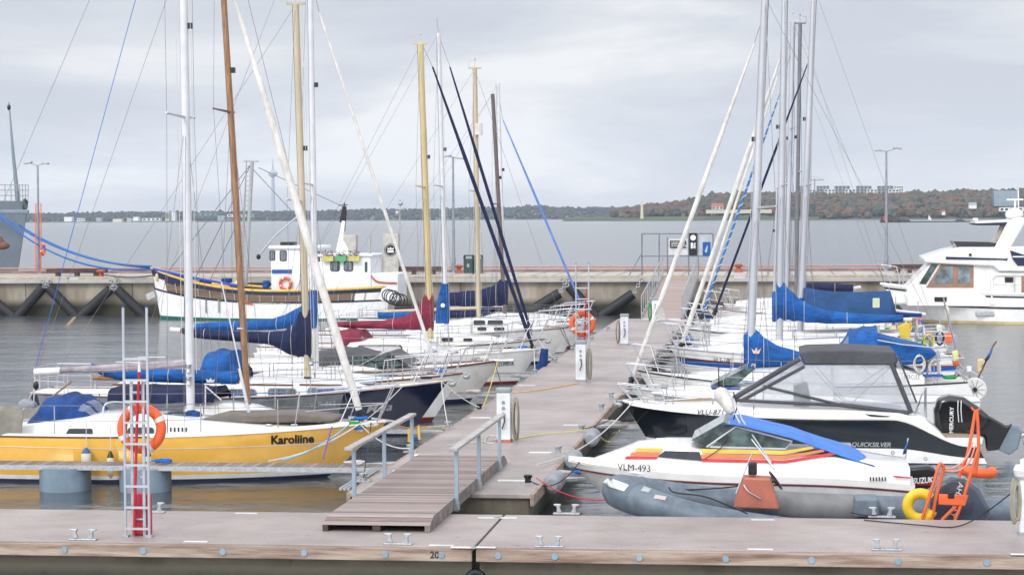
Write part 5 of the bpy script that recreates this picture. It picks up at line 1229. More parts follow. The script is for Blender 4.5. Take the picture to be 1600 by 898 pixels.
# cable reel on the stern rail
rt = MB(); c = H.at(1523, 608, .4); rt.torus(c, .27, .028, 'Y', None, 26, 8); rt.tube([c + Vector((0, -.02, 0)), c + Vector((0, .04, 0))], .262, 26)
reel = rt.build('anchor_line_reel', WTAPE, H.root); mb = MB()
for k in range(10): a = k * PI / 5; mb.tube([c + Vector((0, .055, 0)), c + Vector((math.cos(a) * .25, .055, math.sin(a) * .25))], .006, 4)
mb.build('spoke', WIRE, reel); MB().tube([c + Vector((0, .03, 0)), c + Vector((0, .09, 0))], .055, 12).build('hub', BLACK, reel)
MB().box(H.at(1514, 576, .3), (.12, .12, .14)).build('light_box', WHITE, H.root, bevel=.02); bevslab(H, [(1526, 560), (1536, 560), (1538, 576), (1526, 580)], .1, .3, mat('rope_bag_yellow', (.6, .5, .25), .8), 'rope_bag', .03)
bevslab(H, [(1506, 594), (1514, 588), (1516, 598), (1508, 603)], .3, .42, STR_B, 'blue_buoy', .03); bevslab(H, [(1501, 602), (1510, 600), (1512, 608), (1504, 611)], .3, .42, ORANGE, 'orange_buoy', .03)

# ---- VLS-180
Z = Boat('sailing_boat', 'white VLS-180 sailing boat with blue hull stripe and long bright blue boom cover', 'sailing boat', 62.3, -3.25, -1, 8.3, 3.1, 1.42, 1.2, 1.2, SR, rake=1.1)
Z.hull([(1, .80, WHITE), (.80, .76, INKR), (.76, .65, STR_B), (.65, .1, WHITE), (.1, -1, NAVYP)]); Z.deck(); Z.strake(ALU, 1, .02)
cabpx(Z, [(1090, 546, .6), (1130, 540, .85), (1200, 534, 1.0), (1300, 530, 1.05), (1380, 528, 1.05)], r=.09)
Z.write('VLS-180', 1115, 565, 1143, 6.5, INK, slope=566.5, shear=.25)
Z.mast((1226, -10), (1217, 536), .10, ALU); Z.spreaders([300], .95); Z.shrouds(back=False); Z.halyards()
Z.forestay((1219, 92), (1066, 535), .066, SAIL, wire_top=(1222, 60)); Z.rails(.1, .86, 6, .6)
Z.boom((1425, 499), (1217, 500), .055, ALUW)
Z.cover([(1206, 456, 503), (1212, 454, 503), (1214, 440, 502), (1224, 439, 501), (1232, 450, 501), (1245, 462, 502), (1262, 475, 504), (1290, 484, 505.5), (1330, 489, 506), (1370, 491, 505.5), (1411, 492, 503)], BLUE, wid=.2, seed=61)
bevslab(Z, [(1401, 508), (1414, 501), (1419, 504), (1420, 528), (1405, 526)], .6, .8, mat('bag_yellow', (.62, .45, .05), .6), 'yellow_bag', .03)
tubepx(Z, [(1372, 508, 0), (1372, 530, 0)], .05, CREAM2, 'boom_crutch'); 
# ---- R5 with navy-teal tent
E5 = Boat('sailing_boat', 'white sailing boat with large faded navy boom tent and tall white mast', 'sailing boat', 68.6, -3.45, -1, 8.7, 3.0, 1.22, 1.0, 1.1, SR)
E5.hull([(1, .84, WHITE), (.84, .76, INKR), (.76, .1, WHITE), (.1, -1, NAVYP)]); E5.deck(); E5.strake(ALU, 1, .02)
cabpx(E5, [(1100, 530, .6), (1140, 523, .9), (1220, 519, 1.0), (1330, 516, 1.0), (1400, 518, 1.0)], r=.09)
E5.mast((1272, -20), (1250, 520), .10, ALU); E5.spreaders([300], .95); E5.shrouds(); E5.halyards()
E5.forestay((1262, 100), (1119, 482), .04, NAVY, wire_top=(1266, 60)); E5.rails(.1, .86, 6, .6)
E5.boom((1446, 491), (1252, 468), .055, ALUW)
rows = []
for px, pt, pb in [(1256, 448, 498), (1275, 452, 500), (1300, 455, 500), (1340, 456, 500), (1391, 454, 500), (1396, 470, 500), (1401, 490, 500)]:
    a, c = E5.at(px, pt, 0), E5.at(px, pb, 1.2); rows.append([Vector((a.x, 1.2, c.z)), Vector((a.x, .12, a.z - .04)), Vector((a.x, 0, a.z)), Vector((a.x, -.12, a.z - .04)), Vector((a.x, -1.2, c.z))])
o = MB().grid(rows, TEAL).build('boom_tent', TEAL, E5.root); md = o.modifiers.new('t', 'SOLIDIFY'); md.thickness = .02
MB().box(E5.at(1369, 478, .7), (.22, .04, .5), None).build('tent_pocket', mat('lime_pale', (.62, .68, .45), .7), E5.root, bevel=.05)
E5.cover([(1250, 461, 476), (1270, 466, 484), (1320, 476, 488), (1380, 485, 493), (1440, 488, 496)], BLUE2, wid=.14, seed=63)
# ---- R6
E6 = Boat('sailing_boat', 'white sailing boat with blue and white spiral furled headsail, one of the far bows', 'sailing boat', 76.3, -3.35, -1, 8.4, 2.9, 1.25, 1.0, 1.05, SR)
E6.hull([(1, .1, WHITE), (.1, -1, NAVYP)]); E6.deck(); E6.strake(NAVYH, .95, .02); cabpx(E6, [(1110, 510, .6), (1150, 503, .9), (1260, 498, 1.0), (1380, 498, 1.0)])
E6.mast((1239, 35), (1227, 510), .085, ALU, bar=True); E6.spreaders([215], .9); E6.shrouds(); E6.rails(.1, .86, 6, .6)
E6.forestay((1221, 140), (1098, 490), .042, mat('furled_mid_blue', (.03, .16, .42), .7, bump=.4), wire_top=(1236, 80), spiral=(ROPEW, 26, .016)); E6.boom((1345, 448), (1228, 470), .05, ALUW); E6.cover([(1250, 442, 455), (1290, 442, 456), (1333, 444, 456)], NAVY, wid=.15, seed=64)
# ---- R7
E7 = Boat('sailing_boat', 'white sailing boat with thin white furled headsail, second from the quay on the right', 'sailing boat', 80.8, -3.3, -1, 7.8, 2.8, 1.25, 1.0, 1.05, SR)
E7.hull([(1, .1, WHITE), (.1, -1, NAVYP)]); E7.deck(); cabpx(E7, [(1110, 500, .6), (1150, 494, .9), (1260, 490, 1.0), (1370, 490, 1.0)])
E7.mast((1250, 38), (1243, 500), .07, mat('mast_slate', (.17, .17, .19), .4), bar=True); E7.spreaders([280], .9); E7.shrouds(); E7.rails(.1, .86, 6, .6); E7.forestay((1216, 100), (1080, 493), .06, SAIL, wire_top=(1244, 55))
E8 = Boat('sailing_boat', 'farthest right sailing boat with a thin white furled headsail beside the gangway', 'sailing boat', 91.5, -3.1, -1, 7.9, 2.9, 1.3, 1.05, 1.05, SR)
E8.hull([(1, .1, WHITE), (.1, -1, NAVYP)]); E8.deck(); E8.strake(TEAKR, 1, .02); cabpx(E8, [(1130, 490, .6), (1170, 484, .9), (1260, 480, 1.0), (1360, 480, 1.0)])
E8.mast((1234, 60), (1222, 485), .085, ALU, bar=True); E8.spreaders([295], .9); E8.shrouds(); E8.rails(.1, .86, 6, .65); E8.forestay((1215, 120), (1096, 482), .055, SAIL, wire_top=(1230, 80))
# standing gear behind the blue covers: a far sixth mast
E9 = Boat('sailing_boat', 'white sailing boat with short bare mast close to the quay on the right', 'sailing boat', 98.5, -2.6, -1, 6.3, 2.7, 1.2, 1.0, 1.0, SR)
E9.hull([(1, .1, WHITE), (.1, -1, NAVYP)]); E9.deck(); cabpx(E9, [(1150, 472, .6), (1190, 467, .85), (1250, 465, .9), (1320, 466, .9)])
E9.mast((1214, 293), (1209, 470), .05, ALU); E9.rails(.1, .86, 5, .6); E9.shrouds(back=False)
# ================================================================ old white fishing boat at the quay
FB = Boat('fishing_boat', 'old white wooden fishing boat with brown bulwark and wheelhouse, lying at the quay', 'fishing boat', 108.4, -31.0, -1, 13.2, 4.2, 2.72, 1.55, 1.75, None, stern=.55, full=.5, rake=.5, tr=.5, mid=.45, hd=.6, k0=.08, k1=.3, pw=2.6)
# root bow position from the photograph
FB.cx = aty(236, 420, 108.4).x + FB.L / 2; FB.root.location.x = FB.cx
FB.hull([(1, .96, STR_Y), (.96, .85, NAVYP), (.85, .62, PLKH), (.62, .57, NAVYP), (.57, .07, mat('hull_old_white', (.70, .71, .72), .5, col2=(.55, .55, .53), vlo=.25, vhi=.5)), (.07, -1, GREENP)], n=44); FB.deck(TEAK, dz=.35); FB.strake(mat('cap_yellow', (.72, .47, .12), .6), 1, .06); FB.strake(NAVYH, .60, .05)
FB.stripe(WHITE2, .84, .6, .93, .995, 'bow_plate', off=.02); FB.stripe(WHITE2, .84, .6, .01, .14, 'stern_plate', off=.02); FB.stripe(NAVYP, 1.02, .80, .86, 1, 'bow_band', off=.02)
for i in range(16):
    t = .1 + .83 * i / 16; mb = MB(); mb.tube([FB.P(t, .84, 1, .03), FB.P(t, .63, 1, .03)], .035, 5); mb.build('bulwark_rib', mat('rib_grey', (.35, .33, .31), .7), FB.root)
WH = mat('wheelhouse_white', (.74, .75, .77), .5, var=.08, scale=2)
def fbox(px0, py0, px1, py1, hw, name='wheelhouse', m=WH, bev=.06, ns=1):
    a, c = FB.at(px0, py0, hw), FB.at(px1, py1, hw); return MB().b2(a.x, c.x, -hw, hw, c.z, a.z).build(name, m, FB.root, bevel=bev, smooth=False)
fbox(423, 388, 470, 470, 1.25); fbox(470, 384, 497, 470, 1.25); fbox(495, 400, 580, 470, 1.4, 'deckhouse'); fbox(568, 427, 622, 470, 1.3, 'aft_house'); fbox(419, 384, 500, 389, 1.4, 'wheelhouse_roof', ); fbox(492, 397, 582, 401, 1.5, 'deckhouse_roof')
def fpt(px, py, ly): return FB.at(px, py, ly)
def fwin(px0, py0, px1, py1, ly, m=None, frame=BLACK):
    FB.window(px0, py0, px1, py1, m or CURT, frame, fr=.03, r=.3, onf=lambda a, b_, o: FB.at(a, b_, ly) + Vector((0, o, 0)))
fwin(422, 392, 429, 406, 1.26); fwin(438, 392, 447, 407, 1.26); fwin(517, 408.5, 530, 423, 1.41); fwin(538, 409, 551, 423, 1.41); fwin(494, 393, 499, 408, 1.41); fwin(571, 410, 573, 424, 1.41)
FB.slab([(425, 421), (456, 421), (456, 427), (425, 427)], 1.26, 1.29, STR_B, 'name_band', ly=1.26)
def buoy(c, R, r, label, ax='Y', cat='lifebuoy', group='lifebuoys around the harbour', tapes=4, a0=.4, name='lifebuoy'):
    rt = empty(name, c - Vector((0, 0, R + r)), label, cat, group); z = Vector((0, 0, R + r))
    MB().torus(z, R, r, ax, None, 40, 12).build('ring', ORANGE, rt)
    for k in range(tapes):
        a = a0 + k * 2 * PI / tapes; mb = MB(); mb.torus(z, R, r + .006, ax, None, 5, 12, a - .11, a + .11); mb.build('tape_band', WTAPE, rt)
    return rt
c = FB.wld(FB.at(446, 443, 1.38)); buoy(c, .29, .075, 'faded orange lifebuoy hung on the wheelhouse of the old fishing boat')
for i, (x0, m_) in enumerate([(504, 'yellow_box'), (524, 'green_box'), (545, 'yellow_box')]):
    c0, c1 = FB.at(x0, 400, 1.62), FB.at(x0 + 17, 408, 1.62)
    rt = empty('flower_box', FB.wld(((c0.x + c1.x) / 2, 1.6, c1.z)), ('%s flower box on the deckhouse roof edge, %s' % (('yellow', 'green', 'yellow')[i], ('left of the green one', 'between the two yellow ones', 'right of the green one')[i])), 'flower box', 'flower boxes on the fishing boat'); w_ = abs(c1.x - c0.x); h_ = c0.z - c1.z
    MB().b2(-w_ / 2, w_ / 2, -.1, .1, 0, h_).build('box', mat(m_, (.50, .47, .14) if m_[0] == 'y' else (.08, .36, .13), .5), rt, smooth=False, bevel=.01)
    mb = MB(); rnd = random.Random(i)
    for k in range(90):
        p = Vector((rnd.uniform(-w_ / 2, w_ / 2), rnd.uniform(-.1, .1), h_ + rnd.uniform(0, .28))); a = rnd.uniform(0, 6); q = Vector((math.cos(a), math.sin(a), rnd.uniform(-.5, .8))) * .05; r_ = q.orthogonal().normalized() * .025
        mb.cap([p, p + q + r_, p + q * 2, p + q - r_])
    mb.build('foliage', mat('flower_leaves', (.10, .13, .07), .8, col2=(.2, .08, .12), scale=20), rt, smooth=False)
FB.slab([(523, 400), (531, 362), (534, 345), (539, 345), (536, 375), (541, 385), (548, 400)], -.16, .16, WH, 'funnel', ly=.16, bevel=.02); FB.slab([(530, 347), (535, 322), (540, 322), (541, 334), (538, 348)], -.13, .13, BLACK, 'funnel_top', ly=.13, bevel=.02)
tubepx(FB, [(529, 321, 0), (543, 320, 0)], .03, BLACK, 'aerial', smooth=False); tubepx(FB, [(538, 316, 0), (538, 330, 0)], .03, BLACK, 'aerial', smooth=False); tubepx(FB, [(540, 340, 0), (538, 362, 0)], .04, BLACK, 'aerial', smooth=False)
MB().box(FB.at(451, 381, 0), (.7, .9, .22)).build('radar_box', BLACK, FB.root, bevel=.03)
# lattice mast
a, c = FB.at(384, 445, .18), FB.at(394, 252, .18); a2, c2 = FB.at(384, 445, -.18) + Vector((-.15, 0, 0)), FB.at(394, 252, -.18)
mb = MB(); mb.tube([a, c], .10, 8); mb.tube([a + Vector((.35, 0, 0)), c + Vector((.3, 0, 0))], .03, 5); mb.tube([a2 + Vector((.35, 0, 0)), c2 + Vector((.3, 0, 0))], .03, 5)
for k in range(26): f = k / 25; mb.tube([a.lerp(c, f), a.lerp(c, f) + Vector((.33, 0, 0))], .018, 4)
mb.tube([c + Vector((-.35, 0, 0)), c + Vector((.45, 0, .02))], .04, 6); mb.build('lattice_mast', GALV, FB.root)
tubepx(FB, [(404, 400, .1), (428, 370, .1), (474, 330, .1)], .05, GALV, 'derrick_boom', smooth=False); MB().ell(FB.at(404, 401, .1), (.12, .12, .15)).build('derrick_block', BLACK, FB.root)
for q in [[(393, 255, 0), (300, 445, 0)], [(393, 255, 0), (262, 425, 0)], [(393, 262, 0), (470, 345, 0)], [(380, 330, 0), (327, 440, 0)], [(404, 262, 0), (530, 320, 0)]]: tubepx(FB, q, .02, WIRE, 'rigging', 4, smooth=False)
for px, py, w_, h_, m_, nm in [(345, 446, .9, .35, YEL, 'yellow_oilskin'), (300, 440, .7, .2, TEAK, 'fish_box'), (354, 438, .5, .25, BLUE2, 'blue_crate'), (416, 444, .3, .4, BLUE, 'blue_drum'), (560, 448, 1.0, .35, GALV, 'deck_box'), (540, 445, .6, .3, GALV, 'deck_box'), (598, 447, .5, .3, BLUE, 'blue_bag'), (333, 448, .6, .25, mat('net_green', (.03, .3, .2), .9), 'net_heap'), (375, 443, .4, .3, WHITE2, 'white_bundle')]:
    MB().box(FB.at(px, py, .9), (w_, .5, h_)).build(nm, m_, FB.root, bevel=.06)
mb = MB()
for k in range(6): mb.torus(FB.at(606 + k * 4, 452, 2.05) + Vector((0, 0, -.3 - .06 * k)), .3 + .03 * (k % 3), .03, 'Y', None, 18, 5)
mb.build('hanging_rope_coils', ROPED, FB.root)
tubepx(FB, [(240, 420, .4), (300, 433, 1.7), (370, 446, 2.15)], .07, mat('blue_hawser', (.02, .08, .45), .8), 'hawser_on_rail'); tubepx(FB, [(578, 430, 1.3), (578, 370, 1.3)], .06, GALV, 'exhaust_pipe', smooth=False); tubepx(FB, [(578, 428, 1.3), (590, 440, 1.35), (620, 442, 1.35)], .05, RUST, 'pipe')
for px in (322, 342): MB().tube([FB.onhull(px, 468, .04), FB.onhull(px, 488, .04)], .05, 6).build('side_post', GALV, FB.root)
MB().box(FB.onhull(237, 462, .05), (.5, .3, .35), R=Matrix.Rotation(.4, 3, 'Y')).build('anchor', GALV, FB.root, bevel=.03)
mb = MB(); c = FB.onhull(246, 433, .1); mb.ell(c, (.1, .06, .22)); mb.build('hawse_fitting', CREAM2, FB.root)
strip(FB, [(378, 466), (394, 472)], [(376, 475), (396, 477)], ORANGE, 'orange_cloth', n=6)

# ---- grey ship outside the quay
SY = 134.
rt = empty('navy_ship', (aty(-60, 425, SY).x, SY, 0), 'bow of a large grey ship with railing and anchor at the left edge', 'ship')
def sh_(px, py, dy=0.0): return aty(px, py, SY + dy) - rt.location
SG_ = mat('ship_grey', (.20, .25, .29), .5, var=.1, scale=.5)
rows = []
for px, hw in ((-260, 3.2), (-160, 3.0), (-60, 2.3), (0, 1.3), (30, .5), (44, .05)):
    r = []
    for f in (0, .3, .6, 1):
        xb = px + (0 if px < 0 else (-18 * (1 - f) * (px / 44)))
        t = sh_(xb, 318 - (2 if px > 0 else 4) + (440 - 318) * (1 - f) if f < 1 else 314 + (8 if px < -60 else 3) * 0); r.append(t + Vector((0, -hw * (.55 + .45 * f), 0)))
    rows.append(r)
mb = MB().grid(rows, SG_); mb.grid([[p + Vector((0, 2 * abs(rows[i][j].y) , 0)) for j, p in enumerate(r)] for i, r in enumerate(rows)], SG_)
mb.grid([[r[-1], r[-1] + Vector((0, 2 * abs(r[-1].y), 0))] for r in rows], SG_); mb.build('hull', SG_, rt)
mb = MB()
tops = [r[-1] for r in rows]
for k in (.35, .7, 1.05): mb.tube([p + Vector((0, .1, k)) for p in tops], .03, 5)
for i in range(len(tops) - 1):
    for j in range(4): p = tops[i].lerp(tops[i + 1], j / 4) + Vector((0, .1, 0)); mb.tube([p, p + Vector((0, 0, 1.05))], .03, 5)
mb.tube([tops[-1] + Vector((0, 0, 0)), tops[-1] + Vector((.05, 0, 1.05))], .03, 5); mb.build('railing', GALV, rt)
MB().tube([sh_(28, 315), sh_(20, 235), sh_(14, 160)], [.16, .10, .04], 10).build('jack_mast', SG_, rt); MB().ell(sh_(14, 168), (.12, .12, .2)).build('mast_light', BLACK, rt)
MB().torus(sh_(39, 320, -.6), .35, .08, 'X', None, 16, 6).build('hawse_ring', mat('ship_dark', (.08, .09, .1), .5), rt); MB().box(sh_(10, 331, -2.0), (3.0, .3, .25)).build('rubbing_band', SG_, rt, bevel=.05)
mb = MB(); mb.tube([sh_(-2, 372, -2.4), sh_(8, 386, -2.4)], .2, 8); mb.ell(sh_(4, 384, -2.5), (.5, .2, .25)); mb.build('anchor', mat('anchor_rust', (.16, .08, .06), .8), rt)
for k, (a, c, sg) in enumerate([((-10, 327), (236, 416), .9), ((-10, 331), (238, 420), 1.2), ((30, 352), (238, 418), .6)]):
    pts = [aty(*a, SY - 2.2) if k < 2 else aty(*a, SY - .5), FB.wld(FB.at(*c, 0))]
    rope(pts, .055, mat('hawser_blue', (.02, .12, .38), .8), 'mooring_rope', 'blue mooring rope from the grey ship to the fishing boat, ' + ['uppermost', 'lowest', 'middle, from the bow tip'][k], group='blue mooring ropes of the ship', sag=sg, n=6)

# ---- white motor yacht at the right
TY_ = 104.8
T = Boat('motor_yacht', 'large white trawler motor yacht with wood-framed windows and navy bands at the right edge', 'motor yacht', TY_, 5.6, -1, 15.5, 4.3, 1.9, 1.45, 1.4, None, stern=.95, full=.4, rake=1.6, hd=.5, k0=.0, k1=.35, mid=.55)
T.cx = aty(1376, 460, TY_).x + T.L / 2; T.root.location.x = T.cx
T.hull([(1, .92, WHITE), (.92, .86, INK), (.86, .56, WHITE), (.56, .50, BLACK), (.50, .09, WHITE), (.09, .0, mat('waterline_cream', (.55, .45, .25), .5)), (0, -1, NAVYP)]); T.deck(); T.strake(WHITE, 1, .06); T.strake(BLACK, .53, .05)
MB().box(T.onhull(1539, 490, .05), (.9, .14, .25)).build('fender_pad', GALV, T.root, bevel=.05)
hw = 1.75
T.slab([(1376, 462), (1424, 456), (1424, 476), (1380, 476)], -1.2, 1.2, WHITE, 'foredeck_trunk', ly=1.2, bevel=.1)
T.slab([(1417, 450), (1454, 412), (1560, 414), (1760, 414), (1760, 480), (1417, 478)], -hw, hw, WHITE, 'saloon', ly=hw, bevel=.05)
T.slab([(1442, 402), (1480, 390), (1500, 386), (1760, 386), (1760, 426), (1560, 424), (1552, 416), (1446, 411)], -hw - .25, hw + .25, WHITE, 'flybridge', ly=hw + .2, bevel=.08)
T.slab([(1478, 401), (1572, 404), (1574, 402), (1574, 407), (1566, 406), (1478, 405)], hw + .26, hw + .30, STR_B if False else NAVYP, 'navy_band', ly=hw + .26)
T.slab([(1490, 377), (1545, 378), (1558, 380), (1553, 389), (1496, 387)], -1.3, 1.3, mat('smoked_screen', (.03, .03, .035), .15), 'flybridge_screen', ly=1.3)
T.slab([(1552, 391), (1576, 344), (1592, 340), (1760, 338), (1760, 352), (1600, 352), (1577, 391)], 1.1, 1.5, WHITE, 'radar_arch', ly=1.5, bevel=.08); T.slab([(1552, 391), (1576, 344), (1592, 340), (1760, 338), (1760, 352), (1600, 352), (1577, 391)], -1.5, -1.1, WHITE, 'radar_arch', ly=1.5, bevel=.08)
T.slab([(1520, 349), (1575, 347), (1575, 352), (1528, 352)], -1.4, 1.4, NAVYP, 'hardtop', ly=1.4, bevel=.03); T.slab([(1524, 346), (1600, 342), (1600, 346), (1524, 349)], -1.4, 1.4, WHITE, 'hardtop_trim', ly=1.4); T.slab([(1545, 381), (1566, 352), (1573, 353), (1558, 382)], 1.0, 1.04, mat('beige_panel', (.42, .38, .34), .6), 'side_curtain', ly=1.0)
T.slab([(1578, 391), (1600, 398), (1760, 398), (1760, 416), (1590, 415), (1582, 405)], hw + .26, hw + .3, NAVYP, 'navy_cloth', ly=hw + .26); T.slab([(1582, 400), (1760, 400), (1760, 402), (1582, 402)], hw + .31, hw + .33, WHITE, 'white_line', ly=hw + .3)
MB().ell(T.at(1585, 335, 0), (.45, .45, .3)).build('radome', WHITE, T.root); MB().tube([T.at(1592, 340, 0), T.at(1591, 296, 0)], .03, 6).build('antenna', WHITE, T.root); MB().box(T.at(1586, 312, 0), (.8, .1, .08)).build('radar_scanner', WHITE, T.root, bevel=.02); MB().tube([T.at(1586, 330, 0), T.at(1586, 312, 0)], .05, 8).build('radar_post', WHITE, T.root); MB().box(T.at(1524, 343, 1.2), (.25, .25, .14)).build('searchlight', WHITE, T.root, bevel=.03)
TW2 = mat('window_teak', (.30, .17, .115), .5); yl = hw + .005
T.slab([(1447, 449), (1470, 413), (1521, 414), (1521, 449)], hw, hw + .03, TW2, 'window_surround', ly=yl)
for poly in ([(1456, 443), (1472, 416), (1489, 416), (1489, 443)], [(1497, 416), (1516, 416), (1516, 442), (1497, 442)]): T.slab(poly, hw + .03, hw + .045, mat('pale_glass', (.22, .27, .30), .08, coat=.5, col2=(.06, .08, .09), scale=2), 'window', ly=yl)
T.slab([(1436, 443), (1455, 413), (1466, 413), (1447, 444)], hw, hw + .03, GLASSG, 'windscreen', ly=yl)
T.slab([(1522, 414), (1535, 414), (1546, 478), (1522, 478)], hw, hw + .02, WHITE2, 'door', ly=yl); T.slab([(1550, 430), (1760, 430), (1760, 478), (1556, 478)], hw - .1, hw + .012, WHITE2, 'side_recess', ly=yl); T.slab([(1548, 425), (1760, 425), (1760, 431), (1556, 431), (1551, 436), (1556, 476), (1548, 476)], hw, hw + .08, WHITE, 'recess_frame', ly=yl, bevel=.02)
T.slab([(1570, 433), (1583, 433), (1583, 441), (1570, 441)], hw, hw + .05, BLACK, 'port_light', ly=yl); T.slab([(1596, 430), (1606, 430), (1606, 460), (1596, 460)], hw, hw + .05, TW2, 'side_door', ly=yl); T.slab([(1460, 464), (1479, 464), (1479, 471), (1460, 471)], hw, hw + .04, BLACK, 'air_grille', ly=yl); T.slab([(1514, 396), (1518, 396), (1518, 400), (1514, 400)], hw + .25, hw + .29, BLACK, 'nav_light', ly=hw + .25)
T.rails(.05, .93, 9, .85, lines=(1, .5), r=.02, pushpit=False, tp=.95, m=STEEL)

# ================================================================ things on the quay
def lamp_post(px, pt, pb, Y, label, arms):
    a, c = aty(px, pb, Y), aty(px, pt, Y); a.z = QZ; h = c.z - a.z; dxx = c.x - a.x
    rt = empty('lamp_post', a, label, 'lamp post', 'lamp posts on the quay')
    MB().tube([(0, 0, 0), (0, 0, .9), (0, 0, .92), (0, 0, h)], [.12, .12, .09, .055], 12).build('pole', mat('lamp_steel', (.28, .31, .35), .45, metal=.4), rt)
    MB().tube([(0, 0, 0), (0, 0, .02)], .2, 12).build('base_plate', GALV, rt)
    for dx_, dz_, sc in arms:
        MB().tube([(0, 0, h - .02), (dx_ * .6, 0, h + dz_ * .5), (dx_, 0, h + dz_)], .035, 6).build('arm', GALV, rt)
        MB().box((dx_ + .15 * (1 if dx_ > 0 else -1), 0, h + dz_ + .03), (.55 * sc, .3, .12), R=Matrix.Rotation(.15 * (1 if dx_ > 0 else -1), 3, 'Y')).build('lamp_head', GALV, rt, bevel=.03)
lamp_post(61, 258, 427, 124.5, 'two-headed lamp post on the quay at the far left beside orange poles', ((-.45, .12, .9), (.35, .08, .7)))
lamp_post(709, 245, 427, 124.5, 'two-headed lamp post on the quay behind the burgundy-covered boat', ((-.2, .02, .9), (.3, -.12, .7)))
lamp_post(1385, 236, 421, 124.5, 'two-headed lamp post on the quay near the right motor yacht', ((-.35, .02, .6), (.5, .14, .9)))
for k, (px, t_, b_) in enumerate(((56, 318, 428), (64, 318, 428))):
    a, c = aty(px, b_, 124.2), aty(px, t_, 124.2); a.z = QZ; thing(MB().tube([a, c], .035, 6), 'orange_pole', ORANGE2, 'slim orange pole ' + ('left' if k == 0 else 'right') + ' of the leftmost lamp post', 'pole', 'orange poles by the lamp post')
p = aty(67, 390, 124.0); buoy(p, .3, .08, 'small orange lifebuoy hung on the leftmost lamp post', 'X', a0=.2)
def bench(px0, px1, pt, Y, label):
    a, c = aty(px0, pt, Y), aty(px1, pt, Y); L_ = c.x - a.x; rt = empty('timber_bench', ((a.x + c.x) / 2, Y, QZ), label, 'bench', 'dark timber beams on the quay'); h = a.z - QZ
    MB().b2(-L_ / 2, L_ / 2, -.2, .2, h - .25, h).build('seat', TIMBD, rt, smooth=False, bevel=.02)
    for f in (-.32, 0, .32): MB().b2(L_ * f - .12, L_ * f + .12, -.15, .15, 0, h - .25).build('leg', TIMBD, rt, smooth=False)
bench(74, 167, 419.5, 119, 'long dark timber bench on the quay left of the fishing boat'); bench(601, 693, 416.5, 121, 'long dark timber bench behind the beige cabinet'); bench(1393, 1450, 413, 121, 'dark timber bench on the quay beside the motor yacht')
def cabinet(px0, px1, pt, pb, Y, label, logo=False, name='utility_cabinet'):
    a, c = aty(px0, pt, Y), aty(px1, pb, Y); w_ = c.x - a.x; h = a.z - QZ; rt = empty(name, ((a.x + c.x) / 2, Y, QZ), label, 'cabinet', 'beige cabinets on the quay')
    MB().b2(-w_ / 2, w_ / 2, -.35, .35, .1, h).build('body', mat('cabinet_beige', (.46, .45, .42), .6), rt, smooth=False, bevel=.02); MB().b2(-w_ / 2 + .05, w_ / 2 - .05, -.3, .3, 0, .1).build('plinth', TIMBD, rt, smooth=False)
    MB().b2(-w_ / 2 + .06, -w_ / 2 + .08, -.36, -.345, .3, h - .2).build('door_hinge', GALV, rt, smooth=False)
    if logo:
        z = h - (392 - 366) * Y / F; o = MB().tube([(.0, -.352, z), (0, -.365, z)], .37, 28).build('round_sign', INK, rt)
        o.parent = rt
        MB().torus((0, -.367, z), .32, .012, 'Y', None, 28, 5).build('sign_ring', INKW, o)
        mb = MB(); mb.extr([(-.16, -.366, z + .02), (-.2, -.366, z + .16), (-.07, -.366, z + .08), (0, -.366, z + .2), (.07, -.366, z + .08), (.2, -.366, z + .16), (.16, -.366, z + .02)], (0, -.006, 0)); mb.box((0, -.37, z - .08), (.38, .006, .12)); mb.build('emblem', INKW, o, smooth=False)
cabinet(536, 558, 367, 420, 120, 'plain beige cabinet on the quay behind the funnel of the fishing boat'); cabinet(600, 624, 365, 416, 121, 'beige cabinet with a round black emblem sign on the quay', True); cabinet(594, 600, 401, 415, 121.5, 'low grey box attached beside the beige cabinet')
# waste bins
for k, (x0, x1) in enumerate(((725, 740), (741, 754))):
    a, c = aty(x0, 398, 121), aty(x1, 430, 121); w_ = c.x - a.x; rt = empty('waste_bin', ((a.x + c.x) / 2, 121, QZ), 'dark green waste bin on the quay, ' + ('left' if k == 0 else 'right') + ' one of the pair', 'waste bin', 'pair of green waste bins')
    h = a.z - QZ; g_ = mat('bin_green', (.02, .06, .06), .5); MB().b2(-w_ / 2 + .01, w_ / 2 - .01, -.3, .3, .05, h * .8).build('body', g_, rt, smooth=False, bevel=.04); MB().b2(-w_ / 2 + .01, w_ / 2 - .01, -.32, .32, h * .93, h).build('roof', g_, rt, smooth=False, bevel=.04)
    for sx in (-1, 1): MB().b2(sx * w_ / 2 - .03 - sx * .03, sx * w_ / 2 + .03 - sx * .03, -.3, .3, h * .8, h * .93).build('side_post', g_, rt, smooth=False)
    MB().b2(-w_ / 2, w_ / 2, -.31, .31, 0, .06).build('base', GALV, rt, smooth=False)
    mb = MB(); mb.box((.0, -.31, h * .45), (.14, .01, .2)); mb.build('label', INKG, rt, smooth=False)
for px, lab in ((717, 'rusty orange bollard on the quay left of the green bins'), (1154, 'rusty orange bollard on the quay right of the gate'), (158, 'rusty bollard low on the quay edge beside the fishing boat bow')):
    yy = 123 if px != 158 else 114; p = aty(px, 425, yy); p.z = QZ
    thing(lathe(MB(), [(0, .24), (.05, .24), (.08, .15), (.3, .14), (.36, .24), (.44, .26), (.5, .18), (.52, .0)], 16, p), 'mooring_bollard', RUST, lab, 'bollard', 'rusty bollards on the quay')
for x, y in ((204, 434),):
    pass
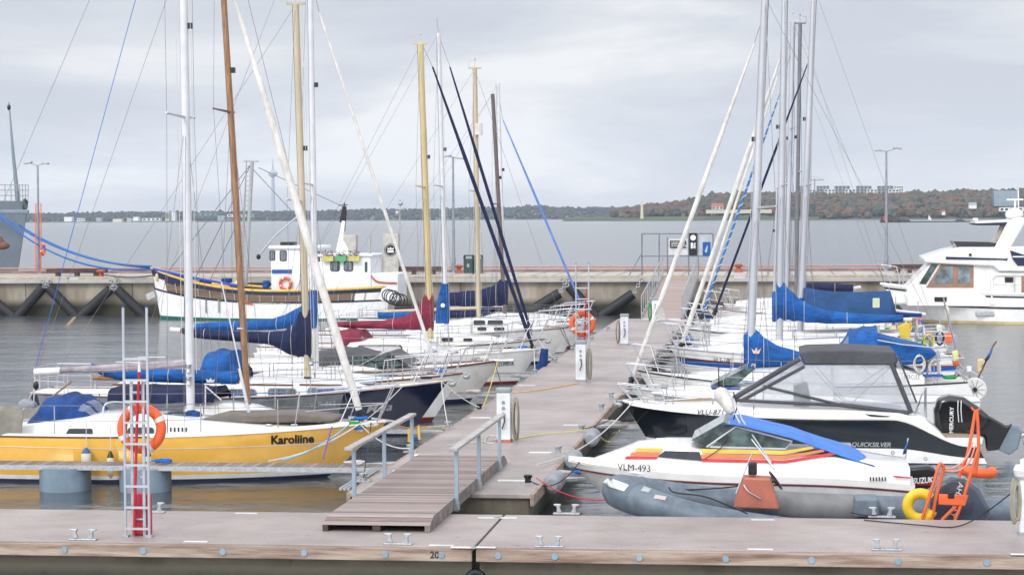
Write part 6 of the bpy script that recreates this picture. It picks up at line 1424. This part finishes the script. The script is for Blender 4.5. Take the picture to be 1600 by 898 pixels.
# mast with small wind sensors behind the cabinet
a, c = aty(624, 428, 123), aty(625, 312, 123); a.z = QZ; mb = MB(); mb.tube([a, c], .035, 6); mb.box(aty(625, 326, 123), (.5, .08, .1)); mb.ell(aty(626, 318, 123), (.16, .16, .12)); mb.ell(aty(621, 333, 123), (.14, .14, .16))
thing(mb, 'sensor_mast', GALV, 'thin instrument mast with sensors beside the beige cabinet', 'mast')

# ================================================================ gangway from the quay down to the walkway
p0, p1 = atz(1034, 499, DZ), aty(1034, 436, QY); gx0, gx1 = aty(1003, 497, 97.3).x, aty(1068, 497, 97.3).x
ga = Vector(((gx0 + gx1) / 2, 96.6, DZ + .05)); gb = Vector((aty(1062, 436, QY).x, QY + .4, QZ + .06)); gw = (gx1 - gx0) / 2 - .08
rt = empty('gangway', ga, 'long sloping gangway with grey railings from the quay to the walkway', 'gangway'); d = gb - ga; u = Vector((d.y, -d.x, 0)).normalized()
MB().extr([u * -gw, u * gw, u * gw + d, u * -gw + d], (0, 0, -.07)).build('planking', plank_mat('gangway_planks', 1, .15, (.36, .29, .27), (.26, .20, .18)), rt, smooth=False)
for s_ in (-1, 1):
    e = u * s_ * (gw + .05); mb = MB(); mb.tube([e + Vector((0, 0, 1.02)), e + d + Vector((0, 0, 1.02))], .028, 7); mb.tube([e + Vector((0, 0, .12)), e + d + Vector((0, 0, .12))], .022, 6); mb.build('handrail', GALV, rt)
    for k in range(13): q = e + d * (k / 12); MB().tube([q - Vector((0, 0, .1)), q + Vector((0, 0, 1.02))], .03 if k % 3 == 0 else .018, 6).build('railing_post', GALV, rt)
    MB().extr([e + Vector((0, 0, -.22)), e + d + Vector((0, 0, -.22)), e + d + Vector((0, 0, .02)), e + Vector((0, 0, .02))], u * .04).build('side_beam', GALV, rt, smooth=False)
MB().extr([u * -gw - Vector((0, 1.1, .03)), u * gw - Vector((0, 1.1, .03)), u * gw, u * -gw], (0, 0, -.015)).build('foot_plate', mat('checker_plate', (.5, .52, .55), .4, metal=.4, scale=40), rt, smooth=False)
# gate frame with signs
GY = QY + .9
def gp(px, py): return aty(px, py, GY)
g0 = gp(1045, 440); g0.z = QZ
rt = empty('entrance_gate', g0, 'grey steel gate frame with mesh panels at the top of the gangway', 'gate')
GTM = mat('gate_steel', (.20, .22, .24), .5, metal=.3)
def gbar(a, c, r=.035, name='frame_bar'): return MB().tube([gp(*a) - g0, gp(*c) - g0], r, 6).build(name, GTM, rt)
for px, pt, pb in ((1003, 365, 436), (1030, 365, 436), (1043, 371, 436), (1076, 365, 436), (1090, 365, 430), (1114, 365, 400)): gbar((px, pt), (px, pb), .04)
gbar((1003, 365), (1114, 365)); gbar((1003, 400), (1114, 400), .03); gbar((1002, 397), (980, 435), .03); gbar((1091, 404), (1091, 440), .03)
MB().extr([gp(1044, 373) - g0, gp(1075, 373) - g0, gp(1075, 398) - g0, gp(1044, 398) - g0], (0, .03, 0)).build('door_panel', mat('gate_panel_pale', (.55, .57, .6), .5), rt, smooth=False)
MB().extr([gp(1092, 366) - g0, gp(1113, 366) - g0, gp(1113, 398) - g0, gp(1092, 398) - g0], (0, .03, 0)).build('door_panel', mat('gate_panel_grey', (.42, .46, .5), .5), rt, smooth=False)
def board(name, label, px0, py0, px1, py1, m, dy=-.05):
    a, c = gp(px0, py0), gp(px1, py1); w_, h_ = c.x - a.x, a.z - c.z; o = empty(name, ((a.x + c.x) / 2, GY + dy, c.z), label, 'sign', 'signs on the entrance gate')
    MB().b2(-w_ / 2, w_ / 2, -.01, .02, 0, h_).build('panel', m, o, smooth=False); return o, w_, h_
o, w_, h_ = board('number_sign', 'tall black sign with a white disc and B1 on the gate', 1077, 364, 1089, 399, INK)
MB().tube([(0, -.012, h_ * .79), (0, -.02, h_ * .79)], .15, 20).build('disc', INKW, o); writing('B1', lambda u, v: (-w_ * .3 + u * w_ * .6, -.014, h_ * .33 + v * h_ * .24), INKW, o, bold=.06)
o, w_, h_ = board('notice_sign', 'small black notice sign with white lines on the gate', 1047, 376, 1072, 387, INK)
for k in range(3):
    mb = MB(); n = 0; x = -w_ * .42
    while x < w_ * .4: l = .04 + .07 * ((k * 7 + n * 3) % 4) / 3; mb.box((x + l / 2, -.013, h_ * (.75 - .25 * k)), (l, .005, h_ * .11)); x += l + .03; n += 1
    mb.build('text_line', INKW, o, smooth=False)
o, w_, h_ = board('poster_sign', 'blue and white poster on the right panel of the gate', 1098, 378, 1110, 399, STR_B, -.06); mb = MB(); mb.extr([(-.1, -.014, .2), (.0, -.014, .5), (.08, -.014, .55), (.02, -.014, .15)], (0, -.004, 0)); mb.build('poster_figure', mat('poster_pale', (.35, .5, .7), .5), o, smooth=False)

# ================================================================ ramp in the foreground
r0l, r0r = atz(503, 830, DZ), atz(668, 833, DZ); x0, x1, y0 = r0l.x, r0r.x + .02, 31.05; y1 = 40.05
rt = empty('boarding_ramp', ((x0 + x1) / 2, y0, DZ), 'weathered grey timber ramp with steel handrails bridging the two docks', 'ramp')
w_ = (x1 - x0) / 2; h1, h2 = .10, .20
def ry(t): return t * (y1 - y0)
MB().grid([[(-w_, 0, h1), (w_, 0, h1)], [(-w_, .35, h2), (w_, .35, h2)], [(-w_, ry(.95), h2), (w_, ry(.95), h2)], [(-w_, ry(1), .05), (w_, ry(1), .05)]], PLKY).build('planking', PLKY, rt, smooth=False)
for xx in (-w_ + .04, w_ - .04):
    MB().extr([(xx - .04, 0, .005), (xx - .04, 0, h1 - .004), (xx - .04, .35, h2 - .004), (xx - .04, ry(.95), h2 - .004), (xx - .04, ry(1), .04), (xx - .04, ry(1), .005), (xx - .04, ry(.97), .005), (xx - .04, ry(.9), .005)], (.08, 0, 0)).build('side_beam', TIMBD if xx < 0 else mat('side_beam_grey', (.26, .23, .22), .8, col2=(.14, .12, .11), scale=5), rt, smooth=False)
for xx in (0,): MB().b2(xx - .06, xx + .06, .02, .5, .003, h1 - .01).build('bearer', TIMBD, rt, smooth=False)
MB().b2(-w_ + .09, w_ - .09, .5, ry(.95), h2 - .1, h2 - .02).build('underframe', TIMBD, rt, smooth=False)
for s_ in (-1, 1):
    # handrail ends read off the photograph: near end lower, far end higher in the picture
    xs = s_ * (w_ + .03)
    pys = (548 + 90, 0)
    ts = (2.45, 5.0, 7.7) if s_ > 0 else (2.55, 5.2, 8.0)
    for t in ts:
        mb = MB(); mb.b2(xs - .03, xs + .03, t - .03, t + .03, -.02, .98); mb.build('post', mat('post_bluegrey', (.30, .38, .45), .45, metal=.3), rt, smooth=False)
        MB().b2(xs - .045, xs + .045, t - .06, t + .06, .0, .12).build('post_bracket', GALV, rt, smooth=False)
    MB().b2(xs - .07, xs + .07, 2.1, 8.1, .98, 1.03).build('handrail', mat('handrail_grey', (.40, .38, .38), .7, scale=4, col2=(.28, .26, .25)), rt, smooth=False, bevel=.008)

# ================================================================ power pedestals
def pedestal(px, pb, pt, label, hose=None, side=1, w_=.29, cable=None):
    p = atz(px, pb, DZ); h = (pb - pt) * p.y / F; rt = empty('power_pedestal', p, label, 'power pedestal', 'power and water pedestals along the walkway')
    MB().b2(-w_ / 2, w_ / 2, -.13, .13, .05, h - .1).build('body', PEDW, rt, smooth=False, bevel=.02); MB().b2(-w_ / 2 - .015, w_ / 2 + .015, -.145, .145, h - .1, h).build('cap', PEDG, rt, smooth=False, bevel=.02); MB().b2(-w_ / 2 - .01, w_ / 2 + .01, -.14, .14, 0, .05).build('foot', RUST if side > 0 and px < 800 else PEDG, rt, smooth=False)
    for z in (h - .3, h - .42, h - .54): MB().tube([(0, -.13, z), (0, -.165, z)], [.035, .03], 12).build('socket', PEDG, rt)
    MB().tube([(.02, -.17, h - .54), (.03, -.2, h - .7), (-.02, -.19, h - .85)], .014, 6).build('plug_lead', BLACK, rt)
    if hose:
        r_ = random.Random(int(px)); q = empty('hose_coil', p + Vector((side * (w_ / 2 + .1), -.02, 0)), ('green' if hose is HOSEG else 'beige') + ' hose coil hung on the pedestal: ' + label.split(',')[0][-60:], 'hose') if 0 else None
        mb = MB()
        for k in range(7):
            c = Vector((p.x + side * (w_ / 2 + .09 + r_.uniform(-.02, .03)), p.y - .08 + k * .03, DZ + h * .42 + r_.uniform(-.02, .02))); rr = h * .36 + r_.uniform(-.03, .03); pts = []
            for j in range(26):
                a = 2 * PI * j / 26; pts.append(c + Vector((math.sin(a) * (.05 + .008 * (k % 3)), math.cos(a * 2) * .02, math.cos(a) * rr)))
            mb.tube(pts, .013, 5, closed=True)
        thing(mb, 'hose_coil', hose, label.split('|')[0] and ('%s hose coil hanging on the %s' % ('green' if hose is HOSEG else 'beige', label)), 'hose', 'hose coils on the pedestals')
    return p, h
P1 = pedestal(788, 690, 604, 'nearest white pedestal, beside the ramp', HOSE, 1)
P2 = pedestal(908, 596, 531, 'second pedestal, below the far ladder', HOSE, 1)
P3 = pedestal(976, 539, 490, 'third pedestal from the front', HOSE, -1)
P4 = pedestal(1024, 503, 465, 'farthest pedestal, near the gangway foot', HOSEG, -1)
# round white post at the right edge of the near dock
p = atz(1599, 834, DZ); rt = empty('service_post', p, 'white service post with coiled hose at the right edge of the near dock', 'service post')
MB().tube([(0, 0, 0), (0, 0, .85)], .06, 14).build('post', PEDW, rt); lathe(MB(), [(.8, .06), (.86, .13), (.95, .15), (1.02, .12), (1.03, .05), (1.1, .05), (1.12, 0)], 18).build('head', PEDW, rt); MB().tube([(0, 0, 0), (0, 0, .04)], .09, 14).build('base', GALV, rt)
mb = MB()
for k in range(5): mb.tube([Vector((-.09 - .01 * k + math.sin(a) * .05, -.05 + .02 * k, .48 + math.cos(a) * (.26 + .02 * k))) for a in [2 * PI * j / 24 for j in range(24)]], .011, 5, closed=True)
mb.build('hose', HOSE, rt)

# ================================================================ rescue ladders
def ladder(px, pb, Yf, label, full=True, h=3.4, w_=.36):
    p = atz(px, pb, DZ) if Yf is None else Vector((atz(px, pb, DZ).x, Yf, DZ))
    rt = empty('rescue_ladder', p, label, 'ladder', 'rescue ladders with lifebuoys'); r = .021
    for s_ in (-1, 1): MB().tube([(s_ * w_ / 2, 0, 0), (s_ * w_ / 2 + .0, 0, h)], r, 8).build('rail', ALU, rt)
    for s_ in (-1, 1): MB().tube([(s_ * w_ / 2, 0, h), (s_ * w_ / 2, 0, h + .02)], r + .003, 8).build('rail_cap', STR_B, rt)
    z = .12
    while z < h * .86:
        MB().b2(-w_ / 2, w_ / 2, -.02, .02, z - .016, z + .016).build('rung', ALU, rt, smooth=False); z += .315
    for s_ in (-1, 1): MB().b2(s_ * w_ / 2 - .05, s_ * w_ / 2 + .05, -.06, .06, 0, .03).build('foot', GALV, rt, smooth=False)
    if full:
        for x_ in (-.1, .08): MB().b2(x_ - .02, x_ + .02, .08, .12, 0, 2.3).build('inner_rail', ALU, rt, smooth=False)
        z = .25
        while z < 2.2: MB().b2(-.1, .08, .085, .115, z - .012, z + .012).build('inner_rung', ALU, rt, smooth=False); z += .63
    return p
LA = ladder(215, 838, None, 'aluminium rescue ladder standing on the near dock at the left')
b0 = LA + Vector((-.03, .02, 0)); thing(MB().tube([b0 + Vector((-.03, 0, .02)), b0 + Vector((.03, 0, 1.6)), b0 + Vector((.08, 0, 2.45))], .022, 8), 'boat_hook', REDM, 'red boat hook pole standing inside the near ladder', 'boat hook')
thing(MB().tube([b0 + Vector((.08, 0, 2.45)), b0 + Vector((.085, 0, 2.62)), b0 + Vector((.09, 0, 2.66))], [.026, .018, .004], 8), 'hook_tip', WTAPE, 'white pointed tip of the red pole in the near ladder', 'tip')
o = thing(MB().b2(LA.x - .12, LA.x + .13, LA.y + .14, LA.y + .34, DZ, DZ + .62), 'rescue_box', mat('red_pink_box', (.55, .04, .07), .5), 'red box standing behind the foot of the near ladder', 'box', bevel=.02, smooth=False)
buoy(Vector((LA.x + .02, LA.y + .2, aty(218, 669, LA.y + .2).z)), .30, .078, 'large orange lifebuoy behind the near ladder', a0=.45)
LB = ladder(912, 591, 60.9, 'tall aluminium rescue ladder behind the second pedestal', False, 3.35, .37)
thing(MB().tube([LB + Vector((.02, .05, .3)), LB + Vector((.1, .05, 2.4)), LB + Vector((.14, .05, 2.75))], [.02, .02, .008], 6), 'boat_hook', REDM, 'red pole standing inside the far ladder', 'boat hook')
buoy(Vector((LB.x - .02, LB.y + .15, aty(909, 506, LB.y).z)), .30, .08, 'orange lifebuoy hung behind the far ladder over the walkway', a0=.5)
mb = MB(); c = LB + Vector((-.0, .12, 2.02)); mb.torus(c, .24, .022, 'Z', None, 20, 6); thing(mb, 'ladder_hoop', ALU, 'white hoop bracket above the lifebuoy on the far ladder', 'bracket')

# ================================================================ cleats, bollards, fenders of the docks
CL = ['left of the near ladder', 'in front of the ramp', 'right of the dock joint', 'at the right below the orange frame', 'behind the foot of the near ladder', 'far edge, left of the inflatable bow', 'far edge, tied to the inflatable']
for k, (px, py) in enumerate([(130, 843), (622, 850), (858, 854), (1385, 859), (238, 800), (885, 803), (1378, 808)]):
    p = atz(px, py, DZ); rt = empty('dock_cleat', p, 'large galvanised double horn cleat on the near dock, ' + CL[k], 'cleat', 'double horn cleats on the near dock')
    MB().b2(-.21, .21, -.06, .06, 0, .025).build('base_plate', GALV, rt, smooth=False, bevel=.008)
    for s_ in (-1, 1):
        mb = MB(); mb.extr([(s_ * .05, -.03, .02), (s_ * .09, -.03, .12), (s_ * .12, -.03, .125), (s_ * .19, -.03, .16), (s_ * .19, -.03, .13), (s_ * .145, -.03, .1), (s_ * .15, -.03, .02)] if 0 else [(s_ * .07, -.03, .024), (s_ * .105, -.03, .11), (s_ * .055 + s_ * .03, -.03, .14), (s_ * .085, -.03, .165), (s_ * .2, -.03, .165), (s_ * .205, -.03, .145), (s_ * .15, -.03, .12), (s_ * .155, -.03, .024)], (0, .06, 0)); mb.build('horn', GALV, rt, smooth=False, bevel=.01)
    for s_ in (-.17, -.03, .03, .17): MB().tube([(s_, -.04, .025), (s_, -.04, .04)], .014, 6).build('bolt', STEEL, rt)
def bollard(px, py, lab, dark=False):
    p = atz(px, py, DZ); rt = empty('mooring_bollard', p, lab, 'bollard', 'small bollards along the walkway edges')
    MB().b2(-.13, .13, -.1, .1, 0, .02).build('base_plate', GALV, rt, smooth=False)
    lathe(MB(), [(.02, .055), (.1, .055), (.11, .075), (.15, .08), (.16, .05), (.165, 0)], 14).build('post', BLACK if dark else GALV, rt)
BL = ['nearest on the left edge, beside the ramp', 'left edge, beside the ramp handrail', 'left edge, before the navy bow', 'left edge, with black rope, near the navy bow', 'left edge, opposite the first pedestal cap', 'left edge, before the navy bow fender', 'left edge, after the navy bow fender', 'left edge, between two white bows', 'left edge, below the far ladder', 'left edge, far end', 'nearest on the right edge, with black and red rope', 'right edge, above the first grey dock fender', 'right edge, with the yellow cable', 'right edge, with grey hardware below the pulpits', 'right edge, below the black-sided bow', 'right edge, before the second pulpit', 'right edge, among the far bows', 'right edge, close to the far bows', 'right edge, farthest one']
for k, (px, py) in enumerate([(568, 752), (641, 706), (700, 669), (749, 640), (818, 596), (836, 585), (868, 566), (894, 549), (925, 532), (950, 516), (825, 755), (872, 708), (909, 674), (940, 640), (955, 622), (985, 598), (1011, 572), (1028, 552), (1052, 522)]): bollard(px, py, 'small round bollard on the walkway, ' + BL[k], k in (3, 10))
for k, (px, py) in enumerate([(858, 752), (894, 718), (927, 683)]):
    p = atz(px, py, .52); p.x = WX1 + .2; mb = MB(); mb.tube([p + Vector((0, -.42, 0)), p + Vector((0, -.34, 0)), p + Vector((0, .34, 0)), p + Vector((0, .42, 0))], [.10, .17, .17, .10], 16)
    thing(mb, 'dock_fender', FENDG, 'grey cylinder fender on the right walkway edge, ' + ['nearest of three', 'middle of three', 'farthest of three'][k], 'fender', 'grey fenders on the walkway edge')
# junk and lines on the walkway
rope([(WX1 - .15, 43.2 + .0, DZ + .1)] and [atz(795, 687, DZ + .02), atz(850, 678, DZ + .02), atz(909, 672, DZ + .05), atz(922, 668, DZ + .1), atz(950, 690, .2), atz(968, 672, .6)], .012, mat('cable_yellow2', (.62, .56, .12), .6), 'power_cable', 'yellow cable crossing the walkway from the nearest pedestal to the right', 'cable')
rope([atz(795, 614, DZ + .02), atz(850, 608, DZ + .02), atz(905, 598, DZ + .02)], .014, mat('cable_orange', (.72, .42, .08), .6), 'power_cable', 'orange cable lying across the walkway before the second pedestal', 'cable')
rope([atz(772, 692, DZ + .02), atz(758, 690, DZ + .02), atz(764, 680, DZ + .02), atz(778, 686, DZ + .02), atz(700, 695, DZ + .02)], .010, ROPEW, 'loose_line', 'thin pale line lying by the foot of the nearest pedestal')
for k, (px0, py0, px1, py1, w2) in enumerate([(590, 734, 600, 738, .3), (645, 708, 655, 712, .3)]): pass
for k, (x, y, w2, d2) in enumerate([(WX0 + .55, 37.2, .7, .25), (WX0 + .5, 38.6, .65, .22), (WX0 + .3, 41.2, .5, .2), (WX0 + .35, 49.0, .5, .2), (WX1 - .5, 37.3, .6, .2), (WX1 - .5, 41.8, .55, .2), (WX1 - .4, 47.4, .5, .2), (WX0 + .3, 58.5, .5, .2)]):
    MB().box((x, y, DZ + .006), (w2, d2, .008)).build('marker_plate', WTAPE, WK[0] if y < 52.6 else WK[1], smooth=False)
mb = MB()
for k in range(3): mb.tube([(WX0 - .18 - k * .07, 36.2, DZ - .03), (WX0 - .18 - k * .07, 39.2, DZ - .03)], .03, 6)
thing(mb, 'pipe_bundle', GALV, 'bundle of grey pipes along the left walkway edge beside the ramp', 'pipe')
p = atz(648, 690, DZ); rt = empty('cable_holder', p, 'small yellow and blue plastic holder on the left walkway edge', 'holder')
MB().tube([(-.12, 0, 0), (-.12, 0, .28), (.08, 0, .34), (.1, 0, .05)], .03, 6).build('frame', STR_Y, rt); MB().box((0, .05, .06), (.16, .1, .12)).build('base', STR_B, rt, bevel=.02)

# ================================================================ mooring lines
ML = 'mooring lines'
def ml(a, c, lab, m=ROPEW, r=.012, sag=.05): rope([a, c], r, m, 'mooring_line', lab, group=ML, sag=sag)
kb = K.wld(K.P(.95, 1, -1)); fy = 39.7
ml(kb, atz(420, 720, DZ), 'white line from the yellow bow back to the finger pontoon', r=.016, sag=.12); ml(K.wld(K.P(.93, 1, -1)), atz(440, 719, DZ), 'pale blue line from the yellow bow to the finger pontoon', mat('rope_pale_blue', (.25, .45, .6), .8), .018, .1)
ml(K.wld(K.P(.9, 1, -1)), atz(505, 716, DZ), 'purple strap hanging from the yellow bow to the finger', mat('rope_purple', (.16, .05, .35), .8), .014, 0); ml(kb, atz(641, 700, DZ + .1), 'white line from the yellow bow to the walkway edge', sag=.15); ml(K.wld(K.P(.99, 1, 0)), atz(700, 664, DZ + .1), 'tan line from the yellow bow across to the walkway', mat('rope_tan', (.5, .35, .12), .9), .012, .12)
ml(K.wld(K.P(.97, 1, -1)), atz(568, 746, DZ + .12), 'dark line from the yellow bow down to the nearest left bollard', ROPED, .01)
mbw = M.wld(M.P(.985, 1, -1)); ml(mbw, atz(700, 664, DZ + .1), 'white line from the navy bow to the walkway bollard', sag=.1); ml(mbw, atz(749, 636, DZ + .1), 'second white line from the navy bow, farther along the walkway', sag=.06); ml(M.wld(M.P(.9, 1, -1)), atz(560, 664, DZ), 'long line from the navy bow back to its finger pontoon', sag=.05)
ml(V.wld(V.P(.98, 1, -1)), atz(755, 634, DZ + .1), 'yellow line from the motor cruiser bow to the walkway', ROPEY, .012, .08); ml(V.wld(V.P(.97, 1, -1)), atz(790, 618, DZ + .1), 'dark line from the motor cruiser bow to the walkway', ROPED)
ml(Fe.wld(Fe.P(.98, 1, -1)), atz(836, 580, DZ + .1), 'white line from the bow with the navy fender to the walkway'); ml(Vi.wld(Vi.P(.98, 1, -1)), atz(868, 562, DZ + .1), 'white line from the double-striped bow to the walkway'); ml(A7.wld(A7.P(.98, 1, -1)), atz(894, 545, DZ + .1), 'dark line from the wide white bow to the walkway', ROPED)
ml(S1.wld(S1.P(.96, 1, 1)), atz(825, 748, DZ + .1), 'dark line from the striped speedboat to the nearest right bollard', ROPED, .01, .25); ml(Q.wld(Q.P(.97, 1, 1)), atz(840, 725, DZ + .1), 'white line from the black-sided boat to the walkway edge', r=.014, sag=.25); ml(Q.wld(Q.P(.96, 1, 1)), atz(909, 670, DZ + .1), 'dark line from the black-sided boat to the right walkway bollard', ROPED, .01, .1)
ml(RB.wld(P_[int(n_ * .45)]), atz(838, 746, DZ + .1), 'red and dark line from the inflatable bow to the right bollard', REDM, .01, .2); ml(RB.wld(RB.at(1330, 800, .6)), atz(1378, 803, DZ + .1), 'dark line from the inflatable to the far edge cleat', ROPED, .01, .03)
rope([atz(1350, 812, DZ + .02), atz(1440, 820, DZ + .02), atz(1495, 822, DZ + .02), atz(1540, 800, DZ + .15), Vector((atz(1599, 834, DZ).x, atz(1599, 834, DZ).y, DZ + .75))], .010, ROPED, 'mooring_line', 'thin dark line lying on the near dock toward the right service post', group=ML)
ml(G.wld(G.P(.98, 1, 1)), atz(955, 617, DZ + .1), 'line from the small white sail boat to the walkway'); ml(H.wld(H.P(.98, 1, 1)), atz(985, 594, DZ + .1), 'line from the crown-marked boat to the walkway', ROPED); ml(Z.wld(Z.P(.98, 1, 1)), atz(1011, 567, DZ + .1), 'line from the VLS-180 boat to the walkway')
ml(A7.wld(A7.P(.97, 1, -1)), A7.wld(A7.P(.97, 1, -1)) + Vector((.6, -.6, -.9)), 'slack dark line under the wide white bow', ROPED); ml(FB.wld(FB.P(.97, .9, 1)), aty(158, 428, 114), 'dark line from the fishing boat bow to the rusty quay bollard', ROPED, .03, .15)
# stick floating upright near the quay
a, c = aty(117, 497, 110), aty(106, 528, 101); thing(MB().tube([a, Vector((c.x, c.y, 0))], .1, 7), 'leaning_pole', TEAK, 'brown pole leaning in the water beside the left quay fenders', 'pole')
p = aty(2, 495, 109); thing(MB().ell((p.x - .5, 109, .12), (.42, .3, .22)), 'red_buoy', REDM, 'small red buoy in the water at the far left edge', 'buoy')
# ================================================================ deck clutter
rr_ = random.Random(77)
def bow_gear(b):
    x = b.L / 2; z = b.zb; mb = MB()
    mb.tube([(x + .12, 0, z - .02), (x - .35, 0, z + .04)], .022, 6); mb.tube([(x + .12, -.13, z - .1), (x + .2, 0, z - .02), (x + .12, .13, z - .1)], .025, 6); mb.ell((x + .1, 0, z - .1), (.1, .05, .06), None, 8, 5)
    mb.build('anchor', GALV, b.root); mb = MB()
    for sd in (-1, 1): mb.box((x - .8, sd * .28, z + .03), (.16, .03, .05))
    mb.build('deck_cleat', STEEL, b.root)
    MB().torus((x - .55, rr_.uniform(-.1, .1), z + .06), .12, .03, 'Z', None, 16, 6).build('rope_coil', rr_.choice([ROPEW, ROPEB, ROPED, ROPEW]), b.root)
for b in (M, U, V, Fe, Vi, A7, A8, A9, G, H, Z, E5, E6, E7, E8, Q, K): bow_gear(b)
def stern_gear(b, n=4):
    x = -b.L / 2; z = b.zs
    for k in range(n):
        y = rr_.uniform(-1, 1) * b.B * .32; xx = x + rr_.uniform(.05, 1.4); mm = rr_.choice([ROPEW, ROPEB, REDM, STR_Y, ROPED, HOSEG, ROPEW]); mb = MB(); c = Vector((xx, b.ns * b.B * .36, z + .35 + rr_.uniform(-.1, .15))) if k % 2 else Vector((xx, y, z + .08))
        q = [c + Vector((math.sin(a) * (.1 + .02 * j), .02 * j, math.cos(a) * (.2 + .03 * (j % 2)))) if k % 2 else c + Vector((math.cos(a) * (.14 + .02 * j), math.sin(a) * (.14 + .02 * j), .02 * j)) for j in range(3) for a in [2 * PI * i / 12 for i in range(12)]]
        mb.tube(q, .018, 5); mb.build('rope_coil', mm, b.root)
    p = Vector((x + .12, -b.ns * b.B * .2, z)); MB().tube([p, p + Vector((0, 0, 1.1))], .018, 6).build('stern_post', STEEL, b.root)
    MB().box(p + Vector((.0, .05, .45)), (.22, .08, .3)).build('dodger_bag', rr_.choice([WTAPE, YEL, CREAM, ORANGE]), b.root, bevel=.03)
    mb = MB(); mb.torus((x + .9, 0, z + .55), .3, .018, 'X', None, 20, 6); mb.tube([(x + .9, 0, z), (x + .9, 0, z + .55)], .03, 6); mb.build('steering_wheel', STEEL, b.root)
for b in (H, Z, E5, E6, E7, E8): stern_gear(b, 5)
for b in (M, U, Fe, Vi, A7, Z, E5, H, E6):
    t0 = .42; mb = MB()
    for sd in (-1, 1):
        pts = [Vector((b.P(t, 1, sd).x, sd * (abs(b.P(t, 1, sd).y) - .3), b.sh(t) + .05)) for t in (.2, .3, .4, .5, .6, .7, .8)]
        mb.tube(pts, .009, 4)
    mb.build('jib_sheet', rr_.choice([ROPEW, ROPEB, ROPEW]), b.root)
for b, px, py in ((M, 570, 601), (Fe, 705, 545), (Vi, 770, 526), (A7, 815, 508), (Z, 1150, 540), (H, 1120, 583), (E5, 1160, 523), (V, 665, 578)):
    p = b.at(px, py, 0); MB().box(p + Vector((0, 0, .03)), (.5, .5, .05)).build('hatch', GLASSG, b.root, bevel=.015)
# fittings on the yellow boat near the camera
for px in (335, 420, 460): p = K.at(px, 664, -.55); MB().box(p, (.14, .04, .05)).build('deck_cleat', STEEL, K.root, bevel=.01)
for (px, py, c_) in ((560, 668, ROPEB), (545, 664, ROPEW), (580, 664, ROPEW), (525, 672, ROPED), (552, 660, HOSEG)):
    p = K.at(px, py, -.3); q = []
    for i in range(40): a = i * .5; q.append(p + Vector((math.cos(a) * (.12 + .03 * math.sin(i)), math.sin(a) * .1, .02 * math.sin(i * 1.7))))
    MB().tube(q, .012, 5).build('rope_coil', c_, K.root)
# finger edge fittings and clutter on the dock edges
for k, (x, y) in enumerate([(-8.1, 39.7), (-11.9, 39.7), (-8.3, 46.9), (-8.2, 56.3), (-3.6, 38.5), (-3.5, 48.4)]):
    mb = MB(); q = []
    for i in range(44): a = i * .45; q.append((x + math.cos(a) * (.16 + .05 * math.sin(i * .7)), y + math.sin(a) * (.12 + .03 * math.cos(i)), DZ + .01 + .015 * (i // 14)))
    thing(mb.tube(q, .014, 5), 'rope_coil', (ROPEW, ROPEB, ROPED)[k % 3], ('white', 'blue', 'dark')[k % 3] + ' rope heap on the finger pontoon ' + ['by the yellow bow', 'under the yellow hull side', 'before the navy bow', 'beside the motor cruiser bow', 'beside the striped speedboat bow', 'beyond the black-sided boat bow'][k], 'rope', 'rope heaps on the finger pontoons')

for b, px, a_, c_, lab, m1, m2 in ((M, 430, 640, 668, 'cream fender with a blue top on the grey side of the navy sailing boat', FENDW, FENDB), (Fe, 700, 572, 592, 'white fender on the side of the boat with burgundy covers', FENDW, FENDW), (Z, 1180, 572, 600, 'navy fender on the side of the VLS-180 sailing boat', BLUE2, BLUE2), (T, 1480, 478, 498, 'white fender hanging on the big motor yacht side', FENDW, FENDW)):
    fender(b, px, a_, c_, lab, m1, m2, r=.11)
